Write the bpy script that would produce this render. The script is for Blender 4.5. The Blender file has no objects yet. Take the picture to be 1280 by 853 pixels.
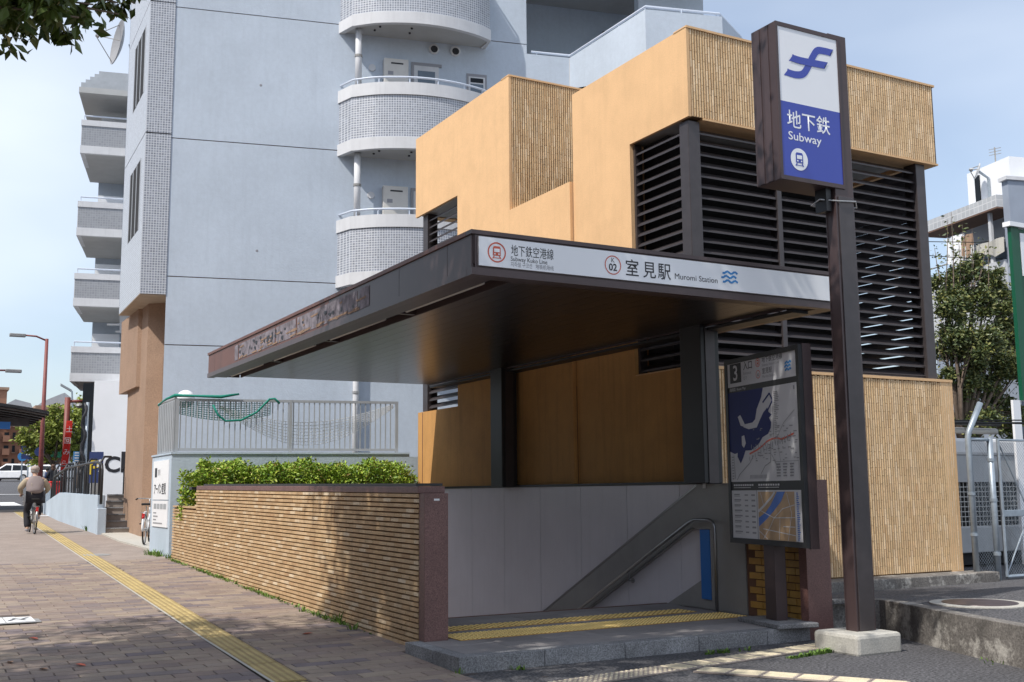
import bpy, math, random
from math import sin, cos, pi, radians
from mathutils import Vector, Matrix
R = random.Random(7)
sc = bpy.context.scene
C = bpy.context.scene.collection

# ------------------------------------------------------------------ camera
F_PX, CAM_H = 1375.0, 1.6
YAW, PITCH, ROLL = radians(28.87), radians(7.84), radians(-.51)
fw = Vector((sin(YAW)*cos(PITCH), cos(YAW)*cos(PITCH), sin(PITCH)))
rt = Vector((cos(YAW), -sin(YAW), 0)); up = rt.cross(fw)
rt, up = rt*cos(ROLL)+up*sin(ROLL), -rt*sin(ROLL)+up*cos(ROLL)
EYE = Vector((0, 0, CAM_H))
cd = bpy.data.cameras.new('camera'); cam = bpy.data.objects.new('camera', cd); C.objects.link(cam)
cd.sensor_width = 36; cd.lens = F_PX/1280*36; cd.clip_start = .05; cd.clip_end = 20000
cam.matrix_world = Matrix(((rt.x, up.x, -fw.x, 0), (rt.y, up.y, -fw.y, 0), (rt.z, up.z, -fw.z, CAM_H), (0, 0, 0, 1)))
sc.camera = cam

# ------------------------------------------------------------------ sky and sun
SUN_DIR = Vector((.72, .20, -1.0)).normalized()          # the way the light travels
SUN_EL = math.asin(-SUN_DIR.z); az = math.atan2(-SUN_DIR.x, -SUN_DIR.y)
w = bpy.data.worlds.new('World'); sc.world = w; w.use_nodes = True
nt = w.node_tree; nt.nodes.clear()
out = nt.nodes.new('ShaderNodeOutputWorld'); bg = nt.nodes.new('ShaderNodeBackground')
sky = nt.nodes.new('ShaderNodeTexSky'); sky.sky_type = 'NISHITA'; sky.sun_disc = False
sky.sun_elevation = SUN_EL; sky.sun_rotation = az % (2*pi)
sky.air_density = 1.0; sky.dust_density = 1.6; sky.ozone_density = 1.0
tc = nt.nodes.new('ShaderNodeTexCoord'); mp = nt.nodes.new('ShaderNodeMapping')
mp.inputs['Scale'].default_value = (.8, .8, 2.2); mp.inputs['Rotation'].default_value = (.3, .2, 2.0)
nz = nt.nodes.new('ShaderNodeTexNoise'); nz.inputs['Scale'].default_value = 1.5; nz.inputs['Detail'].default_value = 5; nz.inputs['Roughness'].default_value = .42
cr = nt.nodes.new('ShaderNodeMapRange'); cr.inputs['From Min'].default_value = .42; cr.inputs['From Max'].default_value = .68
cr.inputs['To Min'].default_value = .22; cr.inputs['To Max'].default_value = .85
mx = nt.nodes.new('ShaderNodeMix'); mx.data_type = 'RGBA'
mx.inputs['B'].default_value = (6.5, 7.0, 7.7, 1)
nt.links.new(tc.outputs['Generated'], mp.inputs[0]); nt.links.new(mp.outputs[0], nz.inputs['Vector'])
nt.links.new(nz.outputs['Fac'], cr.inputs['Value']); nt.links.new(cr.outputs[0], mx.inputs['Factor'])
nt.links.new(sky.outputs[0], mx.inputs['A']); nt.links.new(mx.outputs['Result'], bg.inputs[0])
bg.inputs[1].default_value = .145; nt.links.new(bg.outputs[0], out.inputs[0])
sl = bpy.data.lights.new('sun', 'SUN'); sl.energy = 3.6; sl.angle = radians(.5); sl.color = (1, .955, .89)
so = bpy.data.objects.new('sun', sl); C.objects.link(so); so.rotation_euler = SUN_DIR.to_track_quat('-Z', 'Y').to_euler()
sc.view_settings.view_transform = 'Standard'; sc.view_settings.look = 'None'
sc.view_settings.exposure = 0.25; sc.view_settings.gamma = 1.0

# ------------------------------------------------------------------ helpers
def ray(x, y): return fw + rt*((x-640)/F_PX) - up*((y-426.5)/F_PX)
def on_plane(x, y, P, n):
    d = ray(x, y); P = Vector(P); n = Vector(n); return EYE + d*((P-EYE).dot(n)/d.dot(n))
def aty(x, y, Y): return on_plane(x, y, (0, Y, 0), (0, 1, 0))
def atx(x, y, X): return on_plane(x, y, (X, 0, 0), (1, 0, 0))
def atz(x, y, Z): return on_plane(x, y, (0, 0, Z), (0, 0, 1))
def gz(Y): return 0.0 if Y < 9 else min(.03*(Y-9), 3.7)

def tag(o, label=None, cat=None, group=None, kind=None):
    if label: o['label'] = label
    if cat: o['category'] = cat
    if group: o['group'] = group
    if kind: o['kind'] = kind
    return o
def thing(name, loc, label, cat, group=None, rz=0):
    o = bpy.data.objects.new(name, None); C.objects.link(o); o.location = loc; o.rotation_euler.z = rz
    o.empty_display_size = .1
    return tag(o, label, cat, group)
def root_loc(p):
    v = Vector((0, 0, 0))
    while p is not None: v += Vector(p.location); p = p.parent
    return v
class MB:
    def __init__(s): s.v = []; s.f = []; s.t = []; s.sm = False
    def add(s, vs, fs, tint=None):
        b = len(s.v); s.v += [tuple(v) for v in vs]; s.f += [tuple(i+b for i in f) for f in fs]
        s.t += [R.random() if tint is None else tint]*len(fs); return s
    def box(s, x0, x1, y0, y1, z0, z1, t=None):
        return s.add([(x0,y0,z0),(x1,y0,z0),(x1,y1,z0),(x0,y1,z0),(x0,y0,z1),(x1,y0,z1),(x1,y1,z1),(x0,y1,z1)],
            [(3,2,1,0),(4,5,6,7),(0,1,5,4),(1,2,6,5),(2,3,7,6),(3,0,4,7)], t)
    def obox(s, o, a, b, c, t=None):     # corner o, three edge vectors (right-handed)
        o, a, b, c = Vector(o), Vector(a), Vector(b), Vector(c)
        return s.add([o, o+a, o+a+b, o+b, o+c, o+a+c, o+a+b+c, o+b+c],
            [(3,2,1,0),(4,5,6,7),(0,1,5,4),(1,2,6,5),(2,3,7,6),(3,0,4,7)], t)
    def prism(s, poly, z0, z1, t=None):   # counter-clockwise plan polygon of (x,y)
        n = len(poly)
        z0f = z0 if callable(z0) else (lambda p: z0); z1f = z1 if callable(z1) else (lambda p: z1)
        vs = [(p[0], p[1], z0f(p)) for p in poly]+[(p[0], p[1], z1f(p)) for p in poly]
        return s.add(vs, [tuple(range(n-1, -1, -1)), tuple(range(n, 2*n))]+[(i, (i+1) % n, (i+1) % n+n, i+n) for i in range(n)], t)
    def prof(s, poly, o, a, b, c, t=None):  # polygon in plane (a,b) from o, extruded along c
        o, a, b, c = Vector(o), Vector(a), Vector(b), Vector(c); n = len(poly)
        vs = [o+a*p+b*q for p, q in poly]; vs += [v+c for v in vs]
        return s.add(vs, [tuple(range(n-1, -1, -1)), tuple(range(n, 2*n))]+[(i, (i+1) % n, (i+1) % n+n, i+n) for i in range(n)], t)
    def quad(s, a, b, c, d, t=None): return s.add([a, b, c, d], [(0, 1, 2, 3)], t)
    def tube(s, pts, r, n=8, cap=True, t=None):
        pts = [Vector(p) for p in pts]; rs = r if isinstance(r, (list, tuple)) else [r]*len(pts)
        base = len(s.v); ringc = []
        prev = None
        for i, p in enumerate(pts):
            d = (pts[min(i+1, len(pts)-1)]-pts[max(i-1, 0)]).normalized()
            if prev is None:
                a = d.orthogonal().normalized()
            else:
                a = (prev-d*prev.dot(d)); a = a.normalized() if a.length > 1e-6 else d.orthogonal().normalized()
            prev = a; b = d.cross(a)
            for k in range(n):
                th = 2*pi*k/n; s.v.append(tuple(p+(a*cos(th)+b*sin(th))*rs[i]))
        fs = []
        for i in range(len(pts)-1):
            for k in range(n):
                q = base+i*n; fs.append((q+k, q+(k+1) % n, q+n+(k+1) % n, q+n+k))
        if cap:
            fs.append(tuple(base+k for k in range(n-1, -1, -1))); fs.append(tuple(base+(len(pts)-1)*n+k for k in range(n)))
        s.f += fs; tt = R.random() if t is None else t; s.t += [tt]*len(fs); return s
    def lathe(s, prof, o=(0,0,0), axis=(0,0,1), n=20):   # prof: (r,h)
        o = Vector(o); ax = Vector(axis).normalized(); a = ax.orthogonal().normalized(); b = ax.cross(a)
        base = len(s.v)
        for r, h in prof:
            for k in range(n):
                th = 2*pi*k/n; s.v.append(tuple(o+ax*h+(a*cos(th)+b*sin(th))*r))
        fs = [(base+i*n+k, base+i*n+(k+1) % n, base+(i+1)*n+(k+1) % n, base+(i+1)*n+k) for i in range(len(prof)-1) for k in range(n)]
        fs.append(tuple(base+k for k in range(n-1, -1, -1))); fs.append(tuple(base+(len(prof)-1)*n+k for k in range(n)))
        s.f += fs; s.t += [R.random()]*len(fs); return s
    def sphere(s, c, r, n=12, m=8):
        c = Vector(c); r = Vector(r) if isinstance(r, (tuple, list, Vector)) else Vector((r, r, r)); base = len(s.v)
        for i in range(m+1):
            ph = pi*i/m
            for k in range(n):
                th = 2*pi*k/n; s.v.append((c.x+r.x*sin(ph)*cos(th), c.y+r.y*sin(ph)*sin(th), c.z-r.z*cos(ph)))
        fs = [(base+i*n+k, base+i*n+(k+1) % n, base+(i+1)*n+(k+1) % n, base+(i+1)*n+k) for i in range(m) for k in range(n)]
        s.f += fs; s.t += [R.random()]*len(fs); return s
    def mesh(s, name, origin=(0,0,0)):
        o = Vector(origin); me = bpy.data.meshes.new(name)
        me.from_pydata([(x-o.x, y-o.y, z-o.z) for x, y, z in s.v], [], s.f)
        at = me.attributes.new('tint', 'FLOAT', 'FACE'); at.data.foreach_set('value', s.t)
        if s.sm: me.shade_smooth()
        me.update(); return me
    def build(s, name, mat, parent=None, base=None, bevel=0, smooth=False, kind=None, local=False):
        if smooth: s.sm = True
        if parent is not None: org = Vector((0,0,0)) if local else root_loc(parent)
        else: org = Vector(base) if base is not None else Vector((0,0,0))
        me = s.mesh(name, org); me.materials.append(mat)
        o = bpy.data.objects.new(name, me); C.objects.link(o)
        if parent is not None: o.parent = parent
        else: o.location = org
        if bevel:
            m = o.modifiers.new('bevel', 'BEVEL'); m.width = bevel; m.segments = 2; m.limit_method = 'ANGLE'; m.angle_limit = radians(35)
        if kind: o['kind'] = kind
        return o
def fix_normals(o):
    import bmesh
    bm = bmesh.new(); bm.from_mesh(o.data); bmesh.ops.recalc_face_normals(bm, faces=bm.faces); bm.to_mesh(o.data); bm.free(); return o
def inst(name, me, loc, parent, rot=None, scale=None):
    o = bpy.data.objects.new(name, me); C.objects.link(o); o.parent = parent; o.location = Vector(loc)-root_loc(parent)
    if rot is not None: o.rotation_euler = rot
    if scale is not None: o.scale = scale
    return o
def copy_tree(o, parent=None):
    c = o.copy(); C.objects.link(c); c.parent = parent
    for ch in list(o.children): copy_tree(ch, c)
    return c
def single(name, mb, mat, label, cat, base, group=None, **k):
    return tag(mb.build(name, mat, None, base=base, **k), label, cat, group)
def structure(name, mb, mat, **k):
    o = mb.build(name, mat, None, **k); o['kind'] = 'structure'; return o

# ------------------------------------------------------------------ materials
def mat(name, col, rough=.7, metal=0., var=.12, vs=3., bump=.0, bs=60., tint=0., tintcol=None, grime=0., gs=.8,
        streak=0., pale=0., ps=1.6, spec=.5, rand=False, grain=0., grs=150., coat=0., emit=None, rough_var=0.):
    m = bpy.data.materials.new(name); m.use_nodes = True; nt = m.node_tree; N = nt.nodes; L = nt.links
    p = N['Principled BSDF']; p.inputs['Roughness'].default_value = rough; p.inputs['Metallic'].default_value = metal
    p.inputs['Specular IOR Level'].default_value = spec
    if coat: p.inputs['Coat Weight'].default_value = coat
    geo = N.new('ShaderNodeNewGeometry')
    def noise(sc_, det=4, vec=None, ro=.6):
        n = N.new('ShaderNodeTexNoise'); n.inputs['Scale'].default_value = sc_; n.inputs['Detail'].default_value = det
        n.inputs['Roughness'].default_value = ro
        L.new(vec if vec is not None else geo.outputs['Position'], n.inputs['Vector']); return n
    def mix(a, b, fac, typ='MIX'):
        x = N.new('ShaderNodeMix'); x.data_type = 'RGBA'; x.blend_type = typ
        for k, v in (('A', a), ('B', b)):
            if isinstance(v, tuple): x.inputs[k].default_value = (*v, 1)
            else: L.new(v, x.inputs[k])
        if isinstance(fac, float): x.inputs['Factor'].default_value = fac
        else: L.new(fac, x.inputs['Factor'])
        return x.outputs['Result']
    def rng(src, a, b, c, d):
        r = N.new('ShaderNodeMapRange'); L.new(src, r.inputs['Value'])
        for k, v in zip(('From Min', 'From Max', 'To Min', 'To Max'), (a, b, c, d)): r.inputs[k].default_value = v
        return r.outputs[0]
    cur = col
    if tint:
        at = N.new('ShaderNodeAttribute'); at.attribute_name = 'tint'; at.attribute_type = 'GEOMETRY'
        oi = N.new('ShaderNodeObjectInfo'); ad = N.new('ShaderNodeMath'); ad.operation = 'ADD'
        L.new(at.outputs['Fac'], ad.inputs[0]); L.new(oi.outputs['Random'], ad.inputs[1])
        fr = N.new('ShaderNodeMath'); fr.operation = 'FRACT'; L.new(ad.outputs[0], fr.inputs[0])
        dk = tuple(c*(1-tint) for c in col); lt = tuple(min(1, c*(1+tint)) for c in col)
        if tintcol:
            ramp = N.new('ShaderNodeValToRGB'); L.new(fr.outputs[0], ramp.inputs[0])
            els = ramp.color_ramp; cols = list(tintcol)
            els.elements[0].position = 0; els.elements[0].color = (*cols[0], 1)
            els.elements[1].position = 1; els.elements[1].color = (*cols[-1], 1)
            for i, c in enumerate(cols[1:-1]):
                e = els.elements.new((i+1)/(len(cols)-1)); e.color = (*c, 1)
            cur = ramp.outputs[0]
        else: cur = mix(dk, lt, fr.outputs[0])
    if var:
        n = noise(vs, 5); v = rng(n.outputs['Fac'], .3, .7, 1-var, 1+var)
        cc = N.new('ShaderNodeCombineColor'); [L.new(v, cc.inputs[i]) for i in range(3)]
        cur = mix(cur, cc.outputs[0], 1.0, 'MULTIPLY')
    if grain:
        n = noise(grs, 2); v = rng(n.outputs['Fac'], .3, .7, 1-grain, 1+grain)
        cc = N.new('ShaderNodeCombineColor'); [L.new(v, cc.inputs[i]) for i in range(3)]
        cur = mix(cur, cc.outputs[0], 1.0, 'MULTIPLY')
    if grime:
        n = noise(gs, 8, ro=.7); cur = mix(cur, tuple(c*.35 for c in col), rng(n.outputs['Fac'], .5, .78, 0, grime))
    if streak:
        mpn = N.new('ShaderNodeMapping'); mpn.inputs['Scale'].default_value = (5, 5, .35); L.new(geo.outputs['Position'], mpn.inputs[0])
        n = noise(1.6, 6, mpn.outputs[0], .65); cur = mix(cur, tuple(c*.45 for c in col), rng(n.outputs['Fac'], .5, .8, 0, streak))
    if pale:
        n = noise(ps, 9, ro=.75); cur = mix(cur, (.52, .49, .44), rng(n.outputs['Fac'], .52, .62, 0, pale))
    if isinstance(cur, tuple): p.inputs['Base Color'].default_value = (*cur, 1)
    else: L.new(cur, p.inputs['Base Color'])
    if bump:
        n = noise(bs, 4); b = N.new('ShaderNodeBump'); b.inputs['Strength'].default_value = bump; b.inputs['Distance'].default_value = .01
        L.new(n.outputs['Fac'], b.inputs['Height']); L.new(b.outputs[0], p.inputs['Normal'])
    if rough_var:
        n = noise(vs*2, 4); L.new(rng(n.outputs['Fac'], .3, .7, rough-rough_var, rough+rough_var), p.inputs['Roughness'])
    if emit:
        p.inputs['Emission Color'].default_value = (*emit[0], 1); p.inputs['Emission Strength'].default_value = emit[1]
    return m
def tilemat(name, col, grout, sx, rough=.35, mortar=.18, var=.2, frame=None):
    """small square mosaic tiles: a grid of recessed joints, metres"""
    m = mat(name, col, rough=rough, var=0); nt = m.node_tree; N = nt.nodes; L = nt.links; p = N['Principled BSDF']
    geo = N.new('ShaderNodeNewGeometry')
    a, b = frame if frame else ((1, 0, 0), (0, 0, 1))
    outs = []
    for ax in (a, b):
        d = N.new('ShaderNodeVectorMath'); d.operation = 'DOT_PRODUCT'; L.new(geo.outputs['Position'], d.inputs[0]); d.inputs[1].default_value = ax
        s_ = N.new('ShaderNodeMath'); s_.operation = 'DIVIDE'; L.new(d.outputs['Value'], s_.inputs[0]); s_.inputs[1].default_value = sx
        outs.append(s_.outputs[0])
    hs = []
    for o_ in outs:
        f_ = N.new('ShaderNodeMath'); f_.operation = 'FRACT'; L.new(o_, f_.inputs[0])
        c_ = N.new('ShaderNodeMath'); c_.operation = 'SUBTRACT'; L.new(f_.outputs[0], c_.inputs[0]); c_.inputs[1].default_value = .5
        ab = N.new('ShaderNodeMath'); ab.operation = 'ABSOLUTE'; L.new(c_.outputs[0], ab.inputs[0])
        mr = N.new('ShaderNodeMapRange'); L.new(ab.outputs[0], mr.inputs['Value'])
        mr.inputs['From Min'].default_value = .5-mortar; mr.inputs['From Max'].default_value = .5-mortar*.45; mr.inputs['To Min'].default_value = 1; mr.inputs['To Max'].default_value = 0
        hs.append(mr.outputs[0])
    mn = N.new('ShaderNodeMath'); mn.operation = 'MINIMUM'; L.new(hs[0], mn.inputs[0]); L.new(hs[1], mn.inputs[1])
    cells = []
    for o_ in outs:
        fl = N.new('ShaderNodeMath'); fl.operation = 'FLOOR'; L.new(o_, fl.inputs[0]); cells.append(fl.outputs[0])
    cx = N.new('ShaderNodeCombineXYZ'); L.new(cells[0], cx.inputs[0]); L.new(cells[1], cx.inputs[1])
    wn = N.new('ShaderNodeTexWhiteNoise'); wn.noise_dimensions = '3D'; L.new(cx.outputs[0], wn.inputs['Vector'])
    mr = N.new('ShaderNodeMapRange'); L.new(wn.outputs['Value'], mr.inputs['Value']); mr.inputs['To Min'].default_value = 1-var; mr.inputs['To Max'].default_value = 1+var
    cc = N.new('ShaderNodeCombineColor'); [L.new(mr.outputs[0], cc.inputs[i]) for i in range(3)]
    m1 = N.new('ShaderNodeMix'); m1.data_type = 'RGBA'; m1.blend_type = 'MULTIPLY'; m1.inputs['Factor'].default_value = 1; m1.inputs['A'].default_value = (*col, 1); L.new(cc.outputs[0], m1.inputs['B'])
    m2 = N.new('ShaderNodeMix'); m2.data_type = 'RGBA'; m2.inputs['A'].default_value = (*grout, 1); L.new(m1.outputs['Result'], m2.inputs['B']); L.new(mn.outputs[0], m2.inputs['Factor'])
    L.new(m2.outputs['Result'], p.inputs['Base Color'])
    bp = N.new('ShaderNodeBump'); bp.inputs['Distance'].default_value = .004; bp.inputs['Strength'].default_value = .6; L.new(mn.outputs[0], bp.inputs['Height']); L.new(bp.outputs[0], p.inputs['Normal'])
    return m
def glassmat(name, col, rough=.06):
    return mat(name, col, rough=rough, var=.15, vs=1.2, spec=.9)

# frame of the apartment block: u to the right along its front, v away from the street view
UB = Vector((.975, -.2215, 0)).normalized(); VB = Vector((.2215, .975, 0)).normalized(); ZU = Vector((0, 0, 1))
P0 = EYE+ray(203, 500)*26; P0.z = 0
def BP(u, v, z): return P0+UB*u+VB*v+ZU*z
def bl(x, y, off=0):
    p = on_plane(x, y, P0+VB*off, VB); q = p-P0; return q.dot(UB), p.z

M = {}
M['asphalt'] = mat('asphalt', (.085, .083, .088), rough=.92, var=.12, vs=1.5, grain=.9, grs=38, bump=1.0, bs=50, grime=.3)
M['paver'] = mat('paver', (.3, .25, .23), rough=.85, var=.12, vs=2.5, tint=.3, tintcol=((.225, .175, .16), (.305, .235, .185), (.34, .27, .205), (.265, .20, .165), (.315, .25, .20), (.185, .15, .155), (.285, .21, .165)), grain=.12, grs=120, bump=.35, bs=80, grime=.42, gs=1.1)
M['paver_far'] = mat('paver_far', (.29, .235, .20), rough=.88, var=.14, vs=2.0, grain=.15, grs=30, grime=.25)
M['joint'] = mat('joint', (.10, .085, .08), rough=.95, var=.2)
M['tactile_ridge'] = mat('tactile_ridge', (.47, .36, .15), rough=.75, var=.14, vs=4, grime=.3, gs=5, grain=.12, grs=100)
M['pale_ridge'] = mat('pale_ridge', (.62, .54, .38), rough=.8, var=.15, vs=5, grime=.3, gs=7, grain=.15)
M['bright_dot'] = mat('bright_dot', (1.0, .74, .28), rough=.6, var=.1, vs=5)
M['tactile_yellow'] = mat('tactile_yellow', (.34, .245, .10), rough=.75, var=.14, vs=4, tint=.12, grime=.35, gs=5, grain=.12, grs=100, bump=.2)
M['tactile_bright'] = mat('tactile_bright', (.46, .25, .05), rough=.7, var=.10, vs=5, tint=.06, grime=.2, gs=6)
M['tactile_pale'] = mat('tactile_pale', (.33, .275, .24), rough=.8, var=.15, vs=5, tint=.12, grime=.45, gs=6, grain=.15)
M['granite'] = mat('granite', (.23, .23, .235), rough=.85, var=.2, vs=3, grain=.5, grs=75, tint=.10, grime=.45, gs=4, bump=.2, bs=120)
M['granite_top'] = mat('granite_top', (.29, .27, .265), rough=.75, var=.12, vs=2, grain=.3, grs=160, tint=.14, grime=.25)
M['red_granite'] = mat('red_granite', (.165, .085, .075), rough=.5, var=.12, vs=3, grain=.45, grs=110, grime=.2)
M['wall_brick'] = mat('wall_brick', (.42, .28, .15), rough=.7, var=.16, vs=7, tint=.3, tintcol=((.46, .29, .15), (.56, .385, .21), (.51, .34, .18), (.60, .43, .25), (.47, .31, .165), (.57, .39, .215), (.72, .58, .40)), grain=.15, grs=90, bump=.3, bs=70, streak=.25)
M['wall_joint'] = mat('wall_joint', (.15, .075, .045), rough=.95, var=.2)
M['bamboo'] = mat('bamboo', (.6, .42, .24), rough=.55, var=.12, vs=5, tint=.3, tintcol=((.63, .43, .235), (.71, .51, .29), (.67, .47, .26), (.81, .62, .40), (.61, .41, .22), (.74, .54, .32)), grain=.12, grs=60, streak=.35)
M['bamboo_joint'] = mat('bamboo_joint', (.17, .10, .05), rough=.95, var=.2)
M['orange_low_shaded'] = mat('orange_plaster_low_shaded', (.60, .31, .10), rough=.8, var=.08, vs=2, grain=.05, grs=50, bump=.2, bs=50, streak=.4, grime=.2)  # slightly deeper lower plaster, darkened further to paint in shade below the canopy
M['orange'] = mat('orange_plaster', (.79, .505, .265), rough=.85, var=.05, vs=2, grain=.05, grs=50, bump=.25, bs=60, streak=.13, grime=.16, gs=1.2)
M['louver'] = mat('louver_metal', (.068, .058, .060), rough=.38, metal=.3, var=.12, vs=6)
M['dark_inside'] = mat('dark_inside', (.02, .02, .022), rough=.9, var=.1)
M['brown_metal'] = mat('brown_metal', (.070, .046, .046), rough=.42, metal=.15, var=.12, vs=2, grime=.15, gs=2)
M['soffit'] = mat('soffit_metal', (.03, .021, .018), rough=.28, metal=.3, var=.06, vs=1)
M['rust_brown'] = mat('rust_brown', (.15, .065, .048), rough=.5, var=.2, vs=2.5, grime=.3, gs=2.5)
M['brown_fascia'] = mat('brown_fascia', (.078, .052, .052), rough=.4, metal=.1, var=.15, vs=1.2, streak=.2)
M['black_metal'] = mat('black_metal', (.02, .02, .022), rough=.45, var=.1)
M['sign_white'] = mat('sign_white', (.88, .89, .91), rough=.3, var=.03, vs=1)
M['sign_blue'] = mat('sign_blue', (.035, .065, .40), rough=.3, var=.03)
M['ink'] = mat('ink', (.02, .02, .025), rough=.5, var=0)
M['ink_grey'] = mat('ink_grey', (.28, .28, .30), rough=.5, var=0)
M['icon_red'] = mat('icon_red', (.62, .10, .05), rough=.4, var=0)
M['wave_blue'] = mat('wave_blue', (.02, .22, .55), rough=.4, var=0)
M['board_paper'] = mat('board_paper', (.64, .64, .66), rough=.8, var=.04, vs=3)
M['map_sea'] = mat('map_sea', (.02, .03, .14), rough=.6, var=.05)
M['map_land'] = mat('map_land', (.45, .30, .17), rough=.35, var=.08, vs=12)
M['map_river'] = mat('map_river', (.05, .15, .50), rough=.35, var=0)
M['steel_panel'] = mat('steel_panel', (.70, .67, .70), rough=.45, metal=.15, var=.06, vs=.9, streak=.10)
M['steel_dark'] = mat('steel_dark', (.31, .30, .285), rough=.45, metal=.15, var=.12, vs=2)
M['steel_rail'] = mat('steel_rail', (.33, .33, .33), rough=.28, metal=.9, var=.08)
M['blue_board'] = mat('blue_board', (.02, .16, .50), rough=.4, var=.05)
M['blue_wall'] = mat('blue_plaster', (.53, .595, .675), rough=.9, var=.06, vs=.6, grain=.03, grs=10, bump=.4, bs=22, streak=.12, grime=.08, gs=.5)
M['blue_low'] = mat('blue_low_plaster', (.44, .52, .60), rough=.9, var=.08, vs=1, bump=.5, bs=25, streak=.25)
M['white_trim'] = mat('white_trim', (.64, .645, .66), rough=.7, var=.06, vs=2, streak=.22)
M['soffit_grey'] = mat('soffit_grey', (.45, .45, .44), rough=.8, var=.06, vs=2)
M['mosaic'] = tilemat('mosaic', (.27, .29, .34), (.62, .64, .67), .062, mortar=.17, frame=(tuple(UB), (0, 0, 1)))
M['mosaic_wide'] = tilemat('mosaic_wide', (.36, .39, .44), (.62, .64, .66), .085, mortar=.14, frame=(tuple(UB), (0, 0, 1)))
M['mosaic_side'] = tilemat('mosaic_side', (.34, .37, .42), (.60, .62, .66), .062, frame=(tuple(VB), (0, 0, 1)))
M['mosaic_dim'] = tilemat('mosaic_dim', (.30, .31, .33), (.36, .37, .39), .09, var=.1, frame=(tuple(UB), (0, 0, 1)))
M['brown_render'] = mat('brown_render', (.34, .225, .155), rough=.9, var=.10, vs=1.5, grain=.12, grs=30, bump=.5, bs=25, grime=.2)
M['rail_white'] = mat('rail_white', (.62, .68, .78), rough=.4, var=.04)
M['fence_grey'] = mat('fence_grey', (.40, .42, .44), rough=.5, metal=.2, var=.08, streak=.15)
M['galv'] = mat('galvanised', (.34, .39, .44), rough=.45, metal=.5, var=.15, vs=8)
M['concrete'] = mat('concrete', (.17, .155, .14), rough=.92, var=.25, vs=2.5, grain=.35, grs=45, bump=.9, bs=30, grime=.95, gs=2.6, streak=.6, pale=.85, ps=2.4)
M['concrete_light'] = mat('concrete_light', (.48, .46, .41), rough=.9, var=.12, vs=4, grain=.12, grs=60, bump=.4, bs=50, grime=.35, gs=4)
M['glass'] = glassmat('window_glass', (.10, .13, .16))
M['glass_dark'] = mat('dark_glass', (.015, .018, .022), rough=.3, var=.1, spec=.2)
M['alu'] = mat('aluminium', (.5, .5, .5), rough=.4, metal=.6, var=.05)
M['cream_metal'] = mat('cream_metal', (.62, .60, .56), rough=.5, var=.06)
M['bark'] = mat('bark', (.16, .12, .09), rough=.95, var=.3, vs=8, bump=.8, bs=30)
M['hedge_leaf'] = mat('hedge_leaf', (.25, .3, .05), rough=.5, var=.2, vs=5, tint=.5, tintcol=((.08, .17, .015), (.22, .38, .03), (.38, .52, .05), (.14, .27, .02), (.50, .58, .08), (.18, .30, .03), (.32, .22, .05)))
M['tree_leaf'] = mat('tree_leaf', (.07, .1, .03), rough=.45, var=.2, vs=3, tint=.5, tintcol=((.045, .07, .028), (.09, .125, .04), (.15, .18, .055), (.06, .09, .03), (.26, .25, .07), (.10, .13, .045)))
M['street_leaf'] = mat('street_leaf', (.04, .06, .015), rough=.4, var=.2, vs=3, tint=.4, tintcol=((.04, .07, .012), (.08, .12, .02), (.11, .15, .03), (.05, .08, .015)))
M['far_leaf'] = mat('far_leaf', (.12, .2, .03), rough=.6, var=.2, vs=1, tint=.5, tintcol=((.10, .13, .02), (.22, .27, .03), (.30, .34, .05), (.14, .18, .025)))
M['grass'] = mat('grass', (.10, .2, .03), rough=.7, var=.2, tint=.5, tintcol=((.06, .13, .02), (.14, .26, .04), (.20, .30, .05)))
M['white_paint'] = mat('white_paint', (.80, .80, .80), rough=.5, var=.05)
M['pole_red'] = mat('pole_red_brown', (.22, .06, .05), rough=.55, var=.15)
M['banner_red'] = mat('banner_red', (.72, .03, .02), rough=.7, var=.06)
M['skin'] = mat('skin', (.50, .32, .23), rough=.6, var=.05)
M['rubber'] = mat('rubber', (.02, .02, .02), rough=.8, var=.1)
M['red_plastic'] = mat('red_plastic', (.6, .03, .03), rough=.4, var=.05)
M['green_paint'] = mat('green_paint', (.0, .085, .04), rough=.5, var=.08)
M['green_net'] = mat('green_net', (.0, .22, .16), rough=.7, var=.1)
def plain(key, col, rough=.6, metal=0., var=.06):
    M[key] = mat(key, col, rough=rough, metal=metal, var=var, vs=3); return M[key]

def lettering(s, size, o, a, b, m, parent, name='lettering', ext=.0015, bold=0., center=False, width=None, label=None):
    """flat letters standing at o, reading along a, upward b"""
    cu = bpy.data.curves.new(name, 'FONT'); cu.body = s; cu.size = size; cu.offset = bold; cu.resolution_u = 3
    cu.align_x = 'CENTER' if center else 'LEFT'
    ob = bpy.data.objects.new(name, cu); C.objects.link(ob)
    bpy.context.view_layer.update()
    me = bpy.data.meshes.new_from_object(ob.evaluated_get(bpy.context.evaluated_depsgraph_get()))
    C.objects.unlink(ob); bpy.data.objects.remove(ob)
    a, b = Vector(a).normalized(), Vector(b).normalized(); n = a.cross(b)
    xs = [v.co.x for v in me.vertices]
    k = 1.0
    if width and xs and max(xs) > min(xs): k = width/(max(xs)-min(xs))
    x0 = min(xs) if (xs and not center) else 0
    rl = root_loc(parent)
    for v in me.vertices:
        v.co = Vector(o)-rl+a*((v.co.x-x0)*k)+b*v.co.y+n*ext
    me.materials.clear(); me.materials.append(m); me.name = name
    ob = bpy.data.objects.new(name, me); C.objects.link(ob); ob.parent = parent
    if label: ob['label'] = label
    return ob
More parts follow.
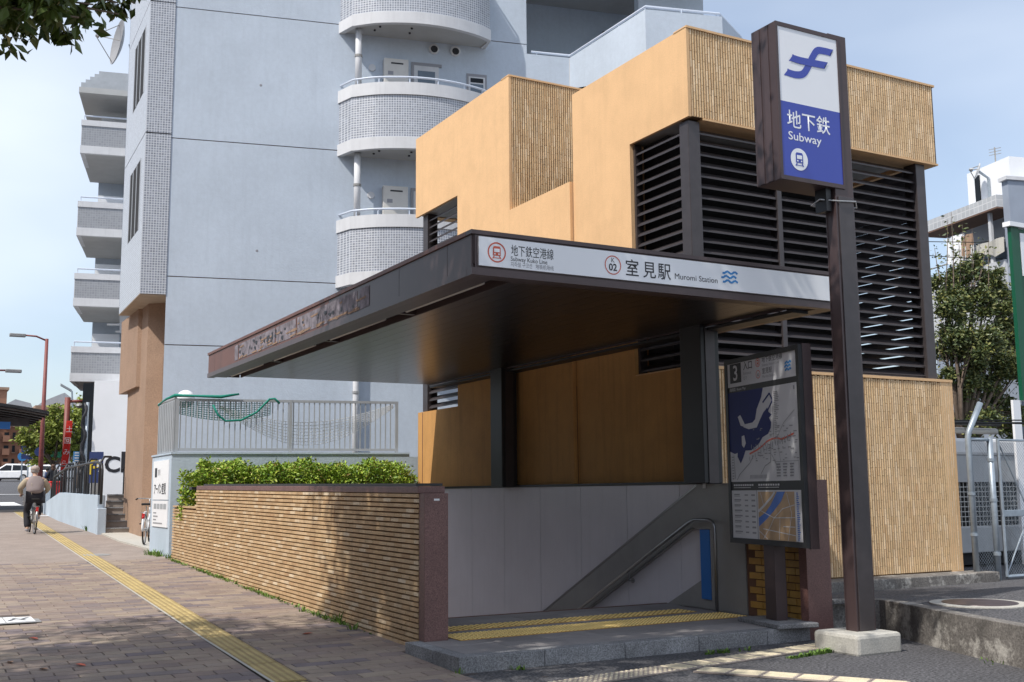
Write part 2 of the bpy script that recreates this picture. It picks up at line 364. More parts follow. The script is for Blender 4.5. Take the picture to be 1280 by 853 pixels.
class Sheet:
    """flat print on a face: s to the right 0..1, t down 0..1"""
    def __init__(s, tl, tr, bl_, parent):
        s.o = Vector(tl); s.a = Vector(tr)-s.o; s.b = Vector(bl_)-s.o; s.n = s.b.cross(s.a).normalized(); s.p = parent; s.lift = .002
    def P(s, x, y, k=1): return s.o+s.a*x+s.b*y+s.n*(s.lift*k)
    def poly(s, mb, pts, k=1):
        s.c = getattr(s, 'c', 0)+1; k = k+s.c*.012
        vs = [s.P(x, y, k) for x, y in pts]
        from mathutils.geometry import tessellate_polygon
        tris = tessellate_polygon([vs]); base = len(mb.v); mb.v += [tuple(v) for v in vs]
        for t in tris:
            t = tuple(t); e = (vs[t[1]]-vs[t[0]]).cross(vs[t[2]]-vs[t[0]])
            if e.dot(s.n) < 0: t = t[::-1]
            mb.f.append(tuple(i+base for i in t)); mb.t.append(.5)
        return mb
    def rect(s, mb, x0, y0, x1, y1, k=1): return s.poly(mb, [(x0, y0), (x1, y0), (x1, y1), (x0, y1)], k)
    def line(s, mb, pts, wd, k=1):     # wd in metres
        P = [(p[0]*s.a.length, p[1]*s.b.length) for p in pts]
        for (x0, y0), (x1, y1) in zip(P[:-1], P[1:]):
            d = math.hypot(x1-x0, y1-y0) or 1; nx, ny = -(y1-y0)/d*wd/2, (x1-x0)/d*wd/2
            s.poly(mb, [((q[0])/s.a.length, (q[1])/s.b.length) for q in ((x0+nx, y0+ny), (x1+nx, y1+ny), (x1-nx, y1-ny), (x0-nx, y0-ny))], k)
        return mb
    def disc(s, mb, cx, cy, r, k=1, n=28, ri=0):
        ax, by = r/s.a.length, r/s.b.length
        ring = [(cx+ax*cos(2*pi*i/n), cy+by*sin(2*pi*i/n)) for i in range(n)]
        if not ri: return s.poly(mb, ring, k)
        q = ri/r
        for i in range(n):
            j = (i+1) % n; a_, b_ = ring[i], ring[j]
            s.poly(mb, [a_, b_, (cx+(b_[0]-cx)*q, cy+(b_[1]-cy)*q), (cx+(a_[0]-cx)*q, cy+(a_[1]-cy)*q)], k)
        return mb
    def put(s, mb, name, m): return mb.build(name, m, s.p)
    def text(s, st, x, y, size, m, width=None, bold=0, k=1, name='lettering', center=False):
        return lettering(st, size, s.P(x, y, 0), s.a, -s.b, m, s.p, name, ext=s.lift*k, bold=bold, width=width, center=center)
def train_icon(sh, cx, cy, r, m, bgm, ring=True, disc_m=None):
    mb = MB(); a, b = sh.a.length, sh.b.length
    if ring: sh.disc(mb, cx, cy, r, 1, ri=r*.86)
    k = 1 if ring else 2
    if disc_m is not None:
        d = MB(); sh.disc(d, cx, cy, r, 1); sh.put(d, 'icon_disc', disc_m)
    f = r*.42
    sh.poly(mb, [(cx-f/a, cy-.45*r/b), (cx-.75*f/a, cy-.60*r/b), (cx+.75*f/a, cy-.60*r/b), (cx+f/a, cy-.45*r/b), (cx+f/a, cy+.33*r/b), (cx-f/a, cy+.33*r/b)], k)
    sh.line(mb, [(cx-.28*r/a, cy+.36*r/b), (cx-.45*r/a, cy+.62*r/b)], r*.11, k); sh.line(mb, [(cx+.28*r/a, cy+.36*r/b), (cx+.45*r/a, cy+.62*r/b)], r*.11, k)
    sh.line(mb, [(cx-.40*r/a, cy+.55*r/b), (cx+.40*r/a, cy+.55*r/b)], r*.07, k)
    sh.put(mb, 'train_mark', m)
    w_ = MB(); sh.rect(w_, cx-.30*r/a, cy-.36*r/b, cx+.30*r/a, cy-.02*r/b, k+1); sh.disc(w_, cx-.22*r/a, cy+.16*r/b, r*.08, k+1, 10); sh.disc(w_, cx+.22*r/a, cy+.16*r/b, r*.08, k+1, 10)
    sh.put(w_, 'train_window', bgm)

# ================================================================== SETTING: ground
WX = 4.6                       # street face of the brick wall
SX0, SX1, SY0, SY1 = 4.85, 8.85, 11.93, 20.2      # the stairwell
mb = MB()
xs = [-3000, -300, -60, -8, SX0, SX1+.06, 30, 80, 300, 3000]
ys = [-3000, -300, -30, 0, 9, SY0, SY1, 45, 80, 132, 400, 3000]
def ground_z(x, y): return gz(y)
for i in range(len(xs)-1):
    for j in range(len(ys)-1):
        if xs[i] == SX0 and ys[j] == SY0: continue
        q = [(xs[i], ys[j]), (xs[i+1], ys[j]), (xs[i+1], ys[j+1]), (xs[i], ys[j+1])]
        mb.quad(*[(x, y, ground_z(x, y)) for x, y in q])
structure('ground', mb, M['asphalt'])

# sidewalk: joint bed + pavers
SW_X0, SW_X1, SW_Y0, SW_Y1 = -9.0, 4.42, 3.5, 46.0
bed = MB()
for y0, y1 in ((SW_Y0, 9), (9, 22)):
    bed.quad((SW_X0, y0, gz(y0)+.004), (WX if y0 >= 9 else SW_X1, y0, gz(y0)+.004), (WX if y0 >= 9 else SW_X1, y1, gz(y1)+.004), (SW_X0, y1, gz(y1)+.004))
sidewalk = structure('sidewalk', bed, M['joint'])
far = MB()
far.quad((SW_X0, 22, gz(22)+.012), (WX, 22, gz(22)+.012), (WX-.2, SW_Y1, gz(SW_Y1)+.012), (SW_X0, SW_Y1, gz(SW_Y1)+.012))
far.quad((WX, 22, gz(22)+.012), (5.6, 24, gz(24)+.012), (5.6, 30, gz(30)+.012), (WX, 30, gz(30)+.012))
o = far.build('distant_paving', M['paver_far'], sidewalk)
PW, PD = .36, .18
def strip_x(Y): return 2.84+.022*(Y-9.4)          # left edge of the yellow tactile strip
cand = []
row = 0; y = SW_Y0
TRI_Y = 22
while y < TRI_Y:
    x = SW_X0+(row % 2)*PW/2
    while x < WX-.02:
        x1 = min(x+PW, (WX if y > 10.2 else SW_X1 if y < 8.9 else 4.42)); ym = y+PD/2
        s0, s1 = strip_x(ym)-.03, strip_x(ym)+.31
        for a_, b_ in ((x, min(x1, s0)), (max(x, s1), x1)):
            if b_-a_ > .04:
                inhole = (1.0 < (a_+b_)/2 < 1.0) 
                if not (-.2 < a_ < 1.5 and 13.95 < ym < 14.75 and b_ < 1.6): cand.append((a_, b_, y))
        x += PW
    y += PD; row += 1
def seen(x, y, z=0):
    d = Vector((x, y, z))-EYE; w_ = d.dot(fw)
    if w_ < .5: return False
    return -30 < 640+F_PX*d.dot(rt)/w_ < 1310 and -30 < 426-F_PX*d.dot(up)/w_ < 883
full = [c for c in cand if abs(c[1]-c[0]-PW) < 1e-6 and seen((c[0]+c[1])/2, c[2], gz(c[2]))]
full.sort(key=lambda c: c[2]); picked = set(full[:300])
pm = MB(); g_ = .004
pm.add([(g_,g_,.0),(PW-g_,g_,0),(PW-g_,PD-g_,0),(g_,PD-g_,0),(g_+.004,g_+.004,.011),(PW-g_-.004,g_+.004,.011),(PW-g_-.004,PD-g_-.004,.011),(g_+.004,PD-g_-.004,.011)],
       [(4,5,6,7),(0,1,5,4),(1,2,6,5),(2,3,7,6),(3,0,4,7)], 0)
pme = pm.mesh('paver'); pme.materials.append(M['paver'])
for c in picked:
    o = inst('paver', pme, (c[0], c[2], gz(c[2])+.004+R.uniform(-.001, .0015)), sidewalk, rot=(math.atan(.03) if c[2] > 9 else 0, R.uniform(-.003, .003), 0))
rest = MB()
for c in cand:
    if c in picked: continue
    a_, b_, yy = c; dz = R.uniform(-.001, .0015); y0, y1 = yy+g_, yy+PD-g_
    z0, z1 = gz(y0)+.004, gz(y1)+.004
    rest.add([(a_+g_,y0,z0),(b_-g_,y0,z0),(b_-g_,y1,z1),(a_+g_,y1,z1),(a_+g_+.004,y0+.004,z0+.011+dz),(b_-g_-.004,y0+.004,z0+.011+dz),(b_-g_-.004,y1-.004,z1+.011+dz),(a_+g_+.004,y1-.004,z1+.011+dz)],
       [(4,5,6,7),(0,1,5,4),(1,2,6,5),(2,3,7,6),(3,0,4,7)])
rest.build('pavers', M['paver'], sidewalk, kind='stuff')

# yellow tactile strip: blocks with four raised bars
strip = structure('tactile_strip', MB().quad((2.62, 3.5, .0045), (2.64, 3.5, .0045), (2.64, 3.6, .0045), (2.62, 3.6, .0045)), M['joint'])
TL = .9
tb = MB(); tb.box(.0, .3, .006, TL-.006, 0, .010, 0)
for k in range(4):
    x0 = .028+k*.069; q = MB()
    tb.add([(x0,.02,.010),(x0+.036,.02,.010),(x0+.036,TL-.02,.010),(x0,TL-.02,.010),(x0+.008,.03,.016),(x0+.028,.03,.016),(x0+.028,TL-.03,.016),(x0+.008,TL-.03,.016)],
       [(4,5,6,7),(0,1,5,4),(1,2,6,5),(2,3,7,6),(3,0,4,7)], 0)
tbe = tb.mesh('tactile_block'); tbe.materials.append(M['tactile_yellow']); tbe.materials.append(M['tactile_ridge'])
for pg in tbe.polygons: pg.material_index = 1 if pg.index >= 6 else 0
y = 4.0; n = 0
while y < 44:
    inst('tactile_block', tbe, (strip_x(y), y, gz(y)+.006), strip, rot=(math.atan(.03) if y > 9 else 0, 0, -.022)); y += TL
eb = MB(); 
for y0 in range(4, 44, 4):
    eb.quad((strip_x(y0)-.028, y0, gz(y0)+.0125), (strip_x(y0), y0, gz(y0)+.0125), (strip_x(y0+4), y0+4, gz(y0+4)+.0125), (strip_x(y0+4)-.028, y0+4, gz(y0+4)+.0125))
eb.build('edging', M['concrete_light'], strip)

# drain cover with white inlay at the left edge, small round-cornered lid further on
t = thing('drain_cover', (.6, 14.3, gz(14.3)+.012), 'rectangular manhole cover with white painted inlay set in the brown paving', 'manhole cover')
zc = gz(14.3)+.012
MB().box(-.16, 1.5, 13.98, 14.72, zc, zc+.006).build('frame', M['steel_dark'], t)
for k in range(5):
    x0 = -.12+k*.315; MB().box(x0, x0+.30, 14.04, 14.66, zc+.006, zc+.012).build('inlay', M['white_paint'], t)
    q = MB(); sh = Sheet((x0, 14.66, zc+.012), (x0+.3, 14.66, zc+.012), (x0, 14.04, zc+.012), t)
    sh.line(q, [(.1, .75), (.35, .45), (.6, .55), (.85, .3)], .04); sh.line(q, [(.3, .3), (.7, .75)], .03); sh.put(q, 'marking', M['ink'])
p = atz(120, 695, .43)
o = single('manhole_cover', MB().prism([(p.x+.28*cos(a*pi/8), p.y+.28*sin(a*pi/8)) for a in range(16)], gz(p.y)+.006, lambda q: gz(q[1])+.019), M['steel_dark'], 'small dark round manhole cover in the pavement beside the yellow strip', 'manhole cover', (p.x, p.y, gz(p.y)))

# raised yard behind the low retaining wall (right)
RY = [(8.95, 9.25), (9.75, 9.15), (9.2, 7.72), (8.85, 6.62), (8.3, 5.2), (7.6, 3.4)]
def yard_z(x, y): return .345 if y < 9.2 else max(.20, .345-.06*(y-9.2)) if y < 12 else .2
ym_ = MB()
ym_.add([(9.0, 9.2, .345), (9.75, 9.15, .345), (9.2, 7.7, .345), (8.85, 6.6, .33), (7.6, 3.4, .3), (40, 3.4, .3), (40, 9.2, .345), (40, 11.4, .22), (9.0, 11.4, .22), (40, 60, .2), (9.0, 60, .2)],
        [(0, 1, 6), (1, 2, 6), (2, 3, 6), (3, 4, 5, 6), (0, 6, 7, 8)])
structure('raised_yard', ym_, M['asphalt'])
# retaining wall
t = thing('retaining_wall', (9.2, 7.7, 0), 'low stained concrete retaining wall curving away beside the pylon foot', 'retaining wall')
def sweep(mb, path, th, z0, z1, t=None):
    # th: offset to the right-hand (yard) side
    n = len(path); off = []
    for i, p in enumerate(path):
        a = Vector(path[max(i-1, 0)]); b = Vector(path[min(i+1, n-1)]); d = (b-a).normalized(); off.append((p[0]+d.y*-th, p[1]+d.x*th))
    for i in range(n-1):
        za = z1(path[i]) if callable(z1) else z1; zb = z1(path[i+1]) if callable(z1) else z1
        a, b, c, d = path[i], path[i+1], off[i+1], off[i]
        mb.add([(a[0],a[1],z0),(b[0],b[1],z0),(c[0],c[1],z0),(d[0],d[1],z0),(a[0],a[1],za),(b[0],b[1],zb),(c[0],c[1],zb),(d[0],d[1],za)],
               [(3,2,1,0),(4,5,6,7),(0,1,5,4),(2,3,7,6),(1,2,6,5),(3,0,4,7)], t)
path = [(9.0, 9.32), (9.5, 9.24), (9.68, 9.08), (9.62, 8.8), (9.45, 8.35), (9.2, 7.72), (9.0, 7.1), (8.85, 6.62), (8.3, 5.2), (7.6, 3.4)]
q = MB(); sweep(q, path, .16, -.05, .375); o = q.build('wall', M['concrete'], t, bevel=.008); fix_normals(o)
p = atz(1225, 757, .33)
t = thing('manhole_cover', (p.x, p.y, .335), 'round dark manhole cover with pale concrete rim in the raised yard', 'manhole cover')
zz = .346
MB().lathe([(.52, 0), (.52, .012), (.40, .014)], (p.x, p.y, zz), n=36).build('rim', M['concrete_light'], t)
MB().lathe([(.40, .0), (.39, .02)], (p.x, p.y, zz), n=36).build('cover', M['brown_metal'], t)
# far crossing stripes and road paint
rp = MB()
for k, (a, b) in enumerate(((0, 611), (0, 619), (18, 606))):
    pass
for k in range(7):
    x0 = -6+k*1.6; rp.quad((x0, 50, gz(50)+.02), (x0+.8, 50, gz(50)+.02), (x0+.8, 54, gz(54)+.02), (x0, 54, gz(54)+.02))
rp.quad((-12, 66, gz(66)+.02), (6, 66, gz(66)+.02), (6, 66.6, gz(66.6)+.02), (-12, 66.6, gz(66.6)+.02))
rp.quad((-12, 60, gz(60)+.02), (3, 60, gz(60)+.02), (3, 60.5, gz(60.5)+.02), (-12, 60.5, gz(60.5)+.02))
structure('road_markings', rp, M['white_paint'])
# small white mark on pavement beyond cyclist, right side
for k, (px, py, L_) in enumerate(((65, 654, .9),)):
    p = atz(px, py, gz(33)); 
    structure('pavement_mark', MB().quad((p.x-.5, p.y, gz(p.y)+.02), (p.x+.5, p.y-.1, gz(p.y)+.02), (p.x+.5, p.y+.35, gz(p.y+.35)+.02), (p.x-.5, p.y+.4, gz(p.y+.35)+.02)), M['white_paint'])
# pale tactile blocks on the asphalt
ps = structure('outer_tactile_strip', MB().quad((5.0, 8.55, .003), (5.05, 8.55, .003), (5.05, 8.6, .003), (5.0, 8.6, .003)), M['joint'])
def dotblock(nm, w_, dots, r=.017, bars=False):
    b = MB(); b.box(.003, w_-.003, .003, w_-.003, 0, .012, 0)
    if bars:
        for k in range(4):
            x0 = .028+k*(w_-.05)/4+.01; b.add([(x0,.02,.012),(x0+.034,.02,.012),(x0+.034,w_-.02,.012),(x0,w_-.02,.012),(x0+.008,.026,.018),(x0+.026,.026,.018),(x0+.026,w_-.026,.018),(x0+.008,w_-.026,.018)],
                [(4,5,6,7),(0,1,5,4),(1,2,6,5),(2,3,7,6),(3,0,4,7)], 0)
    else:
        for i in range(dots):
            for j in range(dots):
                cx_, cy_ = (i+.5)*w_/dots, (j+.5)*w_/dots
                b.add([(cx_+r*cos(a*pi/3), cy_+r*sin(a*pi/3), .012) for a in range(6)]+[(cx_+r*.6*cos(a*pi/3), cy_+r*.6*sin(a*pi/3), .018) for a in range(6)],
                      [(6,7,8,9,10,11)]+[(a, (a+1) % 6, (a+1) % 6+6, a+6) for a in range(6)], 0)
    me = b.mesh(nm)
    for pg in me.polygons: pg.material_index = 1 if pg.index >= 6 else 0
    return me
pd = dotblock('tactile_block', .3, 5); pd.materials.append(M['tactile_pale']); pd.materials.append(M['pale_ridge'])
pbm = dotblock('tactile_block', .3, 5, bars=True); pbm.materials.append(M['tactile_pale']); pbm.materials.append(M['pale_ridge'])
ang = math.atan2(8.62-8.02, 8.45-4.75)
for k in range(14):
    x = 8.25-k*.3*cos(ang); yv = 8.50-k*.3*sin(ang)
    inst('tactile_block', pbm if k < 8 else pd, (x, yv, .004), ps, rot=(0, 0, ang+(pi/2 if False else 0)))
for k in range(6):
    a2 = radians(-58); inst('tactile_block', pbm, (6.50+k*.3*cos(a2)-.1, 7.80+k*.3*sin(a2), .004), ps, rot=(0, 0, a2+pi/2))

# ------------------------------------------------------------------ entrance landing
LZ = .15
LX0, LX1, LY0 = 4.43, 8.62, 9.07
landing = structure('entrance_landing', MB().prism([(LX0+.02, LY0+.02), (LX1, LY0+.02), (LX1, 10.0), (8.85, 10.0), (8.85, SY0), (4.86, SY0), (4.86, 10.28), (LX0+.02, 10.28)], -.02, LZ-.012), M['joint'])
xk = [LX0, 5.32, 6.22, 7.12, 8.02, LX1]
for a_, b_ in zip(xk[:-1], xk[1:]):
    MB().box(a_+.003, b_-.003, LY0, LY0+.16, 0, LZ).build('kerb_stone', M['granite'], landing, bevel=.006)
for a_, b_ in ((LY0+.163, 9.62), (9.63, 10.27)): MB().box(LX0, LX0+.14, a_+.003, b_, 0, LZ-.0005).build('kerb_stone', M['granite'], landing, bevel=.006)
# paving slabs
ysl = [LY0+.163, 9.75, 10.38, 11.0, 11.6]
for j in range(4):
    for i in range(7):
        x0 = 4.573+i*.6+(0 if j % 2 == 0 else -.0); x1 = min(x0+.594, 8.62 if j < 1 else 8.845); y0, y1 = ysl[j]+.003, ysl[j+1]-.003
        if j >= 2 and x0 < 4.86: x0 = 4.866
        if j == 1 and x0 < 4.7: y1 = min(y1, 10.27)
        if x1 > x0+.05: MB().box(x0, x1, y0, y1, LZ-.015, LZ).build('paving_slab', M['granite_top'], landing)
MB().box(4.866, 8.845, 11.603, SY0-.03, LZ-.015, LZ).build('edge_slab', M['granite_top'], landing)
MB().box(4.866, 8.845, SY0-.03, SY0+.006, LZ-.03, LZ+.006).build('stair_nosing', M['rust_brown'], landing)
yb = dotblock('tactile_tile', .3, 5, .021); yb.materials.append(M['tactile_bright']); yb.materials.append(M['bright_dot'])
for r in range(2):
    for k in range(15):
        x = 4.93+k*.251
        if x+.25 < 8.75: inst('tactile_tile', yb, (x, 10.05+.251*r+.0065*k, LZ-.006), landing, rot=(0, 0, .026), scale=(.833, .833, 1))
for k in range(11):
    x = 4.90+k*.361
    if x+.36 < 8.86: inst('tactile_tile', yb, (x, 10.76+.0095*k, LZ-.006), landing, rot=(0, 0, .026), scale=(1.2, 1.2, 1))

# ------------------------------------------------------------------ stairwell
st = thing('stairwell', (6.85, SY0, 0), 'descending subway stairwell lined with grey steel panels and a handrail', 'stairwell')
for k in range(14):
    z = LZ-.16*(k+1); y0 = SY0+.30*k
    MB().box(SX0+.01, SX1-.01, y0, y0+.33, z-.16, z).build('stair_step', M['granite_top'], st)
MB().box(SX0, SX1, SY0+4.2, SY1, -2.4, -2.3).build('lower_floor', M['granite_top'], st)
WT = 1.69
py = 10.42
for k in range(9):                                   # right wall cladding, one panel each
    y0 = py+k*1.2; y1 = min(y0+1.19, SY1)
    if y0 < SY1-.1:
        # steel runs above the inclined handrail band and again below it: one sheet
        MB().box(8.87, 8.90, y0, y1, -2.3, WT-.01).build('wall_panel', M['steel_panel'], st)
MB().box(8.90, 8.97, 10.40, 11.35, -2.3, WT).build('wall_backing', M['steel_dark'], st)
MB().box(8.90, 8.955, 11.35, SY1+.05, -2.3, WT).build('wall_backing', M['steel_dark'], st)
for k in range(8):                                   # left wall cladding
    y0 = SY0+k*1.05; MB().box(4.852, 4.868, y0, y0+1.04, -2.3, WT-.1).build('wall_panel', M['steel_panel'], st)
MB().box(SX0, SX1, SY1, SY1+.15, -2.3, WT).build('end_wall', M['steel_panel'], st)
MB().box(4.55, 8.98, SY1-.02, SY1+.2, WT+.01, WT+.06).build('end_cap', M['black_metal'], st)
MB().box(8.845, 8.99, 11.0, SY1-.03, WT, WT+.03).build('wall_cap', M['black_metal'], st)
# inclined dark steel band with handrail: follows the stair from (Y 10.9, z 1.7) down to the left
sl_ = -.49
def zb(Y, z0): return z0+sl_*(Y-10.95)
band = [(10.42, 1.68), (11.17, 1.68), (15.6, 1.68+sl_*(15.6-11.17)), (15.6, 1.13+sl_*(15.6-11.29)), (11.29, 1.13), (10.93, 1.13), (10.93, .15), (10.42, .15)]
q = MB(); vs = [(8.862, y, z) for y, z in band]+[(8.80, y, z) for y, z in band]
from mathutils.geometry import tessellate_polygon
tri = tessellate_polygon([[Vector((y, z, 0)) for y, z in band]]); n8 = len(band)
q.add(vs, [tuple(t_) for t_ in tri]+[tuple(i+n8 for i in t_)[::-1] for t_ in tri]+[(i, (i+1) % n8, (i+1) % n8+n8, i+n8) for i in range(n8)], .5)
o = q.build('inclined_band', M['steel_dark'], st); fix_normals(o)
q = MB(); q.prof([(11.16, 1.685), (15.6, 1.685+sl_*4.44), (15.6, 1.655+sl_*4.44), (11.16, 1.655)], (8.80, 0, 0), (0, 1, 0), (0, 0, 1), (-.006, 0, 0), .5); o = q.build('band_edge', M['steel_rail'], st); fix_normals(o)
q = MB(); q.prof([(11.28, 1.155), (15.6, 1.155+sl_*4.32), (15.6, 1.13+sl_*4.32), (11.28, 1.13)], (8.80, 0, 0), (0, 1, 0), (0, 0, 1), (-.006, 0, 0), .5); o = q.build('band_edge', M['steel_rail'], st); fix_normals(o)
skirt = [(10.94, .60), (10.94, .15), (11.9, .15), (15.5, .15+sl_*3.7-.35), (15.5, .15+sl_*3.7), (11.86, .16)]
q = MB(); q.prof([(y, z) for y, z in skirt], (8.862, 0, 0), (0, 1, 0), (0, 0, 1), (-.03, 0, 0), .5); o = q.build('stair_skirting', M['steel_dark'], st); fix_normals(o)
hr = MB(); hr.tube([(8.72, 10.74, .16), (8.72, 10.74, 1.16), (8.72, 10.77, 1.22), (8.72, 10.84, 1.245), (8.72, 11.12, 1.245), (8.72, 11.25, 1.20), (8.72, 15.6, 1.20+sl_*4.35)], .021, 10)
hr.build('handrail', M['steel_rail'], st, smooth=True)
for Y in (12.6, 13.9, 15.1): 
    b = MB(); b.tube([(8.80, Y, 1.06+sl_*(Y-11.25)), (8.73, Y, 1.06+sl_*(Y-11.25)), (8.72, Y, 1.19+sl_*(Y-11.25))], .014, 6); b.lathe([(.035, 0), (.035, .015)], (8.80, Y, 1.06+sl_*(Y-11.25)), (-1, 0, 0), 10); b.build('rail_bracket', M['steel_rail'], st)
MB().box(8.80, 8.83, 10.94, 11.13, .27, 1.12).build('blue_strip', M['blue_board'], st)
MB().box(8.78, 8.86, 10.26, 10.41, .15, WT+.02).build('end_post', M['steel_dark'], st)
MB().box(8.79, 8.83, 10.98, 11.03, 1.63, 1.69).build('white_fixture', M['white_paint'], st)

# ------------------------------------------------------------------ brick pier wall behind the board
bw = thing('brick_end_wall', (8.75, 9.7, 0), 'short end wall of glazed yellow bricks with red granite corner behind the map board', 'wall')
MB().box(8.79, 8.98, 9.20, 10.25, 0, WT).build('core', M['wall_joint'], bw)
MB().box(8.62, 8.97, 9.08, 9.20, 0, WT+.02).build('granite_pier', M['red_granite'], bw, bevel=.004)
M['yellow_brick'] = mat('yellow_brick', (.5, .27, .06), rough=.35, var=.15, vs=8, tint=.3, tintcol=((.40, .20, .04), (.55, .31, .07), (.48, .25, .05), (.60, .36, .10)), bump=.2, bs=40)
ybm = MB().box(0, .02, .005, .215, .005, .076, 0).mesh('brick'); ybm.materials.append(M['yellow_brick'])
ybh = MB().box(0, .02, .005, .105, .005, .076, 0).mesh('brick'); ybh.materials.append(M['yellow_brick'])
r_ = 0; z = .16
while z < WT-.08:
    y = 9.205 if r_ % 2 == 0 else 9.205+.11
    if r_ % 2: inst('brick', ybh, (8.772, 9.205, z), bw)
    while y+.22 <= 10.26: inst('brick', ybm, (8.772, y, z), bw); y += .22
    z += .083; r_ += 1

# ------------------------------------------------------------------ long brick wall along the pavement
lw = thing('brick_wall', (WX, 16, 0), 'long low wall of narrow tan bricks with dark joints along the pavement', 'wall')
WY0, WY1, WYS = 10.30, 21.85, 19.9            # near end, far end, where the top steps down
def ztop(y): return 1.60+.010*(y-10.3)
RH, BL = .0515, .205
core = MB(); core.prism([(WX+.012, WY0), (WX+.25, WY0), (WX+.25, WYS), (WX+.012, WYS)], 0, lambda p: ztop(p[1])-.004)
core.prism([(WX+.012, WYS), (WX+.25, WYS), (WX+.25, WY1), (WX+.012, WY1)], .1, lambda p: 1.36+.008*(p[1]-WYS))
core.build('core', M['wall_joint'], lw)
bk = []
nr = 32
for r in range(nr):
    y = WY0+(R.random()*BL*.5)
    ys_, ye = WY0, None
    y = WY0-(BL/2 if r % 2 else 0)
    while y < WY1:
        a_, b_ = max(y, WY0), min(y+BL, WY1); zt = ztop((a_+b_)/2)-r*RH
        if b_-a_ > .03 and zt-RH > gz((a_+b_)/2)-.06 and not (a_ >= WYS-.02 and zt > 1.37+.008*(a_-WYS)): bk.append((a_, b_, zt-RH))
        y += BL
def bshape(L_):
    h0, h1, d = .0045, RH-.0045, -.022
    m_ = MB(); m_.add([(.012,.002,h0),(.012,L_-.002,h0),(.012,.002,h1),(.012,L_-.002,h1),(d,.002,h0+.005),(d,L_-.002,h0+.005),(d,.002,h1-.004),(d,L_-.002,h1-.004)],
        [(4,6,7,5),(0,4,5,1),(2,3,7,6),(0,2,6,4),(1,5,7,3)], 0); return m_
fullb = [b for b in bk if abs(b[1]-b[0]-BL) < 1e-6]; fullb.sort(key=lambda b: b[0]); pk = set(fullb[:300])
bme = bshape(BL).mesh('brick'); bme.materials.append(M['wall_brick'])
for b in pk: inst('brick', bme, (WX+R.uniform(-.0015, .0015), b[0], b[2]), lw, rot=(math.atan(.010), 0, 0))
rs = MB()
for b in bk:
    if b in pk: continue
    s_ = bshape(b[1]-b[0]); dx = R.uniform(-.0015, .0015)
    rs.add([(x+WX+dx, y+b[0], z+b[2]+.010*y) for x, y, z in s_.v], s_.f)
rs.build('bricks', M['wall_brick'], lw, kind='stuff')
q = MB(); q.prism([(WX-.03, WY0-.02), (WX+.27, WY0-.02), (WX+.27, WYS), (WX-.03, WYS)], lambda p: ztop(p[1]), lambda p: ztop(p[1])+.07); q.build('coping', M['red_granite'], lw, bevel=.006)
q = MB(); q.prism([(WX-.0, WY0+.1), (WX+.30, WY0+.1), (WX+.30, WYS-.4), (WX-.0, WYS-.4)], lambda p: ztop(p[1])+.072, lambda p: ztop(p[1])+.10); q.build('cap_sheet', M['black_metal'], lw)
q = MB(); q.prism([(WX-.02, WYS), (WX+.26, WYS), (WX+.26, WY1), (WX-.02, WY1)], lambda p: 1.365+.008*(p[1]-WYS), lambda p: 1.395+.008*(p[1]-WYS)); q.build('coping', M['wall_brick'], lw)
MB().box(WX-.012, WX+.25, WY0-.14, WY0-.004, .15, ztop(WY0)).build('granite_pier', M['red_granite'], lw, bevel=.004)
MB().box(WX+.09, WX+.15, WY0-.145, WY0-.139, 1.525, 1.545).build('small_plate', M['white_paint'], lw)

# ------------------------------------------------------------------ station canopy
KX0, KX1, KY0, KY1 = 4.55, 9.22, 9.0, 19.2
KB, KT = 3.61, 4.05
cn = thing('station_canopy', (7.0, 12, LZ), 'dark brown flat canopy over the subway entrance with a white station name band', 'canopy')
MB().box(KX0+.02, KX1-.3, KY0+.02, KY1-.02, KB+.12, KT-.03).build('roof_body', M['brown_metal'], cn)
# fascias (front, left, rear, right), upper and lower lip
def fascia(x0, x1, y0, y1, nm='fascia_panel', m='brown_fascia'): return MB().box(x0, x1, y0, y1, KB+.085, KT-.045).build(nm, M[m], cn)
yp = [KY0+.03, 9.55, 10.75, 13.0, 15.2, 17.3, 18.75, KY1]
for i, (a_, b_) in enumerate(zip(yp[:-1], yp[1:])): fascia(KX0, KX0+.03, a_+.004, b_-.004, m='brown_fascia' if b_ < 13.5 else 'rust_brown')
fascia(KX0+.03, KX1, KY0+.012, KY0+.04)
fascia(KX0+.03, KX1-.3, KY1-.03, KY1-.001)
MB().box(KX0-.015, KX1+.01, KY0-.005, KY0+.12, KT-.04, KT+.0).build('top_trim', M['brown_fascia'], cn)
MB().box(KX0-.016, KX0+.12, KY0+.12, KY1+.01, KT-.041, KT).build('top_trim', M['rust_brown'], cn)
MB().box(KX0-.012, KX1+.01, KY0-.004, KY0+.10, KB+.01, KB+.08).build('bottom_trim', M['brown_fascia'], cn)
MB().box(KX0-.013, KX0+.10, KY0+.10, KY1+.01, KB+.01, KB+.08).build('bottom_trim', M['brown_fascia'], cn)
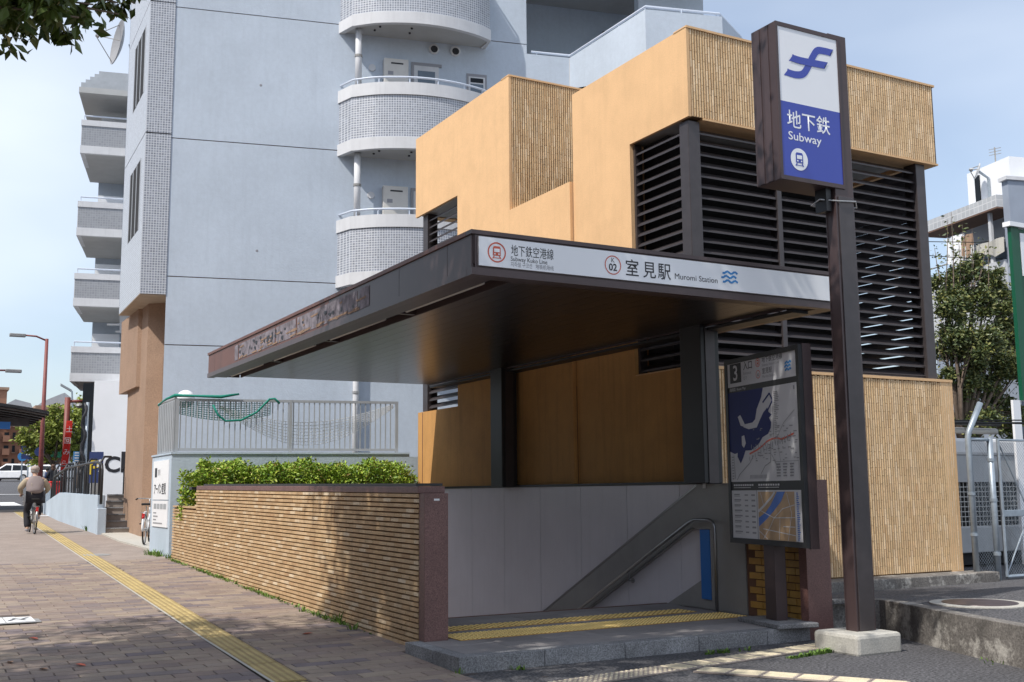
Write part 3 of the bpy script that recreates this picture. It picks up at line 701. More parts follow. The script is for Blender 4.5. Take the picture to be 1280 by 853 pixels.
# soffit planks (run front to back) and frame
for i in range(18):
    x0 = 5.12+i*.2
    MB().box(x0+.0015, x0+.1985, KY0+.25, KY1-.06, KB+.05, KB+.065).build('soffit_plank', M['soffit'], cn)
MB().box(KX0+.012, 4.86, KY0+.012, KY1-.04, KB+.022, KB+.05).build('soffit_edge', M['brown_metal'], cn)
MB().box(4.86, 8.9, KY0+.03, KY0+.245, KB+.024, KB+.05).build('soffit_edge', M['brown_metal'], cn)
MB().box(4.86, 5.115, KY0+.25, KY1-.06, KB+.11, KB+.12).build('light_trough', M['dark_inside'], cn)
MB().box(5.10, 5.12, KY0+.25, KY1-.06, KB+.03, KB+.11).build('trough_edge', M['brown_metal'], cn)
MB().box(8.72, 8.74, KY0+.25, KY1-.06, KB+.03, KB+.11).build('trough_edge', M['brown_metal'], cn)
M['tan_metal'] = mat('tan_metal', (.16, .105, .07), rough=.45, var=.1)
MB().box(8.985, KX1, KY0+.03, 11.3, KB+.02, KB+.06).build('soffit_edge', M['tan_metal'], cn)
for k in range(4):
    y0 = KY0+.5+k*2.55
    MB().tube([(4.92, y0, KB+.045), (4.92, y0+1.9, KB+.045)], .018, 8).build('light_tube', M['cream_metal'], cn, smooth=True)
    MB().box(4.865, 5.10, y0+2.05, y0+2.12, KB+.04, KB+.10).build('trough_divider', M['brown_metal'], cn)
# white name band
x_l, x_r = aty(597.8, 296.4, KY0).x, 9.16
zt_, zb_ = KT-.062, KB+.10
MB().box(x_l, x_r, KY0-.014, KY0+.011, zb_, zt_).build('name_band', M['sign_white'], cn)
sh = Sheet((x_l, KY0-.014, zt_), (x_r, KY0-.014, zt_), (x_l, KY0-.014, zb_), cn)
def sx(px, py=330): return (aty(px, py, KY0-.014).x-x_l)/(x_r-x_l)
train_icon(sh, sx(621), .50, .098, M['icon_red'], M['sign_white'])
sh.text('地下鉄空港線', sx(639), .52, .115, M['ink'], width=(sx(692)-sx(639))*(x_r-x_l))
sh.text('Subway Kuko Line', sx(638.5), .735, .062, M['ink'], width=(sx(684)-sx(638.5))*(x_r-x_l))
sh.text('지하철 구코선   地铁机场线', sx(638.5), .92, .052, M['ink_grey'], width=(sx(692)-sx(638.5))*(x_r-x_l))
q = MB(); sh.disc(q, sx(766), .50, .098, 1, ri=.088); sh.put(q, 'station_ring', M['icon_red'])
sh.text('K', sx(766), .40, .068, M['ink'], center=True); sh.text('02', sx(766), .70, .10, M['ink'], center=True, bold=.002)
for ch, px in (('室', 782), ('見', 803.5), ('駅', 822)): sh.text(ch, sx(px), .78, .185, M['ink'], width=(sx(px+16)-sx(px))*(x_r-x_l), bold=.001)
sh.text('Muromi Station', sx(843), .76, .085, M['ink'], width=(sx(896)-sx(843))*(x_r-x_l))
q = MB()
def waves(sh, q, x0, x1, y0, dy, wd):
    for r in range(3):
        off = (.08 if r != 1 else 0)*(x1-x0)
        pts = [(x0+off+(x1-x0)*.92*i/10, y0+dy*r+dy*.28*sin(i*2*pi/5+.6)) for i in range(11)]; sh.line(q, pts, wd)
waves(sh, q, sx(901), sx(921), .30, .17, .022); sh.put(q, 'wave_mark', M['wave_blue'])
# blotchy remains of an old sign on the left fascia
M['residue'] = mat('glue_residue', (.22, .20, .23), rough=.9, var=.5, vs=9, grime=.9, gs=5, streak=.6)
M['residue_light'] = mat('glue_residue_pale', (.30, .20, .14), rough=.9, var=.4, vs=14, grime=.7, gs=9)
fs_ = Sheet((KX0-.001, 17.45, KT-.05), (KX0-.001, 11.4, KT-.05), (KX0-.001, 17.45, KB+.09), cn); fs_.lift = .003
q = MB()
for a_, b_ in ((.0, .035), (.045, .36), (.372, .52), (.53, .90), (.915, .965)): fs_.rect(q, a_, .12, b_, .92)
fs_.put(q, 'sign_residue', M['residue'])
q = MB(); R2 = random.Random(3)
for k in range(46):
    x0 = .03+R2.random()*.88; y0 = .78+R2.random()*.10 if k % 3 else .25+R2.random()*.5; ln = .01+R2.random()*.05
    fs_.poly(q, [(x0, y0), (x0+ln, y0-.03), (x0+ln*.9, y0+.05), (x0+.2*ln, y0+.07)], 2)
fs_.put(q, 'paint_flakes', M['residue_light'])['kind'] = 'stuff'
q = MB()
for k in range(34):
    x0 = .04+R2.random()*.86; y0 = .2+R2.random()*.5; l2 = .006+R2.random()*.012
    fs_.poly(q, [(x0, y0), (x0+l2, y0+R2.uniform(-.06, .06)), (x0+l2*.8, y0+.1+R2.random()*.12), (x0-.002, y0+.08)], 2)
fs_.put(q, 'dark_flakes', M['ink'])['kind'] = 'stuff'
# columns
for (x0, x1, y0, y1) in ((8.64, 8.93, 10.80, 11.22), (8.64, 8.93, 16.05, 16.45)):
    cz = WT if y0 < 12 else WT
    MB().box(x0, x1, y0, y1, WT-.3 if False else .0+WT, KB+.06).build('column', M['black_metal'], cn, bevel=.01)
    MB().box(x0+.07, x1-.07, y0-.012, y0, WT, KB+.05).build('column_groove', M['louver'], cn)
MB().box(8.745, 8.98, KY0+.26, KY1-.06, KB-.015, KB+.02).build('side_beam', M['black_metal'], cn)

# ================================================================== ORANGE VENTILATION BUILDING
BX0, BX1, BY0 = 9.04, 13.93, 11.4
LW_T, UB_B, UB_T = 3.22, 6.63, 7.9     # lower wall top, band bottom, band top
vb_ = thing('ventilation_building', (BX0, BY0, .2), 'orange plastered ventilation tower with ribbed tile fronts and black louvers', 'building')
def bpart(nm, m, *a, **k): return MB().box(*a).build(nm, M[m] if isinstance(m, str) else m, vb_, **k)
ED = 17.5
# lower walls (hollow, 0.25 thick)
bpart('lower_wall', 'orange_low_shaded', BX0, BX0+.25, BY0+.02, 14.33, .2, LW_T)
bpart('lower_front_wall', 'bamboo_joint', BX0+.02, BX1-.02, BY0+.012, BY0+.25, .38, LW_T-.02)
bpart('front_coping', 'orange', BX0-.0, BX1, BY0-.02, BY0+.27, LW_T-.02, LW_T+.02)
bpart('lower_side_wall', 'orange', BX1-.25, BX1, BY0-.008, ED, .38, LW_T-.021)
bpart('rear_wall', 'orange', BX0+.25, BX1-.25, ED-.25, ED, .2, LW_T)
# upper band
bpart('upper_side_wall', 'orange', BX0, BX0+.05, BY0-.01, 14.34, UB_B, UB_T)
bpart('upper_band_core', 'bamboo_joint', BX0+.05, BX1-.01, BY0+.012, BY0+.25, UB_B+.01, UB_T-.01)
bpart('upper_right_wall', 'orange', BX1-.25, BX1-.005, BY0+.25, ED, UB_B, UB_T)
bpart('upper_coping', 'orange', BX0, BX1+.01, BY0-.022, BY0+.27, UB_T-.012, UB_T+.02)
bpart('band_soffit', 'orange', BX0+.25, BX1-.0, BY0-.012, BY0+.5, UB_B-.02, UB_B+.008)
bpart('roof', 'soffit_grey', BX0+.1, BX1-.3, BY0+.27, 14.2, UB_B+.05, UB_B+.3); bpart('rear_roof', 'soffit_grey', 10.9, BX1-.3, 14.2, ED-.1, UB_B+.05, UB_B+.3); bpart('upper_rear_wall', 'orange', BX0+.06, BX1-.26, 14.2, 14.33, UB_B+.31, UB_T)
# solid upper left wall beside the opening
LY_ = 12.78
bpart('side_wall', 'orange_low_shaded', BX0, BX0+.25, LY_, 14.34, LW_T, 3.82); bpart('side_wall', 'orange', BX0, BX0+.25, LY_, 14.34, 3.823, UB_B)  # darkened orange carries the painted shade up to the canopy
bpart('sill', 'orange', BX0+.01, BX0+.24, BY0+.05, LY_, LW_T-.002, LW_T+.02)
# louver frames and slats
def slats_x(x0, x1, Y, z0, z1, n, par):       # slats spanning x, facing -Y
    h = (z1-z0)/n
    me = MB().add([(0, -.05, -.042), (x1-x0, -.05, -.042), (x1-x0, .06, .038), (0, .06, .038), (0, -.05, -.066), (x1-x0, -.05, -.066), (x1-x0, .075, .030), (0, .075, .030)],
                  [(0,1,2,3),(7,6,5,4),(4,5,1,0),(3,2,6,7),(0,3,7,4),(1,5,6,2)], .5).mesh('louver_slat'); me.materials.append(M['louver'])
    for i in range(n): inst('louver_slat', me, (x0, Y, z0+h*(i+.5)), par)
def slats_y(y0, y1, X, z0, z1, n, par, sgn=1):  # slats spanning y, facing -X (sgn 1) or +X (sgn -1)
    h = (z1-z0)/n
    me = MB().add([(-.05*sgn, 0, -.042), (-.05*sgn, y1-y0, -.042), (.06*sgn, y1-y0, .038), (.06*sgn, 0, .038), (-.05*sgn, 0, -.066), (-.05*sgn, y1-y0, -.066), (.075*sgn, y1-y0, .030), (.075*sgn, 0, .030)],
                  [(3,2,1,0),(4,5,6,7),(0,1,5,4),(7,6,2,3),(4,7,3,0),(2,6,5,1)], .5).mesh('louver_slat'); me.materials.append(M['louver'])
    for i in range(n): inst('louver_slat', me, (X, y0, z0+h*(i+.5)), par)
LYF = BY0+.16                     # plane of the front louvers
xa, xb_, xc, xd = 9.38, 10.66, 12.0, 13.45
lz0, lz1 = LW_T+.02, UB_B-.02
bpart('corner_post', 'louver', 9.09, 9.29, BY0+.07, BY0+.27, lz0, lz1+.0, bevel=.01)
bpart('louver_post', 'louver', 10.66, 10.74, LYF-.07, LYF+.09, lz0, lz1)
bpart('louver_post', 'louver', 12.02, 12.10, LYF-.07, LYF+.09, lz0, lz1)
bpart('corner_post', 'louver', 13.50, 13.70, BY0+.06, BY0+.30, lz0, lz1, bevel=.01)
for a_, b_ in ((9.29, 10.66), (10.74, 12.02), (12.10, 13.50)): slats_x(a_+.003, b_-.003, LYF, lz0+.02, lz1-.02, 22, vb_)
bpart('louver_rail', 'louver', 9.36, 13.5, LYF-.05, LYF+.05, lz0, lz0+.05)
slats_y(BY0+.275, LY_-.05, 9.16, lz0+.02, lz1-.02, 22, vb_)
bpart('louver_frame', 'louver', 9.10, 9.22, LY_-.05, LY_-.003, lz0, lz1)
slats_y(BY0+.32, 14.6, 13.62, lz0+.02, lz1-.02, 24, vb_, -1)
slats_y(14.75, 17.2, 13.62, lz0+.02, lz1-.02, 24, vb_, -1)
bpart('louver_post', 'louver', 13.55, 13.69, 14.61, 14.74, lz0, lz1)
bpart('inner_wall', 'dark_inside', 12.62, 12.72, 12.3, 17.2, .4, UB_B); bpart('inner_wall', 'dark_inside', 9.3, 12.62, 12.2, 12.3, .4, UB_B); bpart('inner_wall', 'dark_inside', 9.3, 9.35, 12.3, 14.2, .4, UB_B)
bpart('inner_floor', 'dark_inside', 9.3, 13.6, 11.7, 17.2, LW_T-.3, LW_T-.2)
# ribbed bamboo-like tiles: vertical sticks, staggered joints
SWD, SLN = .0452, .232
def stick(L_):
    d0, d1 = 0, -.022; a, b = .003, SWD-.003
    return MB().add([(a,d0,.001),(b,d0,.001),(b,d0,L_-.001),(a,d0,L_-.001),(a+.011,d1,.003),(b-.011,d1,.003),(b-.011,d1,L_-.003),(a+.011,d1,L_-.003)],
                    [(4,5,6,7),(0,1,5,4),(1,2,6,5),(2,3,7,6),(3,0,4,7)], 0)
def bamboo(x0, x1, Y, z0, z1, par, nfull):
    cand = []; c = 0; x = x0
    while x+SWD <= x1+.001:
        z = z0-(SLN/2 if c % 2 else 0)-(.03 if c % 5 == 3 else 0)
        while z < z1-.01:
            a_, b_ = max(z, z0), min(z+SLN, z1)
            if b_-a_ > .02: cand.append((x, a_, b_-a_))
            z += SLN
        x += SWD; c += 1
    full_ = [q for q in cand if abs(q[2]-SLN) < 1e-6]; full_.sort(key=lambda q: q[0]); pk_ = set(full_[:nfull])
    me = stick(SLN).mesh('ribbed_tile'); me.materials.append(M['bamboo'])
    for q in pk_: inst('ribbed_tile', me, (q[0], Y+R.uniform(-.001, .001), q[1]), par)
    rs = MB()
    for q in cand:
        if q in pk_: continue
        s_ = stick(q[2]); dy = R.uniform(-.001, .001); rs.add([(x+q[0], y+Y+dy, z+q[1]) for x, y, z in s_.v], s_.f)
    rs.build('ribbed_tiles', M['bamboo'], par, kind='stuff')
bamboo(BX0+.055, BX1-.02, BY0+.012, UB_B+.01, UB_T-.012, vb_, 0)
bamboo(BX0+.05, BX1-.03, BY0+.012, .40, LW_T-.022, vb_, 300)
# concrete base kerb
t = thing('concrete_kerb', (11.5, 11.1, .2), 'weathered concrete kerb along the foot of the ribbed tile wall', 'kerb')
MB().box(8.99, 14.2, 10.98, 11.40, .1, .385).build('kerb', M['concrete'], t, bevel=.015)
# middle parapet
MBp = dict(x=9.0)
bpart('middle_parapet', 'orange', 8.985, 9.2, 14.36, 16.34, 3.823, 6.47); bpart('lower_middle_wall', 'orange_low_shaded', 8.985, 9.2, 14.36, 16.34, .2, 3.82)
bpart('parapet_reveal', 'rust_brown', 9.05, 9.2, 14.325, 14.37, .2, 6.3)
# left (far) box
LX = 8.99; LY0b, LY1b = 16.36, 20.38; LT = 8.92
lbT = 7.24; lo = 18.42
bpart('far_upper_wall', 'orange', LX, LX+.05, LY0b-.01, LY1b, lbT, LT)
bpart('far_side_wall', 'orange_low_shaded', LX, LX+.05, LY0b-.01, lo, LW_T-.02, 3.82); bpart('far_side_wall', 'orange', LX, LX+.05, LY0b-.01, lo, 3.823, lbT)
bpart('far_front_core', 'bamboo_joint', LX+.05, 12.3, LY0b+.012, LY0b+.25, 3, LT-.01)
bpart('far_coping', 'orange', LX, 12.3, LY0b-.02, LY0b+.27, LT-.012, LT+.02)
bpart('far_rear_wall', 'orange', LX+.25, 12.3, LY1b-.25, LY1b, lbT, LT)
bpart('far_roof', 'soffit_grey', LX+.1, 12.3, LY0b+.2, LY1b-.1, lbT+.02, lbT+.2)
bamboo(LX+.055, 10.9, LY0b+.012, 6.0, LT-.012, vb_, 0)
bpart('corner_post', 'louver', LX+.08, LX+.3, LY1b-.42, LY1b-.2, 3.22, lbT)
slats_y(lo+.01, LY1b-.43, LX+.16, 3.26, lbT-.02, 27, vb_)
bpart('far_inner_wall', 'dark_inside', 11.9, 12.0, 17, LY1b-.3, 1, lbT)
q = MB(); e_ = .18
poly = [(LX, LY0b), (LX, LY1b-e_)]+[(LX+e_-e_*cos(a*pi/12), LY1b-e_+e_*sin(a*pi/12)) for a in range(1, 7)]+[(11, LY1b), (11, LY1b-.25), (LX+.25, LY1b-.25), (LX+.25, LY0b)]
q.prism(poly[::-1], .2, LW_T-.02); o = q.build('far_lower_wall', M['orange_low_shaded'], vb_); fix_normals(o)
M['drip'] = mat('iron_grey', (.25, .20, .18), rough=.6)
bpart('panel_joint', 'rust_brown', LX-.004, LX+.05, 20.0, 20.02, 1.7, LW_T-.03)

# ================================================================== MAP BOARD
bd = Vector((sin(radians(10.4)), cos(radians(10.4)), 0)); bn = Vector((bd.y, -bd.x, 0))     # bn points away from the face
bc = Vector((8.36, 9.42, 0))
t = thing('map_board', (bc.x, bc.y, LZ), 'tall dark framed subway map board on one central post, exit number at its top', 'information board')
def BB(s, z, off=0): return bc+bd*s+bn*off+ZU*z
z0, z1, hf, hn = 1.0, 3.13, .785, -.785
def obb(s0, s1, o0, o1, a_, b_, nm, m, bev=0, lab=None):
    o = MB().obox(BB(s0, a_, o0), bd*(s1-s0), bn*(o1-o0), ZU*(b_-a_), .5).build(nm, M[m], t, bevel=bev); fix_normals(o); return o
obb(hn+.03, hf-.03, .02, .134, z0+.02, z1-.02, 'cabinet', 'brown_metal')
obb(hn, hf, .0, .05, z0, z0+.06, 'frame_rail', 'black_metal'); obb(hn, hf, 0, .05, z1-.055, z1, 'frame_rail', 'black_metal')
obb(hn, hn+.055, 0, .05, z0+.06, z1-.055, 'frame_rail', 'black_metal'); obb(hf-.055, hf, 0, .05, z0+.06, z1-.055, 'frame_rail', 'black_metal')
obb(hn-.005, hn+.03, .05, .155, z0-.01, z1+.01, 'side_cover', 'brown_metal'); obb(hf-.03, hf+.005, .05, .155, z0, z1, 'side_cover', 'brown_metal')
obb(hn, hf, .135, .15, z0, z1, 'back_cover', 'brown_metal')
obb(-.11, .11, .03, .17, LZ+.04, z0+.02, 'post', 'brown_metal', .006)
q = MB(); q.obox(BB(-.42, LZ, -.15), bd*.84, bn*.5, ZU*.05, .5); o = q.build('base_plate', M['granite'], t, bevel=.01); fix_normals(o)
obb(hn+.055, hf-.055, .012, .021, 2.80, 3.115, 'header_panel', 'board_paper')
obb(hn+.055, hf-.055, .013, .021, 2.735, 2.80, 'divider_strip', 'black_metal')
obb(hn+.055, hf-.055, .012, .021, 1.70, 2.735, 'map_panel', 'board_paper')
obb(hn+.055, hf-.055, .013, .021, 1.60, 1.70, 'divider_strip', 'black_metal')
obb(hn+.055, hf-.055, .012, .021, 1.045, 1.60, 'lower_panel', 'board_paper')
def bsheet(a_, b_, s0=hf-.055, s1=hn+.055): 
    s_ = Sheet(BB(s0, b_, .012), BB(s1, b_, .012), BB(s0, a_, .012), t); return s_
h = bsheet(2.80, 3.115); h.lift = .0015
q = MB(); h.rect(q, .04, .14, .215, .86); h.put(q, 'number_square', M['ink'])
h.text('3', .127, .76, .25, M['board_paper'], center=True, k=2, bold=.003)
h.text('入口', .25, .42, .105, M['ink'], bold=.001); h.text('Entrance', .25, .62, .05, M['ink_grey']); h.text('입구', .25, .80, .045, M['ink_grey'])
train_icon(h, .47, .28, .05, M['icon_red'], M['board_paper'])
q = MB(); h.disc(q, .47, .70, .047, 1, ri=.040); h.put(q, 'station_ring', M['icon_red']); h.text('02', .47, .77, .045, M['ink'], center=True)
h.text('地下鉄空港線', .53, .30, .07, M['ink']); h.text('Subway Airport Line', .53, .45, .042, M['ink_grey'])
h.text('室見駅', .53, .70, .07, M['ink']); h.text('Muromi Station', .53, .86, .042, M['ink_grey'])
q = MB(); waves(h, q, .84, .93, .48, .12, .022); h.put(q, 'wave_mark', M['wave_blue'])
s_ = bsheet(2.735, 2.80); s_.text('路線図  Route Map', .03, .72, .045, M['board_paper'])
mpn = bsheet(1.70, 2.735); mpn.lift = .0015
q = MB(); mpn.poly(q, [(0, .0), (.53, .0), (.50, .10), (.43, .22), (.40, .33), (.36, .36), (.24, .37), (.22, .40), (.30, .43), (.42, .42), (.47, .34), (.52, .27), (.58, .22), (.60, .27), (.64, .30), (.60, .33), (.63, .38), (.62, .44), (.58, .50), (.50, .53), (.44, .60), (.33, .66), (.24, .66), (.20, .74), (.16, .80), (.10, .70), (.0, .66)])
mpn.put(q, 'bay_shape', M['map_sea'])
q = MB(); mpn.poly(q, [(.14, .28), (.18, .26), (.24, .36), (.24, .40), (.18, .38)], 2); mpn.poly(q, [(.19, .50), (.23, .49), (.25, .58), (.22, .63), (.19, .60)], 2); mpn.poly(q, [(.03, .70), (.12, .68), (.10, .85), (.03, .84)], 2)
mpn.put(q, 'island_shape', M['board_paper'])['kind'] = 'stuff'
q = MB(); mpn.line(q, [(.52, .16), (.62, .07), (.66, .15), (.58, .26)], .022, 2); mpn.put(q, 'harbour_shape', M['map_sea'])
q = MB(); mpn.line(q, [(.30, .70), (.36, .68), (.42, .66), (.50, .62), (.56, .58), (.62, .56), (.70, .55), (.76, .57), (.84, .55), (.93, .52)], .02, 2); mpn.put(q, 'red_route', M['icon_red'])
q = MB(); R3 = random.Random(5)
mpn.line(q, [(.10, .98), (.14, .92), (.30, .80), (.36, .72)], .010, 2); mpn.line(q, [(.06, .70), (.07, .97)], .01, 2); mpn.line(q, [(.62, .56), (.60, .80), (.52, .84), (.46, .92)], .010, 2)
mpn.line(q, [(.66, .56), (.66, .10)], .01, 2); mpn.line(q, [(.70, .55), (.80, .40), (.95, .28)], .006, 2); mpn.line(q, [(.70, .55), (.74, .80)], .006, 2); mpn.line(q, [(.62, .72), (.72, .90)], .008, 2)
for k in range(26): y_ = .06+k*.019; mpn.rect(q, .675, y_, .70+R3.random()*.05, y_+.008, 2)
for k in range(16): x_ = .33+k*.034; y_ = .60+R3.random()*.03-(x_-.33)*.12; mpn.rect(q, x_, y_, x_+.008, y_+.045, 2)
for k in range(14): x_ = .30+k*.018; mpn.rect(q, x_, .93, x_+.007, .97, 2)
for k in range(5):
    for j in range(3): mpn.rect(q, .68+j*.09, .82+k*.03, .74+j*.09-R3.random()*.02, .835+k*.03, 2)
for k in range(9): mpn.rect(q, .03, .72+k*.03, .055, .732+k*.03, 2)
for k in range(60):
    x_, y_ = R3.uniform(.36, .96), R3.uniform(.42, .78); mpn.rect(q, x_, y_, x_+R3.uniform(.015, .045), y_+.009, 2)
for k in range(16): x_ = .30+k*.042; mpn.rect(q, x_, .70-.25*((x_-.3)/.65)+.03, x_+.007, .70-.25*((x_-.3)/.65)+.075, 2)
mpn.rect(q, .95, .03, .965, .07, 2); mpn.line(q, [(.66, .80), (.98, .80), (.98, .99)], .005, 2)
mpn.put(q, 'route_lines', M['ink_grey'])['kind'] = 'stuff'
s_ = bsheet(1.60, 1.70)
q = MB()
for k in range(9): s_.rect(q, .04+k*.034, .3, .066+k*.034, .5); s_.rect(q, .41+k*.034, .3, .436+k*.034, .5)
s_.rect(q, .04, .65, .30, .72); s_.rect(q, .41, .65, .70, .72); s_.put(q, 'caption_print', M['board_paper'])
lp = bsheet(1.045, 1.60); lp.lift = .0015
q = MB()
for k in range(8):
    y_ = .07+k*.108
    lp.rect(q, .04, y_, .12+R3.random()*.04, y_+.03); lp.rect(q, .04, y_+.045, .13, y_+.055); lp.rect(q, .20, y_+.01, .25, y_+.04); lp.rect(q, .30, y_+.01, .355, y_+.045)
lp.rect(q, .378, .0, .386, 1.0); lp.put(q, 'timetable_print', M['ink_grey'])
q = MB(); lp.rect(q, .40, .03, .90, .97); lp.put(q, 'street_map', M['map_land'])
q = MB(); lp.poly(q, [(.67, .03), (.78, .03), (.72, .22), (.62, .40), (.52, .56), (.40, .72), (.40, .55), (.50, .44), (.58, .28)], 2); lp.put(q, 'river_shape', M['map_river'])
q = MB(); lp.line(q, [(.40, .42), (.50, .28), (.60, .12), (.64, .03)], .028, 2)
for a_ in ([(.40, .38), (.62, .54), (.90, .52)], [(.62, .54), (.74, .36), (.90, .28)], [(.62, .54), (.56, .72), (.46, .96)], [(.70, .56), (.68, .96)], [(.46, .76), (.90, .86)], [(.80, .05), (.86, .45), (.80, .96)], [(.40, .80), (.52, .96)], [(.74, .70), (.90, .70)], [(.44, .05), (.48, .30)]): lp.line(q, a_, .008, 3)
lp.put(q, 'street_lines', M['board_paper'])
q = MB()
for k in range(26): y_ = .05+k*.035; lp.rect(q, .925, y_, .945+R3.random()*.02, y_+.018)
lp.put(q, 'index_print', M['map_river'])
M['clear_glass'] = None
# ================================================================== PYLON SIGN
t = thing('subway_pylon', (8.6, 8.35, 0), 'tall brown pylon with white and blue lightbox sign on a concrete foot', 'sign pylon')
PYF = 8.206
q = MB(); q.prism([(8.425, PYF), (8.69, PYF), (8.69, 8.355), (8.425, 8.355)], .19, 6.46); q.build('pole', M['brown_metal'], t, bevel=.008)
MB().box(8.455, 8.66, PYF-.012, PYF, .2, 4.66).build('pole_cover', M['louver'], t, bevel=.004)
MB().box(8.419, 8.425, PYF+.135, PYF+.147, .2, 4.66).build('edge_strip', M['brown_fascia'], t)
MB().box(8.418, 8.430, PYF-.006, PYF+.008, .2, 4.66).build('edge_strip', M['brown_fascia'], t)
q = MB(); q.prism([(8.19, 7.98), (8.80, 7.98), (8.80, 8.58), (8.19, 8.58)], -.02, .195); o = q.build('footing', M['concrete_light'], t, bevel=.035)
x0, x1, b0, b1 = 7.672, 8.56, 4.745, 6.44
MB().box(x0, x1, PYF, PYF+.36, b0, b1).build('sign_case', M['brown_metal'], t, bevel=.006)
for k in range(2): MB().box(x0-.006, x0, PYF+.10+k*.13, PYF+.18+k*.13, b0+.01, b1-.01).build('case_rib', M['brown_fascia'], t)
for a_ in ((x0, x1, PYF-.014, PYF, b1-.045, b1-.001), (x0, x1, PYF-.014, PYF, b0+.001, b0+.045), (x0, x0+.03, PYF-.014, PYF, b0+.045, b1-.045), (x1-.02, x1, PYF-.014, PYF, b0+.045, b1-.045)): MB().box(*a_).build('sign_frame', M['brown_metal'], t)
fx0, fx1, fz0, fz1 = x0+.03, x1-.02, b0+.045, b1-.045; zm = 5.585
MB().box(fx0, fx1, PYF-.006, PYF, zm, fz1).build('white_face', M['sign_white'], t)
MB().box(fx0, fx1, PYF-.006, PYF, fz0, zm).build('blue_face', M['sign_blue'], t)
sh = Sheet((fx0, PYF-.006, fz1), (fx1, PYF-.006, fz1), (fx0, PYF-.006, fz0), t)
q = MB()
def thick(pts, wd):
    # smooth thick band
    P = []
    for i in range(len(pts)-1):
        p0 = pts[max(i-1, 0)]; p1 = pts[i]; p2 = pts[i+1]; p3 = pts[min(i+2, len(pts)-1)]
        for k in range(6):
            u = k/6; P.append(tuple(.5*((2*p1[j])+(-p0[j]+p2[j])*u+(2*p0[j]-5*p1[j]+4*p2[j]-p3[j])*u*u+(-p0[j]+3*p1[j]-3*p2[j]+p3[j])*u**3) for j in (0, 1)))
    P.append(pts[-1])
    top = [(x, y-wd/2) for x, y in P]; bot = [(x, y+wd/2) for x, y in P]
    a_, b_ = sh.a.length, sh.b.length
    Q = [(x*a_, y*b_) for x, y in P]; L_, R_ = [], []
    for i, p in enumerate(Q):
        d = Vector(Q[min(i+1, len(Q)-1)])-Vector(Q[max(i-1, 0)]); d.normalize(); nn = Vector((-d.y, d.x))*wd/2
        if i in (0, len(Q)-1): nn = Vector((-.035, wd/2*1.05))
        L_.append((p[0]+nn.x, p[1]+nn.y)); R_.append((p[0]-nn.x, p[1]-nn.y))
    for i in range(len(Q)-1): sh.poly(q, [((x)/a_, (y)/b_) for x, y in (L_[i], L_[i+1], R_[i+1], R_[i])], KK)
KK = 1
thick([(.12, .305), (.27, .310), (.40, .292), (.49, .235), (.57, .165), (.66, .108), (.78, .098), (.90, .098)], .078)
KK = 2
thick([(.21, .200), (.36, .205), (.58, .202), (.79, .198)], .078)
sh.put(q, 'operator_mark', M['sign_blue'])
sh.text('地下鉄', .10, .665, .205, M['sign_white'], width=.60, bold=.0015)
sh.text('Subway', .11, .755, .125, M['sign_white'], width=.46, bold=.001)
train_icon(sh, .27, .88, .118, M['sign_blue'], M['sign_white'], ring=False, disc_m=M['sign_white'])
q = MB(); q.tube([(8.30, PYF+.1, 4.63), (8.45, PYF-.03, 4.60), (8.68, PYF-.03, 4.62), (8.83, PYF+.1, 4.60), (8.68, PYF+.31, 4.60), (8.38, PYF+.31, 4.62), (8.30, PYF+.1, 4.63)], .008, 6); q.build('strap', M['alu'], t)
MB().box(8.33, 8.40, PYF+.04, PYF+.20, 4.50, 4.745).build('bracket', M['black_metal'], t)

# ================================================================== APARTMENT BLOCK (blue)
ap = thing('apartment_block', tuple(P0+UB*6+ZU*.5), 'tall pale blue apartment block with curved mosaic tiled balconies', 'building')
def bb(nm, m, u0, u1, v0, v1, z0, z1, bev=0, par=None):
    o = MB().obox(BP(u0, v0, z0), UB*(u1-u0), VB*(v1-v0), ZU*(z1-z0)).build(nm, M[m], par or ap, bevel=bev); return o
BT = 24
jz = [10.26, 13.63, 6.82, 5.16, 17.0, 20.4]
lv = [.5, 5.16, 6.82, 10.26, 13.63, 17.0, 20.4, BT]
for a_, b_ in zip(lv[:-1], lv[1:]):
    for (u0, u1) in ((0, 9.1), (12.4, 14.4)) if b_ > 13.7 else ((0, 9.1), (12.4, 14.4)):
        bb('wall', 'blue_wall', u0, u1, 0, .3, a_+.012, b_-.012)
bb('wall', 'blue_wall', 9.1, 12.4, 0, .3, .5, 13.35)
bb('joint_backing', 'wall_joint', .02, 14.3, .03, .28, .5, 13.2); bb('joint_backing', 'wall_joint', .02, 9.0, .03, .28, 13.2, BT)
bb('core', 'blue_wall', .05, 14.3, 3.4, 14, .5, BT)
bb('left_return_wall', 'blue_wall', 0, .3, .3, 3.4, .5, BT); 
bb('recess_wall', 'blue_wall', 8.8, 9.095, .3, 3.4, 13.2, BT)
bb('wall', 'blue_wall', 9.1, 14.3, 3.38, 3.6, 13.2, BT)
# recess soffit one floor above
bb('recess_soffit', 'soffit_grey', 9.1, 14.6, -2.2, 3.4, 16.45, 16.75)
bb('upper_slab', 'blue_wall', 9.1, 14.3, -.1, 3.4, 16.75, BT)
q = MB(); pl_ = [(10.3, 0), (11.1, -3.45), (13.1, -3.5), (14.4, -2.3), (14.4, 3.3), (10.3, 3.3)]
q.prism([tuple(BP(u, v, 0))[:2] for u, v in pl_], 16.46, 19); o = q.build('upper_balcony_slab', M['soffit_grey'], ap); fix_normals(o)
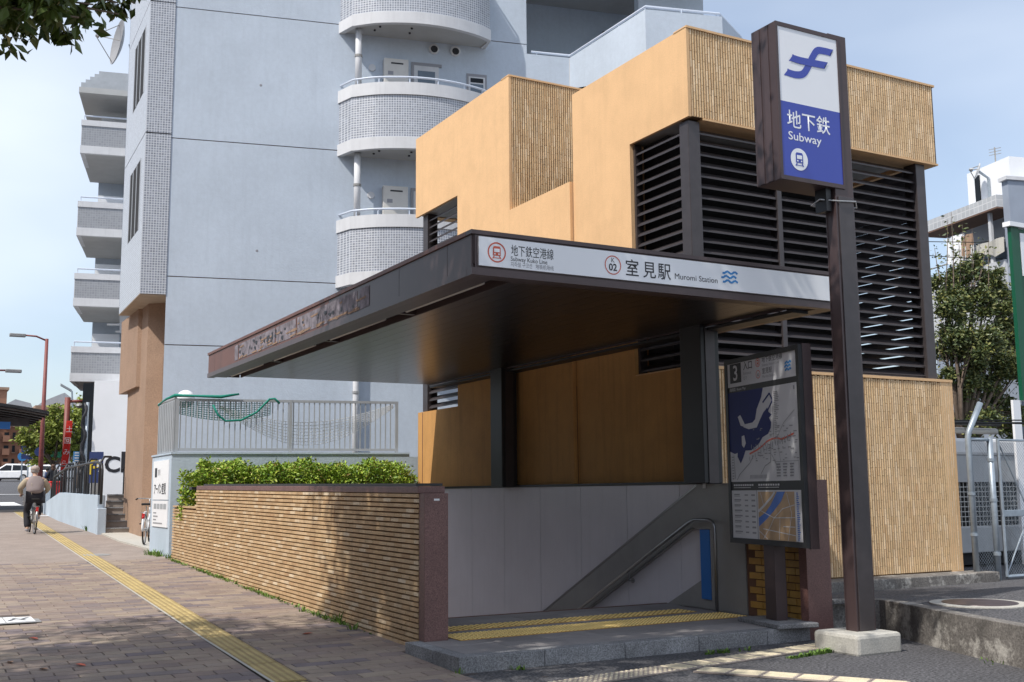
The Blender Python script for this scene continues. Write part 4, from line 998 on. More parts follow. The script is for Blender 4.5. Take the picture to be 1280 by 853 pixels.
# big corner balcony block
q = MB(); pb = [(9.1, -.0), (10.32, -.02), (11.12, -3.4), (13.16, -3.5), (14.37, -2.35), (14.6, .0)]
inner = [(9.1, .2), (10.47, .18), (11.26, -3.22), (13.08, -3.3), (14.25, -2.25), (14.4, .0)]
def strip_wall(pts, ins, z0, z1, nm, m, par=ap):
    q = MB(); n = len(pts)
    for i in range(n-1):
        a, b, c, d = pts[i], pts[i+1], ins[i+1], ins[i]
        vs = [BP(*p, z0) for p in (a, b, c, d)]+[BP(*p, z1) for p in (a, b, c, d)]
        q.add(vs, [(3,2,1,0),(4,5,6,7),(0,1,5,4),(1,2,6,5),(2,3,7,6),(3,0,4,7)], .5)
    o = q.build(nm, M[m], par); fix_normals(o); return o
zpb = 13.37
strip_wall(pb, inner, 11.9, zpb, 'corner_balcony_parapet', 'blue_wall')
q = MB(); q.prism([tuple(BP(u, v, 0))[:2] for u, v in [(9.1, .1)]+inner[1:]], 12.0, 12.2); o = q.build('corner_balcony_floor', M['soffit_grey'], ap); fix_normals(o)
bb('corner_support', 'blue_wall', 11.3, 13.0, -3.2, .0, .5, 12.0)
bb('corner_strip', 'white_trim', 10.30, 10.50, -.03, .06, 11.9, zpb-.02)
q = MB(); pr_ = [BP(u, v, zpb+.10) for u, v in [(9.25, .08), (10.36, .06), (11.16, -3.34), (13.12, -3.42), (14.32, -2.28), (14.5, -.1)]]
q.tube(pr_, .035, 8); q.build('handrail', M['rail_white'], ap, smooth=False)
for u, v in ((9.4, .08), (10.4, .05), (10.62, -1.0), (10.9, -2.2), (11.16, -3.32), (12.1, -3.4), (13.05, -3.4), (13.7, -2.8), (14.3, -2.28)):
    MB().tube([BP(u, v, zpb-.02), BP(u, v, zpb+.10)], .016, 6).build('rail_post', M['rail_white'], ap)
bb('dark_door', 'glass_dark', 9.15, 10.0, 3.30, 3.38, 13.4, 14.9)
bb('dark_window', 'glass_dark', 12.6, 14.2, 3.30, 3.38, 13.5, 15.8)
# rounded balconies
def arc_pts(ins=0.0, n=16):
    # plan outline in (u,v), left to right: measured off the photograph
    key = [(4.03+ins, 0), (4.30+ins*.8, -.55+ins*.5), (4.95, -.93+ins), (5.85, -1.14+ins), (6.7, -1.10+ins), (7.5, -.84+ins), (7.95-ins*.5, -.56+ins*.8), (7.95-ins, 0)]
    P = []
    for i in range(len(key)-1):
        p0 = key[max(i-1, 0)]; p1 = key[i]; p2 = key[i+1]; p3 = key[min(i+2, len(key)-1)]
        if i == 0: P.append(p1); continue
        if i == len(key)-2: P.append(p1); continue
        if i == 1: p0 = (2*p1[0]-p2[0], 2*p1[1]-p2[1])
        if i == len(key)-3: p3 = (2*p2[0]-p1[0], 2*p2[1]-p1[1]+.1)
        for k in range(6):
            u = k/6; P.append(tuple(.5*((2*p1[j])+(-p0[j]+p2[j])*u+(2*p0[j]-5*p1[j]+4*p2[j]-p3[j])*u*u+(-p0[j]+3*p1[j]-3*p2[j]+p3[j])*u**3) for j in (0, 1)))
    P.append(key[-1]); return P
def balcony(zbot):
    o1, o2, o3 = arc_pts(0), arc_pts(.14), arc_pts(.035)
    lo_, hi_ = zbot, zbot+1.72
    strip_wall(o1, o2, lo_, lo_+.30, 'balcony_lower_band', 'white_trim')
    strip_wall(o3, o2, lo_+.30, lo_+1.40, 'balcony_tile_band', 'mosaic')
    strip_wall(o1, o2, lo_+1.40, hi_, 'balcony_upper_band', 'white_trim')
    q = MB(); q.prism([tuple(BP(u, v, 0))[:2] for u, v in arc_pts(.13)], lo_+.03, lo_+.28); o = q.build('balcony_slab', M['soffit_grey'], ap); fix_normals(o)
    a3 = [BP(u, v, hi_+.15) for u, v in arc_pts(.07)]
    MB().tube(a3, .028, 8).build('balcony_rail', M['rail_white'], ap, smooth=True)
    for i in range(2, len(a3)-1, 5): MB().tube([a3[i]-ZU*.17, a3[i]], .014, 6).build('rail_post', M['rail_white'], ap)
    MB().tube([BP(4.5, -.35, hi_-.1), BP(4.5, -.35, lo_+3.4)], .085, 14).build('balcony_pipe', M['white_trim'], ap, smooth=True)
    MB().lathe([(.10, 0), (.10, .06)], BP(4.5, -.35, lo_+2.55), n=14).build('pipe_collar', M['steel_dark'], ap)
    w_ = bb('heater_unit', 'cream_metal', 5.18, 5.82, -.22, 0, hi_-.7, hi_+.95, .015)
    bb('heater_vent', 'ink', 5.36, 5.68, -.225, -.219, hi_+.80, hi_+.84, par=w_); bb('heater_label', 'ink_grey', 5.28, 5.42, -.223, -.219, hi_+.50, hi_+.60, par=w_)
    d_ = bb('balcony_door', 'white_trim', 6.00, 6.66, -.03, .02, hi_-.7, hi_+.90); bb('door_glass', 'glass', 6.10, 6.56, -.036, -.029, hi_-.4, hi_+.76, par=d_); bb('door_recess', 'ink_grey', 5.93, 5.999, -.035, .02, hi_-.7, hi_+.90); bb('door_recess', 'ink_grey', 5.93, 6.74, -.036, .02, hi_+.901, hi_+.98)
    d_ = bb('small_window', 'white_trim', 7.47, 7.92, -.03, .0, hi_-.2, hi_+.74); bb('window_glass', 'glass_dark', 7.52, 7.87, -.036, -.029, hi_+.58, hi_+.70, par=d_); bb('window_glass', 'glass', 7.52, 7.87, -.036, -.029, hi_+.1, hi_+.54, par=d_)
    bb('window_recess', 'ink_grey', 7.42, 7.97, -.02, .0, hi_-.3, hi_+.82)
    for u in (6.53, 7.11):
        MB().lathe([(.14, 0), (.14, .05), (.10, .07)], BP(u, -.0, hi_+1.40), tuple(-VB), 18).build('vent_cap', M['white_trim'], ap, smooth=False)
        MB().lathe([(.095, 0), (.095, .002)], BP(u, -.072, hi_+1.38), tuple(-VB), 18).build('vent_hole', M['ink'], ap)
    MB().lathe([(.10, 0), (.09, .04)], BP(4.9, -.0, hi_+.72), tuple(-VB), 16).build('round_vent', M['white_trim'], ap)
    for a_, b_ in ((5.0, -.65), (5.8, -.75), (4.9, -.4), (5.8, -.45)): MB().lathe([(.03, 0), (.03, .03)], BP(a_, b_, lo_+.0), n=8).build('soffit_screw', M['ink'], ap)
for zbm in (6.70, 10.10, 13.38): balcony(zbm)
# pipes under canopy line
q = MB(); q.tube([BP(4.55, -.12, .9), BP(4.55, -.12, 6.6)], .075, 12); q.build('down_pipe', M['white_trim'], ap, smooth=True)
MB().lathe([(.09, 0), (.09, .06)], BP(4.55, -.12, 4.05), n=12).build('pipe_collar', M['alu'], ap)
# wall behind fence lower: shaded doorway strip
# small wall marks: form tie holes
for u, z in ((2.1, 11.8), (2.1, 7.55), (2.0, 5.3)):
    MB().lathe([(.035, 0), (.03, .004)], BP(u, 0, z), tuple(-VB), 8).build('tie_hole', M['ink_grey'], ap)
# mosaic clad bay on the street corner
q = MB(); bay = [(-.60, -.02), (-.004, -.02), (-.004, 3.4), (-1.28, 3.4)]
za, zt2 = 6.37, BT
def bayface(a, b, z0, z1, nm, m, th=.12, par=ap):
    A, B = Vector((*a, 0)), Vector((*b, 0)); d = (B-A).normalized(); inn = Vector((-d.y, d.x, 0))*th
    wA, wB = BP(a[0], a[1], z0), BP(b[0], b[1], z0); wn = BP(a[0]+inn.x, a[1]+inn.y, z0)-wA
    o = MB().obox(wA, wB-wA, wn, ZU*(z1-z0), .5).build(nm, M[m], par); fix_normals(o); return o
bayface((-.60, -.02), (-.004, -.02), za, 10.33, 'bay_front', 'mosaic'); bayface((-.60, -.02), (-.004, -.02), 10.36, 13.7, 'bay_front', 'mosaic'); bayface((-.60, -.02), (-.004, -.02), 13.73, BT, 'bay_front', 'mosaic')
sd = Vector((-1.28+.60, 3.4+.02)); L_ = sd.length; sdn = sd/L_
def sp(s): return (-.60+sdn.x*s, -.02+sdn.y*s)
for z0_, zA, zB, z1_ in ((za, 8.05, 9.85, 10.33), (10.36, 11.55, 13.3, 13.7), (13.73, 15.0, 16.8, 17.1), (17.13, 18.5, 20.2, BT)):
    bayface(sp(3.42), sp(0), z0_, zA, 'bay_side', 'mosaic_side'); bayface(sp(3.42), sp(0), zB, z1_, 'bay_side', 'mosaic_side')
    bayface(sp(.55), sp(0), zA, zB, 'bay_side', 'mosaic_side'); bayface(sp(3.42), sp(2.3), zA, zB, 'bay_side', 'mosaic_side')
    w_ = bayface(sp(2.3), sp(.55), zA, zB, 'window', 'dark_inside', .06)
    fr = MB()
    for s0, s1 in ((.55, .60), (1.15, 1.20), (1.75, 1.80), (2.25, 2.3)):
        a = sp(s0); b = sp(s1); fr.obox(BP(b[0]-.012, b[1], zA), BP(*a, 0)-BP(*b, 0), UB*.05, ZU*(zB-zA), .5)
    o = fr.build('window_frame', M['alu'], w_); fix_normals(o)
    a = sp(1.6); b = sp(1.2); o = MB().obox(BP(a[0]+.07, a[1], zA+.1), BP(*b, 0)-BP(*a, 0), UB*.02, ZU*(zB-zA-.1), .5).build('curtain', M['brown_render'], w_); fix_normals(o)
M['bay_soffit'] = mat('bay_soffit', (.45, .36, .27), rough=.85, var=.1)
q = MB(); q.prism([tuple(BP(u, v, 0))[:2] for u, v in [(-.60, 0), (-.01, 0), (-.01, 3.4), (-1.27, 3.4)]], za-.02, za+.1); o = q.build('bay_soffit', M['bay_soffit'], ap); fix_normals(o)
q = MB(); q.prism([tuple(BP(u, v, 0))[:2] for u, v in [(-1.28, 3.42), (-.0, 3.42), (-.0, 9), (-1.6, 9)]], za+.3, BT); o = q.build('rear_bay', M['blue_wall'], ap); fix_normals(o)
q = MB(); q.prism([tuple(BP(u, v, 0))[:2] for u, v in [(-.44, 1.3), (-.03, 1.1), (-.03, 3.6), (-1.0, 3.9)]], .4, za-.02); o = q.build('brown_pillar', M['brown_render'], ap); fix_normals(o)
q = MB(); q.prism([tuple(BP(u, v, 0))[:2] for u, v in [(-.72, 2.2), (-.03, 1.9), (-.03, 4.6), (-1.27, 4.6)]], 4.35, za-.021); o = q.build('brown_bracket', M['brown_render'], ap); fix_normals(o)
q = MB(); q.prism([tuple(BP(u, v, 0))[:2] for u, v in [(-.03, .25), (.4, .25), (.4, 3.6), (-.03, 3.6)]], .4, 4.9); o = q.build('brown_inner_pillar', M['brown_render'], ap); fix_normals(o)
# balcony stack further back
vb0, vd = 16, 4.2
for (zt3, zlow) in ((15.80, 14.49), (12.62, 11.30), (9.86, 8.62), (7.10, 5.80)):
    u0, u1 = -3.74, .4
    bb('end_balcony_lower', 'white_trim', u0, u1, vb0, vb0+.15, zlow, zlow+.30); bb('end_balcony_tiles', 'mosaic_dim', u0+.03, u1, vb0+.03, vb0+.15, zlow+.30, zt3-.22); bb('end_balcony_upper', 'white_trim', u0, u1, vb0, vb0+.15, zt3-.22, zt3)
    bb('end_balcony_slab', 'soffit_grey', u0, u1, vb0+.15, vb0+vd, zlow+.02, zlow+.25)
    bb('end_balcony_side', 'white_trim', u0, u0+.15, vb0+.15, vb0+2.0, zlow, zt3)
    bb('end_partition', 'sign_white', u0+.55, u0+1.55, vb0+1.9, vb0+1.95, zlow+.3, zt3+.75)
    q = MB(); q.tube([BP(u0+.1, vb0+.07, zt3+.18), BP(u1, vb0+.07, zt3+.18)], .03, 6); q.tube([BP(u0+.1, vb0+.07, zt3-.02), BP(u0+.1, vb0+.07, zt3+.18)], .02, 6); q.build('end_balcony_rail', M['rail_white'], ap)
bb('end_wall', 'blue_wall', -2.1, .4, vb0+1.9, vb0+10, 5.2, 19); bb('end_wall', 'blue_wall', -3.4, .4, vb0+vd, vb0+12, 5.2, 17)
bb('rear_core', 'blue_wall', -1.5, 12, 14, 30, .5, 20)
# mansard over the top balcony
q = MB()
for k in range(5):
    z = 17.0+k*.17; ins = .12*k+.05; q.obox(BP(-3.85+ins*1.2, vb0-.25+ins, z), UB*(5-ins), VB*4, ZU*.2)
q.build('roof_tier', M['fence_grey'], ap)
bb('roof_soffit', 'soffit_grey', -3.85, .4, vb0-.25, vb0+vd, 16.78, 17.0)
# clothes bars under the lowest balcony
for k in range(3): MB().tube([BP(-2.6+k*.3, vb0+1.0+k*.3, 8.1-k*.22), BP(-1.0, vb0+1.0+k*.3, 8.15-k*.22)], .04, 6).build('clothes_bar', M['white_paint'], ap)
bb('shop_wall', 'sign_white', -2.62, .4, 13.0, 20, 1.2, 5.55); bb('shop_dark_pier', 'glass_dark', -3.12, -2.62, 14.5, 20, 1.2, 5.6)
sh = Sheet(BP(-2.62, 13.0, 5.55), BP(.4, 13.0, 5.55), BP(-2.62, 13.0, 1.2), ap); sh.lift = .01
cpx, cz = bl(141, 590, 13.0)
sh.text('C', (bl(130.5, 590, 13)[0]+2.62)/3.02, (5.55-cz)/4.35, .74, M['ink'], bold=.02); sh.text('I', (bl(151, 590, 13)[0]+2.62)/3.02, (5.55-cz)/4.35, .98, M['ink'], bold=.02)
# satellite dish on the far roof edge
plain('unit_dish', (.30, .30, .31), .6)
t = thing('satellite_dish', tuple(BP(-1.3, 12, 17.6)), 'grey satellite dish seen edge on against the sky above the mansard', 'satellite dish')
def dish(parent, c, axis, r, m='fence_grey', arm=True):
    ax = Vector(axis).normalized(); prof = [(r*k/6, .22*r*(k/6)**2) for k in range(1, 7)]
    q = MB(); q.lathe([(.001, 0)]+prof+[(r, .22*r+.02)]+[(x, y+.025) for x, y in prof[::-1]]+[(.001, .02)], c, ax, 26); q.build('dish', M[m], parent, smooth=False)
    a = ax.orthogonal().normalized(); b = ax.cross(a)
    tip = Vector(c)+ax*r*1.15
    q = MB()
    for th in (.5, 2.6, 4.7): q.tube([Vector(c)+ax*.2*r+(a*cos(th)+b*sin(th))*r*.95, tip], .015, 5)
    q.build('feed_arm', M['steel_dark'], parent); q = MB(); q.lathe([(.05, 0), (.07, .12)], tip, tuple(-ax), 10); q.build('feed_horn', M['alu'], parent)
P_ = BP(*(bl(153, 55, 12)[0], 12, bl(153, 55, 12)[1])); t.location = P_-ZU*1.0
ax_ = (-UB*.95+ZU*.12-VB*.3); dish(t, P_, ax_, .8, 'unit_dish')
MB().tube([P_-ZU*1.3+UB*.6, P_+UB*.25], .05, 8).build('mast', M['galv'], t)

# ================================================================== BLUE TERRACE WALL, FENCE, HEDGE
L0 = Vector((4.58, 22.1, 0))
def LP(u, v, z): return L0+UB*u+VB*v+ZU*z
tw = thing('terrace_wall', tuple(L0+ZU*.35), 'light blue plastered terrace wall with two white name plates on its street end', 'wall')
yv = Vector((0, 1, 0))
TT = 2.40
def tw_part(nm, m, u0, u1, v0, v1, z0, z1, **k): return MB().obox(LP(u0, v0, z0), UB*(u1-u0), VB*(v1-v0), ZU*(z1-z0)).build(nm, M[m], tw, **k)
q = MB(); q.prism([(L0.x, L0.y), (LP(4.7, 0, 0).x, LP(4.7, 0, 0).y), (LP(4.7, .25, 0).x, LP(4.7, .25, 0).y), (L0.x+.2, L0.y+.22), (L0.x+.2, 24.0), (L0.x, 24.0)], .2, TT)
o = q.build('wall', M['blue_low'], tw); fix_normals(o)
q = MB(); q.prism([(L0.x-.02, L0.y-.02), (LP(4.7, -.02, 0).x, LP(4.7, -.02, 0).y), (LP(4.7, .27, 0).x, LP(4.7, .27, 0).y), (L0.x+.22, L0.y+.24), (L0.x+.22, 24.02), (L0.x-.02, 24.02)], TT+.002, TT+.035)
o = q.build('coping', M['blue_low'], tw); fix_normals(o)
tw_part('right_block', 'blue_low', 4.7, 6.2, 0, .3, .2, TT-.05)
# name plates on the street end
X_ = L0.x-.02
pl1 = MB().box(X_, L0.x, 22.25, 23.75, 1.52, 2.30).build('name_plate', M['sign_white'], tw)
pl2 = MB().box(X_, L0.x, 22.25, 23.75, .98, 1.50).build('name_plate', M['sign_white'], tw)
sh = Sheet((X_, 23.75, 2.30), (X_, 22.25, 2.30), (X_, 23.75, 1.52), pl1); sh.lift = .004
q = MB(); sh.rect(q, .12, .18, .26, .42); sh.put(q, 'logo_mark', M['ink']); sh.text('室見', .32, .36, .13, M['ink_grey']); sh.text('アーバン室見', .10, .84, .24, M['ink'], width=1.15, bold=.004)
sh = Sheet((X_, 23.75, 1.5), (X_, 22.25, 1.5), (X_, 23.75, .98), pl2); sh.lift = .004
q = MB()
for k in range(4): sh.rect(q, .12+k*.21, .12, .29+k*.21, .32)
sh.put(q, 'plate_print', M['fence_grey']); q = MB()
for k, w__ in enumerate((.2, .3, .2, .6)): sh.rect(q, .1, .45+k*.13, .1+w__, .50+k*.13)
sh.put(q, 'plate_print', M['ink_grey'])
# fence on top
ft = thing('terrace_fence', tuple(LP(.1, .12, TT+.04)), 'grey metal railing with upright bars on the blue terrace wall', 'fence')
FB, FT_ = TT+.07, 3.50
fm = M['fence_grey']
MB().obox(LP(.05, .10, FB), UB*4.42, VB*.05, ZU*.05).build('bottom_rail', fm, ft); MB().obox(LP(.05, .10, FT_-.05), UB*4.42, VB*.05, ZU*.05).build('top_rail', fm, ft)
bme2 = MB().obox((0, 0, 0), UB*.022, VB*.022, ZU*(FT_-FB-.1)).mesh('fence_bar'); bme2.materials.append(fm)
for k in range(42):
    p = LP(.13+k*.1045, .113, FB+.05); inst('fence_bar', bme2, p, ft)
for u in (.05, 2.25, 4.42): MB().obox(LP(u, .095, TT+.04), UB*.06, VB*.06, ZU*(FT_-TT-.04)).build('fence_post', fm, ft)
# solid side panel towards the street
q = MB(); a = LP(.05, .1, 0); q.obox((a.x, a.y, TT+.05), (0, 1.55, 0), (-.03, 0, 0), ZU*(FT_-TT-.08)); o = q.build('side_panel', fm, ft); fix_normals(o)
for k in range(9): MB().box(a.x-.045, a.x-.03, a.y+.05+k*.17, a.y+.09+k*.17, TT+.08, FT_-.05).build('panel_rib', fm, ft)
MB().tube([(a.x-.01, a.y, FT_), (a.x-.01, a.y+1.6, FT_)], .03, 8).build('side_rail', fm, ft)
# green net and hose draped on it
t = thing('green_netting', tuple(LP(.4, .05, FT_)), 'green netting and edge rope draped over the terrace railing', 'net')
q = MB(); q.tube([(a.x-.02, a.y+1.6, FT_-.02), (a.x-.03, a.y+.8, FT_+.05), (a.x-.02, a.y, FT_+.06), LP(.4, .06, FT_+.05), LP(.9, .05, FT_+.04), LP(1.25, .04, FT_+.10)], [.03, .022, .035, .024, .034, .02], 7); q.build('rolled_edge', M['green_net'], t, smooth=True)
q = MB(); q.tube([LP(2.05, .04, FT_-.08), LP(1.95, .05, FT_+.02), LP(1.85, .06, FT_+.01), LP(1.6, .07, FT_-.26), LP(1.3, .07, FT_-.42), LP(1.0, .07, FT_-.44), LP(.85, .07, FT_-.32), LP(.75, .07, FT_-.12)], .022, 6); q.build('loose_rope', M['green_net'], t, smooth=True)
net = MB()
for i in range(30):
    for (a_, b_, c_) in ((.2, 1.7, 0), ):
        pass
def netlines(mbn, top, bot, nx, ny, r, frame):
    for j in range(ny+1):
        pts = []
        for i in range(nx+1):
            s_ = i/nx; zt_ = top(s_); zb2 = bot(s_); pts.append(frame(s_, zt_+(zb2-zt_)*j/ny))
        mbn.tube(pts, r, 3, cap=False)
    for i in range(0, nx+1):
        s_ = i/nx; mbn.tube([frame(s_, top(s_)), frame(s_, bot(s_))], r, 3, cap=False)
netlines(net, lambda s: FT_-.04, lambda s: FT_-.30-.12*sin(pi*s), 34, 8, .008, lambda s, z: LP(.12+1.75*s, .16, z))
net.build('mesh_cords', M['green_net'], t, kind='stuff')
t = thing('white_netting', tuple(LP(2.4, .3, FT_-.4)), 'pale netting sagging behind the terrace railing bars', 'net')
net = MB(); netlines(net, lambda s: FT_-.02-.42*sin(pi*(.08+.9*s))**1.0, lambda s: FT_-.10-.80*sin(pi*(.03+.96*s)), 46, 7, .007, lambda s, z: LP(.9+3.5*s, .30, z))
net.build('mesh_cords', M['white_paint'], t, kind='stuff')
o = single('globe_lamp', MB().sphere((0, 0, 0), .19, 18, 12), M['sign_white'], 'white globe lamp just above the corner of the terrace railing', 'lamp', (0, 0, 0), smooth=True)
gpos = on_plane(232, 499, L0+VB*1.6, VB); o.location = gpos
# hedge
def leafcloud(mb, cands, size, droop=.3, n_per=1):
    for c in cands:
        c = Vector(c)
        for _ in range(n_per):
            s_ = size*R.uniform(.6, 1.25); a = Vector((R.gauss(0, 1), R.gauss(0, 1), R.gauss(-droop, .6))).normalized(); b = a.cross(Vector((R.gauss(0, 1), R.gauss(0, 1), R.gauss(0, 1)))).normalized()
            nn = a.cross(b); m_ = c+a*s_*.5+nn*s_*.08
            mb.add([c, m_+b*s_*.24, c+a*s_, m_-b*s_*.24], [(0, 1, 2), (0, 2, 3)], R.random())
hb = thing('hedge', tuple(Vector((6.5, 20.9, .3))), 'yellow green clipped hedge above the dark coping of the brick wall', 'hedge')
pts = []
def hedge_c(s): # along
    return Vector((4.95+4.1*s, 21.35-.80*s, 0))
for k in range(48000):
    s = R.random(); c = hedge_c(s); rad = .45 if s > .04 else .32
    top = 2.20+.045*sin(s*17)+.04*sin(s*41+1)+.03*sin(s*83)
    if s > .9: top -= (s-.9)*2.2
    th = R.random()*2*pi; r_ = R.random()**.35
    z = 1.0+(top-1.0)*(.5+.5*r_*sin(th)) if R.random() < .55 else R.uniform(1.1, top)
    y = c.y+rad*r_*cos(th)*(1.0+.2*sin(s*30))
    z = min(z, top+R.uniform(-.05, .07))
    pts.append((c.x+R.uniform(-.04, .04), y, z))
for k in range(2800):      # left end hangs over the step of the wall
    a_ = R.random()*pi*2; r_ = R.random()**.4*.42; pts.append((4.84+r_*cos(a_)*.75, 21.3+r_*sin(a_)*.5-.2, R.uniform(1.15, 2.02+.06*sin(a_*3))))
q = MB(); leafcloud(q, pts, .075, droop=-.4); q.build('foliage', M['hedge_leaf'], hb, kind='stuff')
q = MB()
for k in range(18):
    s = (k+.5)/18; c = hedge_c(s); q.tube([(c.x, c.y, .3), (c.x+R.uniform(-.05, .05), c.y, 1.0), (c.x+R.uniform(-.15, .15), c.y+R.uniform(-.1, .1), 1.9)], [.02, .015, .006], 5)
q.build('stems', M['bark'], hb)
# planting soil
structure('planter_soil', MB().box(4.9, 10.0, 20.35, 21.2, -.5, .9), M['bark'])

# weeds at the wall foot
q = MB()
def tuft(mb, x, y, z, h, n, spread=.06):
    for _ in range(n):
        a = R.random()*2*pi; d = Vector((cos(a), sin(a), 0)); b = Vector((x, y, z))+d*R.random()*spread; hh = h*R.uniform(.4, 1.1); sd_ = d.cross(ZU)*R.uniform(.004, .009)*(1+h*4)
        mid = b+d*hh*.25+ZU*hh*.6; tip = b+d*hh*.6+ZU*hh*R.uniform(.7, 1)
        mb.add([b-sd_, b+sd_, mid+sd_*.8, mid-sd_*.8, tip], [(0, 1, 2, 3), (3, 2, 4)], R.random())
Y = 11.0
while Y < 21.8:
    dens = .35 if Y < 12 else 1
    if R.random() < dens*(.35+.65*(sin(Y*2.1)*.5+.5)): tuft(q, WX-.03-R.random()*.06, Y, gz(Y), R.uniform(.03, .09), R.randint(5, 16), .07)
    Y += .045
for (x, y, h_, n_) in ((4.55, 12.5, .16, 18), (4.5, 11.9, .12, 10), (4.48, 13.6, .12, 14), (4.44, 9.10, .08, 14), (5.0, 9.02, .06, 16), (5.06, 9.0, .05, 12)): tuft(q, x, y, gz(y), h_, n_)
for k in range(46):
    f = k/46; tuft(q, 7.55+f*.95+R.uniform(-.02, .02), 8.28+f*.0+.17*f-.05, .0, .03+.05*f, 9, .045)
for k in range(22): tuft(q, 7.3+R.uniform(-.25, .3), 8.87+R.uniform(-.02, .02), 0, .05, 4, .04)
tuft(q, 4.5, 22.6, gz(22.6), .16, 40, .16); tuft(q, 4.45, 23.0, gz(23), .16, 40, .16); tuft(q, 4.6, 22, gz(22), .14, 30, .1)
tuft(q, 4.45, 31.5, gz(31.5), .2, 40, .15); tuft(q, 9.0, 7.05, 0, .04, 20, .2)
tag(q.build('weeds', M['grass']), kind='stuff')
# fallen leaves on the pavement
M['fallen_leaf'] = mat('fallen_leaf', (.55, .12, .06), rough=.6, var=.25, vs=9)
M['fallen_leaf_tan'] = mat('fallen_leaf_tan', (.50, .25, .12), rough=.6, var=.25, vs=9)
for (px, py, m_, lab) in ((41, 815, 'fallen_leaf', 'bright red fallen leaf on the shaded paving nearest the manhole cover'), (100, 843, 'fallen_leaf', 'curled orange red fallen leaf on the shaded paving'), (12, 841, 'fallen_leaf_tan', 'pale tan fallen leaf on the paving at the lower left corner'), (54, 848, 'fallen_leaf_tan', 'small orange fallen leaf on the paving below the red one'), (384, 805, 'fallen_leaf', 'lone red fallen leaf on the paving between yellow strip and brick wall'), (812, 818, 'fallen_leaf', 'red fallen leaf on the asphalt below the granite step')):
    p = atz(px, py, .0); p.z = gz(p.y)+.02
    q = MB(); an = R.random()*6; d = Vector((cos(an), sin(an), 0)); e_ = d.cross(ZU); L = .065
    q.add([p-d*L, p-d*L*.4+e_*.026+ZU*.012, p+d*L*.4+e_*.024+ZU*.016, p+d*L+ZU*.01, p+d*L*.4-e_*.024+ZU*.014, p-d*L*.4-e_*.026+ZU*.010, p+ZU*.001], [(0,6,1),(1,6,2),(2,6,3),(3,6,4),(4,6,5),(5,6,0)], .5)
    single('fallen_leaf', q, M[m_], lab, 'leaf', tuple(p))

# ================================================================== SHOP STEPS WITH RAILINGS (beyond the pillar)
M['step_tile'] = mat('step_tile', (.30, .255, .22), rough=.8, var=.15, vs=6, tint=.15, grime=.3, gs=4)
ss = thing('shop_steps', (4.9, 29.6, .62), 'tiled steps with black handrails leading up beside the brown pillar', 'steps')
S0 = Vector((4.50, 29.9, .60))
for k in range(6):
    o_ = S0+VB*.32*k
    MB().obox(o_, UB*1.0, VB*(2.2-.32*k), ZU*(.17*(k+1)), .4).build('step', M['step_tile'], ss)
    MB().obox(o_+ZU*(.17*(k+1))-VB*.03, UB*1.0, VB*.32, ZU*.03, .4).build('tread', M['granite'], ss)
MB().obox(S0+VB*2.2, UB*3.2, VB*6, ZU*1.02, .4).build('upper_landing', M['granite_top'], ss)
MB().obox(S0+UB*.5+VB*1.2+Vector((.52, 0, 0)), UB*.4, VB*1, ZU*.1).build('step_edge', M['concrete'], ss)
# pavement edging curb by pillar
structure('forecourt', MB().prism([(4.62, 24.05), (6.3, 24.05), (6.3, 31), (4.5, 29.85), (4.45, 27)], .3, lambda p: gz(p[1])+.05), M['concrete_light'])
bw2 = thing('balustrade_wall', (4.45, 34, .7), 'low light blue wall with black railing sloping along the pavement by the shop steps', 'wall')
q = MB(); y0, y1 = 29.95, 41.5
q.add([(4.40, y0, .4), (4.40, y1, .9), (4.58, y1, .9), (4.58, y0, .4), (4.40, y0, 1.62), (4.30, 37.0, 1.72), (4.48, 37.0, 1.72), (4.58, y0, 1.62), (4.40, y1, 1.42), (4.58, y1, 1.42), (4.30, 37.0, .7), (4.48, 37, .7)],
      [(0, 4, 7, 3), (0, 10, 5, 4), (10, 1, 8, 5), (4, 5, 6, 7), (5, 8, 9, 6), (1, 2, 9, 8), (3, 7, 6, 11), (11, 6, 9, 2)], .5)
o = q.build('wall', M['blue_low'], bw2); fix_normals(o)
MB().box(4.36, 4.62, 41.6, 41.85, .8, 1.9).build('end_pillar', M['blue_low'], bw2)
MB().box(4.38, 4.60, 29.78, 29.948, .5, 1.30).build('near_pillar', M['blue_low'], bw2, bevel=.02)
for (y0, y1, X, zb0, zb1, zt0, zt1, n_) in ((30.0, 40.6, 4.47, 1.62, 1.45, 2.42, 2.25, 16), ):
    q = MB(); q.tube([(X, y0-.1, 1.4), (X, y0-.12, zt0-.15), (X, y0, zt0), (X, y0+1.0, zt0+.08), (X, 37, zt0+.05), (X, y1-.6, zt1), (X, y1, zt1-.4), (X, y1, 1.45)], .035, 8); q.build('top_rail', M['black_metal'], bw2, smooth=True)
    for k in range(n_):
        f = (k+.5)/n_; y = y0+(y1-y0)*f; MB().tube([(X, y, 1.5), (X, y, zt0+.02)], .022, 6).build('rail_bar', M['black_metal'], bw2)
    for k in range(5):
        y = y0+.3+k*2.4; q = MB(); q.tube([(X, y, 1.5), (X, y, 2.45), (X+.12, y+.1, 2.62), (X+.3, y+.2, 2.62)], .03, 6); q.build('rail_post', M['black_metal'], bw2, smooth=True)
r2 = thing('stair_handrail', tuple(S0+UB*.9+VB*2.0), 'short curved black handrail with white base at the top of the shop steps', 'railing')
for k in range(4):
    p = S0+UB*(.35+.17*k)+VB*2.6+ZU*1.02; MB().tube([p, p+ZU*(.85+.08*k)], .02, 6).build('rail_bar', M['black_metal'], r2)
